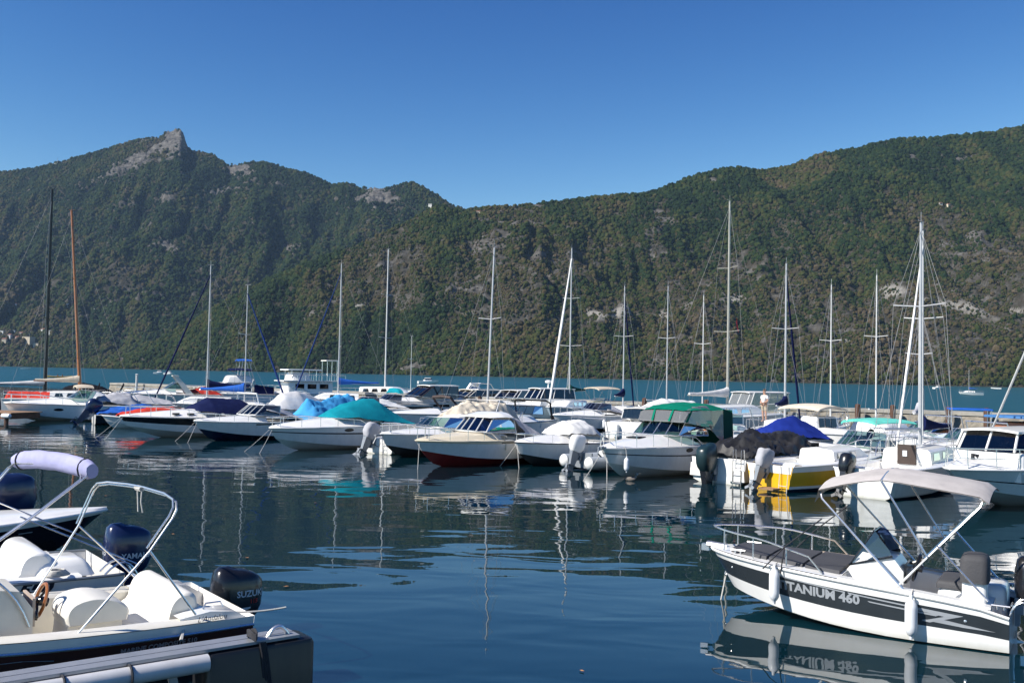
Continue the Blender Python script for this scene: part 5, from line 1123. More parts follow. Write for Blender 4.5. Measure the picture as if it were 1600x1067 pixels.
    H.make(P, BLUEB, ((0, 1, OLDW, 'hull_side'),), OLDW, WHITE, .025); H.well(P, .05, .42, WHITE, .3, .74); H.deckplate(P, .415, 1, WHITE, 'foredeck', .015, .04); trunk(P, H, .42, .82, .80, .48, WHITE, G_DARK, 2)
    mb = MB(); mb.box((-.58, -.02, 1.17), (.05, .58, .62)); mb.build('companionway_hatch', mat('hatch_brown', (.05, .032, .024), .5), P, 0); mb = MB(); mb.box((-.62, .02, 1.2), (.02, .14, .18)); mb.build('notice', PAINTW, P, 0)
    D_ = (P.location+Vector((.1*.72, .1*.69, 0))).y; rig(P, .45, 1.45, CAMH+ray(1413, 348).z*(D_+.3), ALU, .065, ((.62, .85),), 2.6, C_GREY, .5, (3.3, 0, 1.0), (-3.3, 0, .9), (.4, 1.1, .95), sailbag=False)
    H.outboard(P, .45, BLACKP, 1.0, .45, z=.6); H.rails(P, .78, 1, .5, 2, r=.014)
    # big white bow on the right edge
    H = Hull(8.4, 2.9, 1.16, 1.05, bq=.66, kx=.74, cx=.92, chz=.16, sheer=1.3); hd = head(-.80, -.60); P = empty('cabin_cruiser', (0, 0, 0), hd); tag(P, 'white wheelhouse cruiser whose bow enters from the right edge', 'motorboat')
    b = ground(1484, 732, 1.16); P.location = (b.x+4.2*.80, b.y+4.2*.60, 0)
    H.make(P, WHITE, ((0, .45, WHITE, 'hull_side'), (.45, .50, CHAR, 'hull_stripe'), (.50, 1, WHITE, 'gunwale_side')), WHITE, WHITE, .03); H.foredeck(P, .78, .26, WHITE, steep=.4); H.deckplate(P, 0, .79, WHITE, 'side_deck'); H.rails(P, .5, 1, .52, 5, r=.017, mid=True)
    mb = MB(); mb.rbox((.7, 0, 1.30), (3.2, 2.0, .60), .15); mb.build('cabin_side', WHITE, P, 40); glassbox(P, -.7, 2.3, .98, .90, 1.58, 2.12, WHITE, G_DARK, WHITE, .35)
    mb = MB(); mb.tube([(3.0, .0, 1.25), (3.0, 0, 1.5), (2.9, .1, 1.45)], .06, 6); mb.build('windlass', RUB, P)
    a = inv_local(P, ground(1536, 703, 1.25)); e = ray(1604, 545); mb = MB(); dd = P.location.y+.6; tp = inv_local(P, CAM+e*dd); mb.tube([a, a.lerp(tp, .5), a+(tp-a)*1.6], .035, 8); mb.build('furled_forestay', WMAST, P)
front_row()
# ------------------------------------------------------------------ breakwater and pontoon
def breakwater():
    # rubble core with a concrete cap; the plan line comes from its top edge in view
    pts = [(172, 598), (520, 611), (920, 626), (1250, 636), (1480, 643), (1750, 653)]
    top = [ground(x, y, 1.45) for x, y in pts]
    P = empty('breakwater', (0, 0, 0)); tag(P, 'long grey stone breakwater closing the harbour behind the boats', 'breakwater')
    rows = []; rng = random.Random(3); cap = []
    N = 170
    for i in range(N+1):
        u = i/N*(len(top)-1); k = min(len(top)-2, int(u)); c = top[k].lerp(top[k+1], u-k)
        d = (top[k+1]-top[k]).normalized(); n = Vector((-d.y, d.x, 0))        # away from us
        if n.y < 0: n = -n
        jt = lambda s_: Vector((rng.uniform(-s_, s_), rng.uniform(-s_, s_), rng.uniform(-s_, s_)))
        c0 = Vector((c.x, c.y, 0))
        rows.append([c0-n*.55+Vector((0, 0, -1.0)), c0-n*.30+Vector((0, 0, .0))+jt(.1), c0-n*.16+Vector((0, 0, .35))+jt(.10), c0-n*.08+Vector((0, 0, .7))+jt(.08), c0-n*.02+Vector((0, 0, 1.05))+jt(.05), c0+n*.05+Vector((0, 0, 1.25)), c0+n*2.4+Vector((0, 0, 1.25)), c0+n*4.5+Vector((0, 0, -1))])
        hz = rng.uniform(-.015, .015); cap.append([c0-n*.06+Vector((0, 0, 1.22)), c0-n*.06+Vector((0, 0, 1.45+hz)), c0+n*2.0+Vector((0, 0, 1.47+hz)), c0+n*2.0+Vector((0, 0, 1.22))])
    mb = MB(); mb.grid(rows); mb.add(rows[0], [tuple(range(8))]); mb.build('rubble_wall', STONE, P, 0)
    mb = MB(); mb.grid(cap); mb.add(cap[0], [(0, 1, 2, 3)]); mb.build('capping', CONC, P, 30)
    for px in (220, 1108, 1230, 1395, 1486, 1545, 1342, 1010, 760):
        i = min(range(N), key=lambda q: abs(project(cap[q][1])[0]-px)); c = cap[i][0]; d = (cap[i+1][0]-cap[i][0]).normalized(); n = Vector((d.y, -d.x, 0))
        c = Vector((c.x, c.y, 0))+n*.75; light = px == 220
        mb = MB(); mb.tube([(c.x, c.y, -1.5), (c.x, c.y, 2.6 if light else 1.75)], .14 if light else .20, 10)
        mb.lathe([(.21, 0), (.16, .06), (.03, .10)], 10, Matrix.Translation((c.x, c.y, 2.6 if light else 1.75))); o = mb.build('mooring_pile', WMAST if light else WOODD)
        tag(o, {220: 'pale mooring pile by the breakwater head at left', 1108: 'dark wooden pile behind the beige covered boom', 1230: 'dark wooden pile at the breakwater near the man', 1395: 'dark wooden pile right of the mint bimini', 1486: 'dark wooden pile behind the navy sail cover', 1545: 'dark wooden pile beside the blue bimini', 1342: 'dark wooden pile behind the mint bimini', 1010: 'dark wooden pile behind the navy boom sailboat', 760: 'dark wooden pile behind the cream cruisers'}[px], 'pile', 'mooring piles')
breakwater()
def pontoon():
    # walkway that the front rows tie up to
    n = Vector((.555, .83, 0)); d = Vector((.83, -.555, 0)); c = n*39.6
    P = empty('pontoon', c+d*-6, math.atan2(d.y, d.x)); tag(P, 'low wooden walkway pontoon behind the front row of boats', 'pontoon')
    mb = MB(); mb.box((-10.4, 0, .20), (39.4, 1.5, .30)); mb.build('pontoon_frame', GREYP, P, 0)
    m = PLANK; me = None
    for k in range(98):
        if me is None: mb = MB(); mb.box((0, 0, 0), (.36, 1.6, .04)); o = mb.build('plank', m, P, 0); me = o.data
        else: o = bpy.data.objects.new('plank', me); COL.objects.link(o); o.parent = P
        o.location = (-29.8+k*.4, 0, .372)
    # brown dock at far left
    g = ground(-4, 660); Q = empty('dock', (g.x-3, g.y+1.5, 0), math.atan2(-.3, .95)); tag(Q, 'brown wooden dock at the far left edge', 'dock')
    me = None
    for k in range(14):
        if me is None: mb = MB(); mb.box((0, 0, 0), (.36, 2.4, .05)); o = mb.build('plank', PLANK, Q, 0); me = o.data
        else: o = bpy.data.objects.new('plank', me); COL.objects.link(o); o.parent = Q
        o.location = (-.4+k*.4, 0, .62)
    mb = MB(); mb.box((2.1, 0, .42), (5.6, 2.2, .30)); mb.build('dock_frame', mat('dock_edge', (.20, .09, .045), .8, var=.3), Q, 0)
    for k in range(3):
        mb = MB(); mb.tube([(-.3+2.4*k, -1.05, -1.5), (-.3+2.4*k, -1.05, .58)], .12, 8); mb.build('dock_post', WOODD, Q)
    for k, x in enumerate((3.2, 4.7)):
        mb = MB(); mb.lathe([(.03, -.36), (.13, -.28), (.15, 0), (.13, .28), (.03, .36)], 10, Matrix.Translation((x, -1.28, .46)) @ Matrix.Rotation(math.pi/2, 4, 'Y')); mb.build('fender', FEND, Q)
pontoon()

# ------------------------------------------------------------------ sailing boats
def topz(px, py, D): return CAMH+ray(px, py).z*D
def sail(label, px, D, L, hd, top, hm=WHITE, bm=BLUEB, boot=None, mm=ALU, cov=C_NAVY, furl=None, boomL=None, name='sailboat', xm=None, swing=0.0, spr=None, sailbag=True, lean=0.0, boomz=.75, hb=None, boomdir=-1, deckm=WHITE, r=None, boom=True, furlr=.055, cabin=True):
    hb = hb or .11*L+.18; B = .30*L+.35; H = Hull(L, B, hb, hb*.85, .3, stern=.72, bp=2.0, bq=.8, chz=.06, cb=.80, kx=.88, sheer=1.4, xm=.42)
    xm = .07*L if xm is None else xm
    P = boat(name, label, 'sailboat', px, 0, hd, H, xm, D)
    bands = ((0, 1, hm, 'hull_side'),) if boot is None else ((0, .78, hm, 'hull_side'), (.78, .90, boot, 'sheer_stripe'), (.90, 1, hm, 'gunwale_side'))
    H.make(P, bm, bands, hm, deckm, .03); H.well(P, .05, .36, deckm, .35, .72); H.deckplate(P, .355, 1, deckm, 'foredeck', .015, .04)
    if cabin: trunk(P, H, .36, .80, B*.30, .06*L, deckm, G_DARK, 3)
    zr = H.zs(.57)+.05*L; D2 = P.location.y+xm*math.sin(hd)
    T = topz(top[0], top[1], D2); r = (r or .0068*T)*.80
    sp = spr if spr is not None else (((.58, .095*L),) if T < 12 else ((.36, .10*L), (.67, .08*L)))
    rig(P, xm, zr, T, mm, r, sp, (.36*L if boomL is None else boomL) if boom else 0, cov, boomz, (L/2-.1, 0, hb+.1), (-L/2+.1, 0, hb*.9), (xm-.1, B*.46, hb), furl, furlr, lean, boomdir, sailbag, True, swing)
    H.rails(P, .82, 1, .55, 2, r=.016, inset=.9)
    mb = MB()
    for sg in (1, -1):
        q = [(-L/2+.15+k*L*.145, sg*H.hbm(.03+k*.145)*.95, H.zs(.03+k*.145)) for k in range(6)]
        for a in q: mb.tube([a, (a[0], a[1], a[2]+.55)], .012, 4)
        mb.tube([(a[0], a[1], a[2]+.55) for a in q], .008, 4)
    mb.tube([(-L/2+.15, H.hbm(.03)*.95, hb*.86+.55), (-L/2+.05, 0, hb*.86+.57), (-L/2+.15, -H.hbm(.03)*.95, hb*.86+.55)], .014, 4); mb.build('guard_rail', STEEL, P)
    return P, H
C_MBLUE = cloth('mid_blue', (.015, .04, .15)); AWAY = head(.57, .82); LFT = head(-.83, .555); RGT = head(.83, -.555); BK = head(-.57, -.82)
def sails():
    P, H = sail('racing yacht with tall black mast and pale sail on its boom at far left', 60, 80, 11.5, head(-.3, .95), (60, 297), NAVYG, DARKB, deckm=CHAR, cabin=False, hb=.75, mm=BMAST, cov=C_LGREY, boomL=4.6, boomz=.55, swing=0.0, boom=True, r=.20, xm=.6)
    P.rotation_euler.z = head(.96, .28)
    sail('classic boat with varnished wooden mast behind the far left cruiser', 126, 72, 9, head(.97, .2), (107, 330), OLDW, DARKB, mm=WOOD, cov=C_TAN, lean=1.05, r=.17, boomL=3.2, spr=((.62, .5),))
    sail('sailboat with navy furled headsail, its mast above the navy covered cruiser', 324, 68, 8.2, head(-.95, -.3), (333, 415), WHITE, DARKB, cov=C_NAVY, furl=C_NAVY, xm=.5)
    sail('sailboat with blue furled headsail leaning right, behind the grey tent', 383, 62, 7.4, head(.95, -.3), (384, 446), WHITE, DARKB, cov=C_BLUE, furl=C_MBLUE, xm=.4, boomL=3.4)
    sail('sailboat with bright blue sail cover and blue furled headsail', 529, 84, 8.8, head(-.95, -.2), (533, 412), WHITE, BLUEB, cov=C_BLUE, furl=C_MBLUE, xm=.5, boomL=3.6, boomz=.9)
    sail('tall masted white yacht left of the dark framed hardtop cruiser', 602, 98, 11.5, head(.9, -.43), (602, 390), WHITE, BLUEB, mm=WMAST, cov=C_WHITE, boom=False)
    sail('distant sailboat with the thinnest short mast behind the hardtop cruiser', 642, 120, 7, head(.9, -.43), (642, 525), WHITE, DARKB, mm=WMAST, boom=False)
    sail('sailboat whose thick mast leans right in the middle of the harbour', 762, 47, 7.2, AWAY, (773, 386), WHITE, DARKB, mm=ALU, lean=-.34, boom=False, r=.075, cov=C_GREY)
    P, H = sail('blue grey hulled sailboat with white furled headsail and pennant', 890, 74, 9.0, head(-.42, -.91), (894, 388), PALEB, DARKB, cov=C_DGREEN, furl=C_WHITE, xm=.4, boomL=3.4, swing=0, furlr=.09)
    sail('white sailboat with navy sail cover and dark stay beside the green canopy', 974, 70, 7.6, head(.35, .93), (975, 447), OLDW, DARKB, cov=C_NAVY, furl=C_NAVY, xm=.3, boomL=2.4)
    sail('sailboat with slender bare mast just left of the beige boom yacht', 1042, 66, 6.8, AWAY, (1043, 447), WHITE, DARKB, boomL=3.0, sailbag=False)
    sail('sailboat with the shorter mast between two taller ones behind the green canopy', 1098, 68, 6.6, AWAY, (1096, 462), WHITE, BLUEB, mm=WMAST, boom=False)
    P, H = sail('large yacht with tallest central mast and beige covered boom', 1137, 58, 11, head(.85, .5), (1140, 314), WHITE, BLUEB, mm=mat('mast_bronze', (.42, .40, .34), .4, .4), cov=C_LGREY, boomL=3.1, boomz=.6, r=.11, xm=.6)
    D = P.location.y; a = inv_local(P, at(1150, D)); fl = MB(); z = topz(1150, 505, D)
    fl.grid([[(a.x, a.y, z+.45), (a.x+.02, a.y+.05, z-.25)], [(a.x+.12, a.y+.10, z+.30), (a.x+.25, a.y+.12, z-.35)], [(a.x+.16, a.y+.22, z+.05), (a.x+.34, a.y+.2, z-.55)]]); fl.build('red_white_flag', mat('flag_red', (.5, .05, .06), .8, var=.5, vscale=4), P, 0)
    sail('sailboat with navy sail cover next to the man on deck', 1227, 52, 7.6, head(.5, .86), (1222, 412), WHITE, DARKB, mm=ALU, cov=C_NAVY, furl=C_NAVY, xm=.3, boomL=1.8, r=.085)
    sail('sailboat with bare boom behind the beige bimini boat', 1298, 58, 6.8, head(.5, .86), (1300, 445), WHITE, DARKB, mm=WMAST, boomL=2.4, sailbag=False, cov=C_WHITE)
    sail('sailboat with bare boom behind the mint bimini boat', 1369, 54, 6.8, head(.5, .86), (1372, 430), WHITE, DARKB, mm=WMAST, boomL=2.2, sailbag=False)
    sail('sailboat with heavy dark navy sail cover and white furled headsail at right', 1441, 37, 7.6, head(-.62, -.78), (1444, 361), WHITE, BLUEB, mm=WMAST, cov=C_NAVY, furl=C_WHITE, boomL=2.0, boomz=.45, r=.075, furlr=.042, swing=0.25, hb=.9)
    sail('sailboat behind the navy sail cover with a raised grey sail bundle', 1436, 48, 6.6, head(.5, .86), (1437, 470), WHITE, DARKB, mm=WMAST, cov=C_GREY, boomL=1.8)
    sail('white yacht under bare mast sailing on the lake at right', 1514, 320, 7.8, head(-.97, .1), (1512, 577), WHITE, WHITE, cov=C_BLUE, mm=WMAST, r=.06)
sails()

# ------------------------------------------------------------------ motor boats of the back rows
def mid_row():
    def base(label, px, D, L, B, hb, hs, hd, hm=WHITE, name='motorboat', bottom=DARKB, rub=GREYP, t0=.45, hc=.3, cat='motorboat', deck=WHITE, bands=None, floor=.3, **kw):
        H = Hull(L, B, hb, hs, bq=.68, kx=.86, **kw); P = boat(name, label, cat, px, 0, hd, H, 'mid', D)
        H.make(P, bottom, bands or ((0, 1, hm, 'hull_side'),), hm, rub, .03)
        if hc is not None: H.foredeck(P, t0, hc, deck, steep=.5)
        else: H.deckplate(P, t0-.005, 1, deck, 'foredeck')
        H.well(P, .05, t0, deck, floor, .84); return P, H
    # left, on the lake side
    P, H = base('black hulled white motorboat with black cover behind the wooden mast', 118, 84, 7.5, 2.5, 1.1, 1.0, head(-.95, -.3), BLACKG, bands=((0, .7, BLACKG, 'hull_side'), (.7, 1, WHITE, 'gunwale_side'))); cover(P, [(.9, 1.0, 1.4, 1.6), (-.6, 1.1, 1.3, 2.0), (-2.2, 1.1, 1.1, 1.7), (-3.4, 1, 1.05, 1.1)], C_BLACK)
    P, H = base('motorboat with two folded black bimini frames behind the far left cruiser', 160, 78, 6.5, 2.3, 1.0, .9, head(-.9, -.4), WHITE)
    for x in (.2, -1.6): mb = MB(); mb.tube([(x+.5, -.9, .95), (x, -.9, 2.0), (x, 0, 2.1), (x, .9, 2.0), (x+.5, .9, .95)], [.02, .05, .06, .05, .02], 6); mb.build('folded_bimini', C_BLACK, P)
    P, H = base('dark grey covered boat with tilted white poles behind the red skiff', 205, 64, 6.4, 2.3, 1.0, .9, head(-.9, -.4), CHAR); cover(P, [(1.0, .9, 1.1, 1.3), (-.5, 1.05, 1.05, 1.6), (-2.6, 1.0, 1.0, 1.2)], C_GREY)
    for k in range(3): mb = MB(); mb.tube([(-1.5+.9*k, .95, 1.0), (-.9+.9*k, .9, 1.9)], .025, 5); mb.build('bimini_pole', STEEL, P)
    P, H = base('cruiser with slanted tan radar arch and red trim', 268, 84, 8.8, 2.9, 1.25, 1.15, head(-.92, -.38), OFFW, t0=.46, hc=.5); H.windscreen(P, .7, 1.1, H.roofz(.54), .55, .8, 1.2, G_GREEN); H.rails(P, .5, 1, .5, 4, r=.022)
    for sg in (1, -1): mb = MB(); mb.poly([(-1.2, sg*1.25, 1.2), (-1.8, sg*1.25, 1.2), (-.5, sg*1.15, 2.75), (-.1, sg*1.15, 2.75)], .10, 1); mb.build('radar_arch_leg', OFFW, P, 0)
    mb = MB(); mb.box((-.3, 0, 2.80), (.5, 2.5, .10)); mb.build('radar_arch', OFFW, P, 0); cover(P, [(-1.5, 1.2, 1.3, 1.5), (-3.0, 1.25, 1.2, 1.9), (-4.2, 1.15, 1.15, 1.2)], C_RED, 'red_cover', wr=.04)
    P, H = base('flybridge cruiser with white bridge screen and navy canvas', 352, 88, 9.5, 3.2, 1.35, 1.2, head(-.9, -.43), WHITE, 'flybridge_cruiser', t0=.5, hc=.45); mb = MB(); mb.rbox((-.6, 0, 1.75), (3.6, 2.4, 1.0), .2, top=(.85, .9)); mb.build('cabin_side', WHITE, P, 40)
    glassbox(P, -2.2, 1.2, 1.2, 1.1, 1.5, 2.2, WHITE, G_DARK, WHITE, .7); mb = MB(); mb.rbox((-1.1, 0, 2.6), (2.4, 2.3, .65), .2, top=(.8, .88)); mb.build('flybridge', WHITE, P, 40); bimini(P, -2.2, -.3, 1.1, 3.45, C_NAVY, 2.6)
    mb = MB(); mb.grid([[(-2.4, -1.2, 2.1), (-2.4, 1.2, 2.1)], [(-4.2, -1.2, 1.9), (-4.2, 1.2, 1.9)]]); mb.grid([[(-2.4, 1.2, 2.1), (-4.2, 1.2, 1.9)], [(-2.4, 1.25, 1.2), (-4.2, 1.25, 1.2)]]); mb.build('aft_canopy', C_NAVY, P, 0); H.rails(P, .5, 1, .55, 5, r=.022)
    P, H = base('fishing cruiser with tall tower and small blue top', 372, 96, 8.5, 3.0, 1.3, 1.1, head(-.9, -.43), WHITE, t0=.5, hc=.5); H.windscreen(P, .6, 1.15, 1.9, .7, .8, 1.4, G_CLEAR, fr=.03); bimini(P, -1.2, .2, .9, 4.4, C_BLUE, 1.3, fm=ALU)
    mb = MB()
    for sg in (1, -1): mb.tube([(.2, sg*.9, 1.2), (-.3, sg*.8, 4.3)], .035, 6); mb.tube([(-1.8, sg*.9, 1.2), (-.9, sg*.8, 4.3)], .035, 6); mb.tube([(.05, sg*.88, 2.5), (-1.5, sg*.88, 2.5)], .03, 6)
    mb.tube([(.05, -.88, 2.5), (.05, .88, 2.5)], .03, 6); mb.tube([(-1.5, -.88, 2.5), (-1.5, .88, 2.5)], .03, 6); mb.build('tower_frame', ALU, P)
    # trawler
    P, H = base('white trawler yacht with upper deck awning left of the blue sail cover', 468, 92, 9.5, 3.2, 1.35, 1.25, head(-.85, -.52), WHITE, 'trawler_yacht', t0=.62, hc=.2, floor=.8); mb = MB(); mb.rbox((-.7, 0, 1.85), (4.4, 2.6, 1.2), .12); mb.build('cabin_side', WHITE, P, 40)
    for k in range(3):
        for sg in (1, -1): mb = MB(); mb.box((-2.0+1.2*k, sg*1.31, 2.0), (.85, .03, .45)); mb.build('cabin_window', G_DARK, P, 0)
    mb = MB(); mb.box((-1.1, 0, 2.5), (6.2, 3.0, .10)); mb.build('upper_deck', WHITE, P, 0); mb = MB(); mb.rbox((.2, 0, 2.95), (2.0, 2.3, .85), .25, top=(.8, .85)); mb.build('upper_helm', WHITE, P, 40)
    mb = MB(); mb.rbox((-.1, 0, 3.55), (3.3, 2.5, .12), .05); mb.build('hardtop', OLDW, P, 40); mb = MB(); mb.rbox((-3.0, 0, 4.5), (1.3, 1.5, .10), .04); mb.build('bridge_awning', OFFW, P, 40)
    mb = MB()
    for x in (-2.5, -3.5):
        for sg in (1, -1): mb.tube([(x, sg*.7, 2.55), (x, sg*.7, 4.46)], .03, 5)
    for sg in (1, -1):
        for x in (-1.3, 1.1): mb.tube([(x, sg*1.0, 2.55), (x, sg*1.0, 3.5)], .04, 5)
        for k in range(8): mb.tube([(-4.1+.8*k, sg*1.45, 2.55), (-4.1+.8*k, sg*1.45, 3.1)], .02, 4)
        mb.tube([(-4.1, sg*1.45, 3.1), (1.5, sg*1.45, 3.1)], .02, 4)
    mb.build('deck_stanchion', STEEL, P); H.rails(P, .45, 1, .7, 6, r=.022)
    # teal folded bimini
    P, H = base('dark striped motorboat with folded teal bimini', 605, 74, 7.0, 2.5, 1.1, 1.0, head(-.8, -.6), WHITE, bands=((0, .6, GREYW, 'hull_side'), (.6, .85, BLACKG, 'hull_band'), (.85, 1, WHITE, 'gunwale_side'))); H.windscreen(P, .5, .95, H.roofz(.55), .45, .55, 1.0, G_DARK); cover(P, [(-1.0, .2, 1.9, 2.0), (-.9, 1.05, 1.85, 2.22, 3), (-.55, 1.05, 1.85, 2.25, 3), (-.4, .3, 1.9, 2.1)], C_TURQ, 'folded_bimini', wr=.03)
    mb = MB(); mb.tube([(-1.6, -1.05, 1.0), (-.7, -1.02, 1.95)], .02, 5); mb.build('bimini_pole', STEEL, P); mb = MB(); mb.tube([(-1.6, 1.05, 1.0), (-.7, 1.02, 1.95)], .02, 5); mb.build('bimini_pole', STEEL, P)
    P, H = base('white cruiser with brown framed hardtop and tinted side glass', 663, 78, 9.0, 3.0, 1.25, 1.15, head(-.8, -.6), WHITE, bands=((0, .62, GREYW, 'hull_side'), (.62, .82, BLACKG, 'hull_band'), (.82, 1, WHITE, 'gunwale_side')), t0=.45, hc=.4); glassbox(P, -2.6, 1.3, 1.25, 1.15, 1.55, 2.45, WHITE, G_DARK, mat('frame_brown', (.06, .04, .03), .4), 1.4, .1); H.rails(P, .5, 1, .5, 4, r=.02)
    P, H = base('motorboat with folded brown bimini in front of the hardtop cruiser', 672, 60, 6.4, 2.3, 1.0, .9, head(-.75, -.66), WHITE); H.porthole(P, .3, .7, .3, .10); mb = MB(); mb.tube([(-2.0, -1.0, .95), (-1.2, -1.0, 1.65), (-.95, -.9, 1.95), (-.95, 0, 2.02), (-.95, .9, 1.95), (-1.2, 1.0, 1.65), (-2.0, 1.0, .95)], [.05, .07, .09, .09, .09, .07, .05], 8); mb.build('folded_bimini', mat('canvas_brown', (.07, .05, .045), .9), P); cover(P, [(-1.6, 1.0, 1.0, 1.15), (-2.4, 1.05, .95, 1.25), (-3.1, 1.0, .9, .95)], C_GREY)
    # cream bundle
    P, H = base('boat heaped with cream canvas behind the pale green windscreen', 735, 46, 6.4, 2.4, 1.05, .95, head(-.6, -.8), WHITE); cover(P, [(2.2, .5, 1.15, 1.25), (1.0, .95, 1.2, 1.75), (.2, 1.05, 1.15, 2.0), (-.8, 1.1, 1.1, 1.9, 2.6), (-2.0, 1.1, 1.0, 2.05, 3), (-2.6, 1.1, 1.0, 1.8, 3), (-3.0, 1.05, .95, 1.2)], C_BEIGE, 'cream_cover', wr=.09)
    mb = MB(); mb.tube([(-.3, -1.1, 1.0), (-1.0, -1.05, 2.2), (-1.0, 1.05, 2.2), (-.3, 1.1, 1.0)], .02, 6); mb.build('bimini_pole', STEEL, P)
    P, H = base('cream flybridge cruiser with screened bridge behind the leaning mast', 735, 80, 9.0, 3.0, 1.3, 1.2, head(-.8, -.6), OFFW, 'flybridge_cruiser', t0=.5, hc=.35, deck=OFFW); glassbox(P, -2.4, 1.2, 1.25, 1.15, 1.6, 2.15, OFFW, G_DARK, OFFW, .9); H.windscreen(P, .0, 1.0, 2.22, .5, .3, 1.5, G_CLEAR, fr=.03); H.rails(P, .5, 1, .5, 4, r=.02)
    P, H = base('black framed sports boat with grey cover left of the wheelhouse boat', 812, 52, 6.6, 2.4, 1.0, .95, head(-.35, -.94), WHITE, bands=((0, .85, GREYW, 'hull_side'), (.85, 1, WHITE, 'gunwale_side'))); H.windscreen(P, .5, 1.0, 1.35, .42, .7, 1.4, G_CLEAR, fm=BLACKP); mb = MB(); mb.tube([(-2.6, -1.05, .95), (-2.2, -1.05, 1.9), (-1.9, -.9, 2.05), (-1.9, .9, 2.05), (-2.2, 1.05, 1.9), (-2.6, 1.05, .95)], .05, 7); mb.build('folded_bimini', C_BLACK, P)
    P, H = base('white wheelhouse boat with pale canvas roof', 800, 78, 7.6, 2.7, 1.2, 1.1, head(-.6, -.8), WHITE, t0=.5, hc=.3); glassbox(P, -2.4, 1.1, 1.15, 1.05, 1.55, 2.2, C_LGREY, G_DARK, WHITE, .9); H.rails(P, .5, 1, .5, 4, r=.02)
    P, H = base('white wheelhouse fishing boat with big side windows and radar', 850, 74, 7.6, 2.8, 1.25, 1.1, head(-.86, -.5), WHITE, 'wheelhouse_boat', t0=.55, hc=.3); mb = MB(); mb.rbox((-.6, 0, 1.45), (3.2, 2.2, .6), .1); mb.build('cabin_side', WHITE, P, 40); glassbox(P, -2.2, 1.2, 1.12, 1.0, 1.72, 2.45, WHITE, G_DARK, WHITE, .5); mb = MB(); mb.tube([(-.4, 0, 2.5), (-.4, 0, 2.9)], .05, 6); mb.lathe([(.02, -.12), (.24, -.08), (.26, .04), (.12, .12)], 12, Matrix.Translation((-.4, 0, 3.0))); mb.build('radar_dome', WHITE, P); H.rails(P, .5, 1, .5, 4, r=.02)
    mb = MB(); mb.tube([(-1.6, .8, 2.5), (-1.7, .85, 4.2)], .015, 4); mb.build('radio_aerial', WMAST, P)
    P, H = base('pale boat with tan bimini left of the navy boom sailboat', 935, 80, 6.6, 2.4, 1.0, .9, head(-.8, -.6), OFFW); bimini(P, -1.6, .8, 1.0, 2.5, C_TAN, .95); H.windscreen(P, .6, .95, 1.25, .4, .5, 1.0, G_CLEAR)
    P, H = base('white boat with curved wing bows left of the green canopy cruiser', 1012, 56, 6.8, 2.5, 1.05, .95, head(.5, .86), WHITE); glassbox(P, -1.4, 1.0, 1.0, .9, 1.1, 1.65, WHITE, G_DARK, WHITE, .5); mb = MB(); mb.rbox((-3.5, .4, .5), (.35, .35, .7), .1); mb.build('outboard_motor', OLDW, P, 40)
    P, H = base('cabin cruiser with enclosed clear canopy behind the man', 1165, 64, 8.6, 2.9, 1.25, 1.1, head(-.9, -.43), WHITE, t0=.5, hc=.4); glassbox(P, -2.8, .9, 1.15, 1.1, 1.35, 2.6, C_LGREY, G_VINYL, WMAST, .6); H.rails(P, .5, 1, .55, 5, r=.02); H.fender(P, .5, .6, .6, .12, 1)
    P, H = base('overturned style white tender on deck blocks behind the green canopy', 1052, 62, 6.2, 2.2, .9, .85, head(.8, .6), WHITE, hc=None); cover(P, [(3.0, .1, 1.0, 1.2), (1.8, .9, 1.1, 1.95), (-1.0, 1.05, 1.1, 2.1), (-2.8, .9, 1.0, 1.6), (-3.1, .3, .95, 1.1)], C_WHITE, 'white_cover', wr=.03)
    P['label'] = 'boat under a rounded white cover just left of the beige boom'
    # right half
    P, H = base('white boat with bow rail under a royal blue tent cover', 1200, 42, 5.8, 2.2, .95, .85, head(-.88, -.47), WHITE, hc=.2, t0=.55); cover(P, [(.4, .95, 1.0, 1.25), (-.6, 1.05, .98, 1.70, 1.1), (-1.5, 1.1, .95, 1.85, 1.0), (-2.8, 1.05, .85, 1.35, 1.0), (-3.0, 1.0, .8, .9)], C_ROYAL, 'blue_tent_cover', wr=.03); H.rails(P, .6, 1, .32, 3, r=.016)
    P, H = base('low white cabin boat with brown interior behind the black tarpaulin', 1252, 37, 5.0, 2.0, .85, .72, head(.94, -.34), WHITE, hc=.38, t0=.45); mb = MB(); mb.poly([(-.35, 0, .9), (-.30, 0, 1.22), (-2.2, 0, 1.10), (-2.3, 0, .9)], 1.5, 1); mb.build('wooden_cockpit_side', mat('mahogany', (.16, .045, .025), .35, var=.3, vscale=6), P, 20)
    for sg in (1, -1): mb = MB(); mb.box((.45, sg*.66, 1.02), (.5, .05, .2), rz=-.15*sg); mb.build('cabin_window', G_DARK, P, 0)
    P, H = base('white boat with beige bimini and paned cabin front', 1285, 47, 6.6, 2.5, 1.0, .9, head(.5, -.86), WHITE, hc=.25, t0=.5); bimini(P, -1.9, .7, 1.05, 2.15, C_BEIGE, .95, arch=.18, droop=.1); mb = MB(); mb.rbox((-.2, 0, 1.35), (1.2, 1.7, .75), .1, top=(.8, .85)); mb.build('cabin_side', WHITE, P, 40)
    for k in range(3): mb = MB(); mb.box((.36, -.42+.42*k, 1.42), (.03, .34, .42), ry=-.16); mb.build('cabin_window', G_DARK, P, 0)
    H.fender(P, .6, .5, .5, .11, 1); H.fender(P, .5, .5, .5, .11, -1)
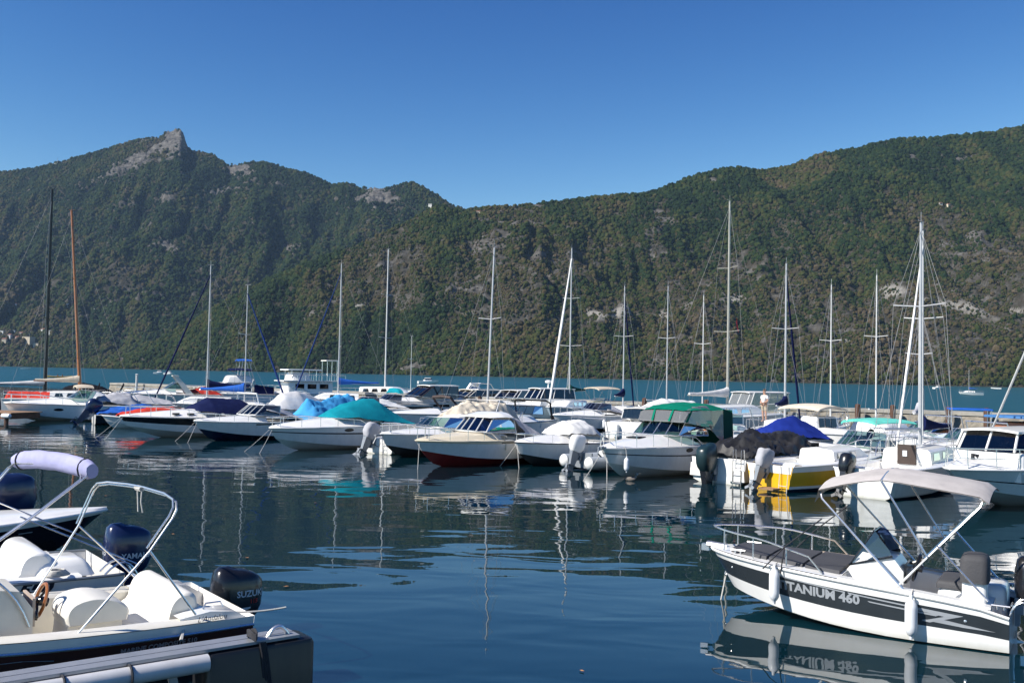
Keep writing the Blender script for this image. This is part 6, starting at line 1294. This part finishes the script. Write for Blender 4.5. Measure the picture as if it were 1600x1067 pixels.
    P, H = base('white catamaran hull peeping under the mint bimini', 1388, 46, 6.4, 1.7, 1.0, .9, head(-.75, -.66), OLDW, hc=.2, cat='boat', name='catamaran'); H.fender(P, .6, .45, .5, .12, 1); mb = MB(); mb.rbox((-.9, -.9, 1.2), (2.4, 2.2, .6), .15, top=(.8, .8)); mb.build('cabin_side', WHITE, P, 40)
    P, H = base('white and mint motorboat with mint bimini and raked screen', 1345, 37, 5.4, 2.1, .88, .75, head(-.92, -.39), WHITE, hc=.2, t0=.52, bands=((0, .72, WHITE, 'hull_side'), (.72, .9, C_MINT, 'hull_stripe'), (.9, 1, WHITE, 'gunwale_side'))); H.windscreen(P, .7, .85, 1.0, .55, .5, .9, G_GREEN); bimini(P, -1.9, .1, .95, 1.95, C_MINT, .85, arch=.1); mb = MB(); mb.lathe([(.18, -.05), (.2, 0), (.12, .06)], 12, Matrix.Translation((-.3, .2, 1.45)) @ Matrix.Rotation(1.3, 4, 'Y')); mb.build('helm_wheel', BLACKP, P); H.outboard(P, 0, mat('plastic_blue_grey', (.15, .2, .27), .4), 1.1, 0, z=.6)
    P, H = base('motorboat with blue bimini on tall posts and black outboard', 1515, 43, 5.2, 2.1, .85, .8, head(.35, .94), WHITE, hc=None, t0=.5); mb = MB(); mb.rbox((.0, 0, 2.32), (1.7, 1.75, .07), .03); mb.build('bimini_top', C_BLUE, P, 40); mb = MB()
    for x in (-.7, .7):
        for sg in (1, -1): mb.tube([(x, sg*.8, .85), (x, sg*.8, 2.3)], .022, 6)
    mb.build('bimini_frame', STEEL, P); H.outboard(P, .1, BLACKP, 1.3, 0, z=.75); seatbox(P, (.2, 0, .95), (.6, .6, .8), WHITE, 'console'); H.rails(P, .0, .5, .4, 3, drop=False)
    P, H = base('wooden cabin boat with long blue roof at the right edge', 1600, 40, 6.4, 2.4, 1.0, .9, head(-.95, -.3), WHITE, hc=.15, t0=.6); mb = MB(); mb.rbox((-.6, 0, 1.45), (2.6, 1.8, .9), .06); mb.build('wooden_cabin', WOOD, P, 40); mb = MB(); mb.rbox((-.5, 0, 2.12), (3.2, 2.1, .10), .04); mb.build('blue_roof', mat('roof_blue', (.05, .16, .36), .5), P, 40)
    for sg in (1, -1): mb = MB(); mb.box((-.6, sg*.91, 1.65), (1.9, .03, .35)); mb.build('cabin_window', G_DARK, P, 0)
    mb = MB(); mb.tube([(.2, .6, 2.17), (.2, .6, 2.55)], .03, 5); mb.box((.2, .6, 2.58), (.25, .12, .06)); mb.build('roof_light', GREYP, P, 0)
    P, H = base('low white boat with tarpaulin heaps behind the navy sail cover', 1482, 39, 5.6, 2.1, .9, .8, head(-.8, -.6), WHITE, hc=.25); cover(P, [(.4, .9, 1.0, 1.1), (-.6, .95, .95, 1.35), (-2.4, .9, .85, 1.0)], C_PALE, 'pale_cover', wr=.08); H.rails(P, .4, 1, .4, 4, r=.015)
def extra_row():
    for lab, px, D, hd, cv, L in (('white cuddy boat with grey cockpit cover left of the tan bimini boat', 925, 62, head(-.8, -.6), C_GREY, 6.4), ('white cruiser with white cover behind the light blue covered boat', 565, 66, head(-.85, -.5), C_WHITE, 7.0), ('white cuddy boat with dark screen in front of the beige covered boom', 1120, 47, head(-.9, -.4), None, 6.4), ('white cabin boat with pale green screen right of the mint bimini boat', 1440, 42, head(-.9, -.4), None, 6.0), ('white boat with bow rail between the navy sail cover and blue bimini', 1500, 36, head(-.93, -.36), None, 5.4)):
        H = Hull(L, .36*L, 1.02, .92, bq=.68, kx=.86); P = boat('cuddy_boat', lab, 'motorboat', px, 0, hd, H, 'mid', D); H.make(P, DARKB, ((0, .84, GREYW, 'hull_side'), (.84, 1, WHITE, 'gunwale_side')), WHITE, WHITE, .025); H.foredeck(P, .45, .34, WHITE, steep=.5); H.well(P, .05, .45, WHITE, .3, .84)
        H.windscreen(P, .4, .38*.8*L/2.2, H.roofz(.52), .45, .5, 1.1, G_GREEN if cv is None else G_DARK); H.rails(P, .48, 1, .45, 4, r=.017); H.fender(P, .5, .45, .5, .11, 1)
        if cv: cover(P, [(-.6, .95, 1.3, 1.65), (-1.6, 1.0, 1.1, 1.6), (-L/2+.2, .95, .95, 1.05)], cv, pw=1.6, wr=.02)
        else: mb = MB(); mb.tube([(-1.6, -1.0, .95), (-1.3, -.95, 2.0), (-1.3, .95, 2.0), (-1.6, 1.0, .95)], .03, 7); mb.build('radar_arch', STEEL, P); seatbox(P, (-1.0, .4, .75), (.6, .55, .9), WHITE); seatbox(P, (-1.0, -.4, .75), (.6, .55, .9), WHITE)
extra_row()
C_PALE = cloth('pale_blue', (.42, .48, .58))
mid_row()

# ------------------------------------------------------------------ boats out on the lake
def lake_boats():
    def tiny(px, D, L, hd, label, cab=True, hm=WHITE):
        H = Hull(L, .36*L, .16*L, .13*L); P = boat('motorboat', label, 'motorboat', px, 0, hd, H, 'mid', D)
        H.make(P, WHITE, ((0, 1, hm, 'hull_side'),), hm, None); H.deckplate(P, 0, 1, WHITE, 'deck')
        if cab: mb = MB(); mb.rbox((-.05*L, 0, .21*L), (.38*L, .24*L, .14*L), .03*L, top=(.75, .85)); mb.build('cabin', WHITE, P, 40); mb = MB(); mb.box((-.05*L, 0, .235*L), (.36*L, .25*L, .05*L), top=(.9, .95)); mb.build('cabin_window', G_DARK, P, 0)
        return P
    tiny(670, 330, 7.5, head(.9, .3), 'small white cabin boat on the lake behind the hardtop cruiser')
    tiny(250, 600, 8, head(.95, .2), 'tiny white boat on the lake above the tan radar arch'); tiny(265, 560, 7, head(.95, -.2), 'tiny white boat on the lake beside the navy furled stay', hm=OLDW)
    tiny(1467, 700, 9, head(.9, .3), 'tiny white boat near the far shore right of the tall masts'); tiny(1556, 900, 9, head(-.9, .3), 'tiny white boat at the far shore on the right', False)
    tiny(40, 900, 9, head(.9, .3), 'tiny white boat at the far shore left of the black mast', False)
    # yellow kayak with two paddlers
    g = at(93, 300); P = empty('kayak', (g.x, g.y, 0), head(.98, .1)); tag(P, 'yellow kayak with two paddlers on the lake at left', 'kayak')
    mb = MB(); rows = []
    for i in range(11): u = i/10*2-1; w_ = .75*max(.02, 1-u*u)**.6; rows.append([(u*7.5/2, w_*f, .25+.25*u*u+.12*(1-f*f) if abs(f) < 1 else .3+.25*u*u) for f in (-1, -.5, 0, .5, 1)]+[(u*7.2/2, 0, -.1)])
    mb.grid(rows, ring=True); mb.build('kayak_hull', mat('kayak_yellow', (.65, .42, .08), .4), P, 40)
    for k, x in enumerate((-.6, .9)):
        o = person_simple((g.x+x, g.y, .2), 0.9, 'paddler sitting at the %s of the yellow kayak' % ('rear' if k == 0 else 'front'))
def person_simple(loc, h, label):
    mb = MB(); prof = [(.16, 0), (.22, .1), (.19, .3), (.24, .5), (.20, .6), (.07, .66), (.065, .70), (.11, .75), (.12, .84), (.08, .93), (.01, .95)]
    mb.lathe([(r, z*h) for r, z in prof], 10, Matrix.Scale(.75, 4, (0, 1, 0))); o = mb.build('person', mat('paddler_clothes', (.10, .06, .05), .8), None, 50); o.location = loc; return tag(o, label, 'person')
lake_boats()
# ------------------------------------------------------------------ people, birds, leaves, houses
def skinned(name, verts, edges, radii, m, parent=None, root=0, sub=2, loc=None):
    me = bpy.data.meshes.new(name); me.from_pydata(verts, edges, []); o = bpy.data.objects.new(name, me); COL.objects.link(o)
    md = o.modifiers.new('skin', 'SKIN'); md.use_smooth_shade = True; s2 = o.modifiers.new('sub', 'SUBSURF'); s2.levels = sub; s2.render_levels = sub
    for i, r in enumerate(radii): me.skin_vertices[0].data[i].radius = (r, r) if not isinstance(r, tuple) else r; me.skin_vertices[0].data[i].use_root = (i == root)
    dg = bpy.context.evaluated_depsgraph_get(); ev = bpy.data.meshes.new_from_object(o.evaluated_get(dg)); o.modifiers.clear(); o.data = ev; bpy.data.meshes.remove(me); ev.name = name; ev.materials.clear(); ev.materials.append(m)
    if parent is not None: o.parent = parent
    return o
def man():
    SKIN = mat('skin', (.48, .27, .18), .6, var=.05); D = 53.0; p = at(1195, D); z0 = CAMH+ray(1195, 609).z*D-1.76
    # standing, facing left, both hands held together in front of the belly
    V = [(0, 0, .95), (0, 0, 1.15), (0, 0, 1.38), (0, 0, 1.50), (.02, 0, 1.58), (.03, 0, 1.68), (.02, 0, 1.75)]
    E = [(0, 1), (1, 2), (2, 3), (3, 4), (4, 5), (5, 6)]; Rr = [(.15, .12), (.14, .11), (.17, .11), .06, .07, .095, .06]
    for sg in (1, -1):
        b = len(V); V += [(0, sg*.19, 1.40), (.0, sg*.24, 1.14), (.20, sg*.10, 1.05), (.26, sg*.03, 1.04)]; E += [(2, b), (b, b+1), (b+1, b+2), (b+2, b+3)]; Rr += [.065, .05, .038, .04]
        for k in range(3): V.append((.30+.01*k, sg*(.02-.02*k), 1.05-.025*k)); E.append((b+3, len(V)-1)); Rr.append(.012)
        V.append((.27, sg*.05, 1.09)); E.append((b+3, len(V)-1)); Rr.append(.012)
        c = len(V); V += [(0, sg*.10, .88), (.01, sg*.11, .48), (-.02, sg*.11, .08), (.12, sg*.12, .03)]; E += [(0, c), (c, c+1), (c+1, c+2), (c+2, c+3)]; Rr += [.095, .065, .045, .04]
    o = skinned('person', V, E, Rr, SKIN); o.location = (p.x, p.y, z0); o.rotation_euler = (0, 0, head(-.85, -.5)); tag(o, 'man in white T-shirt and beige shorts standing on a sailboat deck', 'person')
    sh = [(0, 0, .96), (0, 0, 1.16), (0, 0, 1.38), (0, 0, 1.46), (0, .19, 1.40), (0, .235, 1.24), (0, -.19, 1.40), (0, -.235, 1.24)]
    skinned('t_shirt', sh, [(0, 1), (1, 2), (2, 3), (2, 4), (4, 5), (2, 6), (6, 7)], [(.185, .15), (.175, .14), (.20, .14), .085, .085, .075, .085, .075], mat('cotton_white', (.72, .72, .72), .9), o)
    st = [(0, 0, .97), (0, .10, .86), (0, .115, .56), (0, -.10, .86), (0, -.115, .56)]
    skinned('shorts', st, [(0, 1), (1, 2), (0, 3), (3, 4)], [(.17, .14), .115, .10, .115, .10], mat('cotton_beige', (.42, .35, .26), .9), o)
    mb = MB(); mb.lathe([(.10, -.02), (.105, .03), (.085, .08), (.03, .115)], 12, Matrix.Translation((.0, 0, 1.71))); mb.build('hair', mat('hair_brown', (.06, .04, .03), .8), o, 60)
    mb = MB(); mb.lathe([(.028, -.02), (.018, 0), (.004, .02)], 8, Matrix.Translation((.125, 0, 1.67)) @ Matrix.Rotation(math.pi/2, 4, 'Y')); mb.build('nose', SKIN, o)
man()
def grebe():
    g = ground(985, 751); o = empty('water_bird', (g.x, g.y, 0), head(1, -.1)); tag(o, 'small grey water bird swimming below the green canopy cruiser', 'bird')
    B = mat('feather_grey', (.20, .17, .14), .8)
    skinned('body', [(-.20, 0, .07), (-.10, 0, .05), (.06, 0, .05), (.15, 0, .07), (.19, 0, .17), (.19, 0, .25), (.25, 0, .25)], [(0, 1), (1, 2), (2, 3), (3, 4), (4, 5), (5, 6)], [.03, .085, .10, .06, .033, .042, .02], B, o)
    mb = MB(); mb.lathe([(.016, 0), (.010, .04), (.002, .085)], 6, Matrix.Translation((.25, 0, .25)) @ Matrix.Rotation(math.pi/2, 4, 'Y')); mb.build('bill', mat('bill_pale', (.5, .4, .3), .5), o)
    mb = MB(); mb.lathe([(.002, -.035), (.03, -.02), (.034, 0), (.02, .03)], 8, Matrix.Translation((.215, 0, .225))); mb.build('cheek', mat('feather_white', (.6, .58, .55), .8), o)
grebe()
def leaves():
    rng = random.Random(5); me = None; LM = mat('dead_leaf', (.34, .16, .06), .8, var=.4, vscale=9)
    for k, (px, py) in enumerate(((447, 917), (386, 872), (493, 786), (165, 775), (270, 835), (909, 1049))):
        g = ground(px, py)
        if me is None:
            mb = MB(); pts = [(-.07, 0, 0), (-.03, .035, .012), (.03, .03, .008), (.08, 0, .014), (.03, -.03, .006), (-.03, -.035, .012)]; mb.add(pts+[(0, 0, 0)], [(i, (i+1) % 6, 6) for i in range(6)]); o = mb.build('fallen_leaf', LM, None, 0); me = o.data
        else: o = bpy.data.objects.new('fallen_leaf', me); COL.objects.link(o)
        o.location = (g.x, g.y, .012); o.rotation_euler = (0, 0, rng.uniform(0, 6)); s_ = rng.uniform(.5, .8); o.scale = (s_, s_, s_)
        tag(o, 'small brown fallen leaf floating on the open harbour water', 'leaf', 'fallen leaves on the water')
leaves()
_tn, _tf = T_near, T_far
def surf(T, px, py):
    d = (T['U']-px)**2+(T['V']-py)**2+(T['S'] > 1.01)*1e6; i = np.unravel_index(np.argmin(d), d.shape); return Vector((T['X'][i], T['Y'][i], T['Z'][i]))
def houses():
    WL = [mat('plaster_white', (.62, .60, .55), .8), mat('plaster_cream', (.55, .46, .33), .8), mat('plaster_pink', (.48, .36, .30), .8)]; RF = mat('roof_tile', (.24, .10, .065), .85, var=.3); RG = mat('roof_slate', (.16, .15, .15), .8)
    L = [(T_far, 4, 521, 26, 9, 0, 1), (T_far, 13, 527, 18, 8, 0, 0), (T_far, 20, 519, 20, 8, 0, 1), (T_far, 26, 530, 16, 8, 2, 0), (T_far, 7, 535, 18, 9, 1, 0), (T_far, 33, 524, 20, 8, 0, 0), (T_far, 45, 536, 42, 22, 1, 1), (T_far, 57, 541, 22, 10, 1, 1), (T_far, 68, 519, 18, 7, 0, 0), (T_far, 78, 520, 22, 8, 0, 1), (T_far, 105, 477, 14, 8, 0, 1), (T_far, 116, 493, 12, 8, 1, 0), (T_far, 145, 488, 13, 7, 0, 1), (T_far, 152, 512, 14, 6, 0, 0), (T_far, 24, 476, 10, 7, 0, 0), (T_near, 671, 321, 12, 9, 0, 1), (T_near, 1470, 321, 9, 5, 0, 0), (T_near, 1483, 322, 10, 4, 1, 0), (T_near, 1506, 320, 8, 4, 0, 0), (T_near, 747, 335, 12, 6, 1, 0)]
    words = ['long white house highest left in the hillside village', 'small white house with red roof below the long white one', 'flat roofed white house at the top of the village', 'small pink house right in the hillside village', 'cream house lowest left in the village', 'white house with red roof at the right of the village', 'big cream building left of the black mast', 'low cream annex right of the big cream building', 'white house by itself right of the black mast', 'flat white house farther right of the black mast', 'lone white house high on the slope by the wooden mast', 'small cream house on the slope left of the wooden mast', 'white house on the slope right of the wooden mast', 'low white house right of the wooden mast near the shore', 'tiny white house alone above the village', 'white house on the spur below the notch in the ridge', 'white chalet on the right hand ridge', 'red roofed chalet on the right hand ridge', 'last chalet to the right on the ridge', 'small house on the slope right of the notch']
    for (T, px, py, w_, h, wi, flat), lab in zip(L, words):
        p = surf(T, px, py); o = empty('house', (p.x, p.y, p.z), random.uniform(-.4, .4)); tag(o, lab, 'house', 'houses on the far slopes'); d = w_*.7; h0 = 6
        mb = MB(); mb.box((0, 0, h/2-3), (w_, d, h+6+h0)); top = h/2-3+(h+6+h0)/2; mb.build('wall', WL[wi], o, 0)
        mb = MB()
        if flat: mb.box((0, 0, top+.4), (w_+1, d+1, .8)); mb.build('roof', RG, o, 0)
        else:
            mb.add([(-w_/2-.6, -d/2-.8, top-.2), (w_/2+.6, -d/2-.8, top-.2), (w_/2+.6, d/2+.8, top-.2), (-w_/2-.6, d/2+.8, top-.2), (-w_/2-.6, 0, top+d*.32), (w_/2+.6, 0, top+d*.32)], [(0, 1, 5, 4), (2, 3, 4, 5), (0, 4, 3), (1, 2, 5), (3, 2, 1, 0)]); mb.build('roof', RF, o, 0)
        n = max(2, int(w_/5))
        for k in range(n): mb = MB(); mb.box((-w_/2+(k+.5)*w_/n, -d/2-.06, top-2.6), (1.6, .2, 1.9)); mb.build('window', G_DARK, o, 0)
    p = surf(T_far, 90, 257); o = empty('radio_mast', (p.x, p.y, p.z)); tag(o, 'thin radio mast on the left shoulder of the mountain', 'mast'); mb = MB(); mb.tube([(0, 0, -5), (0, 0, 26), (0, 0, 44)], [1.6, 1.0, .5], 6); mb.build('mast_pole', GREYP, o); mb = MB(); mb.box((0, -1.5, 24), (4, 2, 3)); mb.build('antenna_panel', WMAST, o, 0)
    mb = MB(); mb.box((-12, 0, 2), (16, 8, 10)); mb.build('equipment_hut', WL[0], o, 0)
houses()
def red_boat():
    H = Hull(4.6, 1.8, .8, .7); P = boat('motorboat', 'small boat under a dark red cover behind the brown dock', 'motorboat', 52, 0, head(-.98, -.15), H, 'mid', 72)
    H.make(P, BLACKG, ((0, 1, BLACKG, 'hull_side'),), BLACKG, None); H.deckplate(P, 0, 1, WHITE, 'deck'); cover(P, [(1.9, .3, .9, 1.0), (1.6, .75, .8, 1.45, 3), (-1.8, .85, .75, 1.4, 3), (-2.2, .8, .7, .9)], C_RED, 'red_cover', wr=.04)
red_boat()
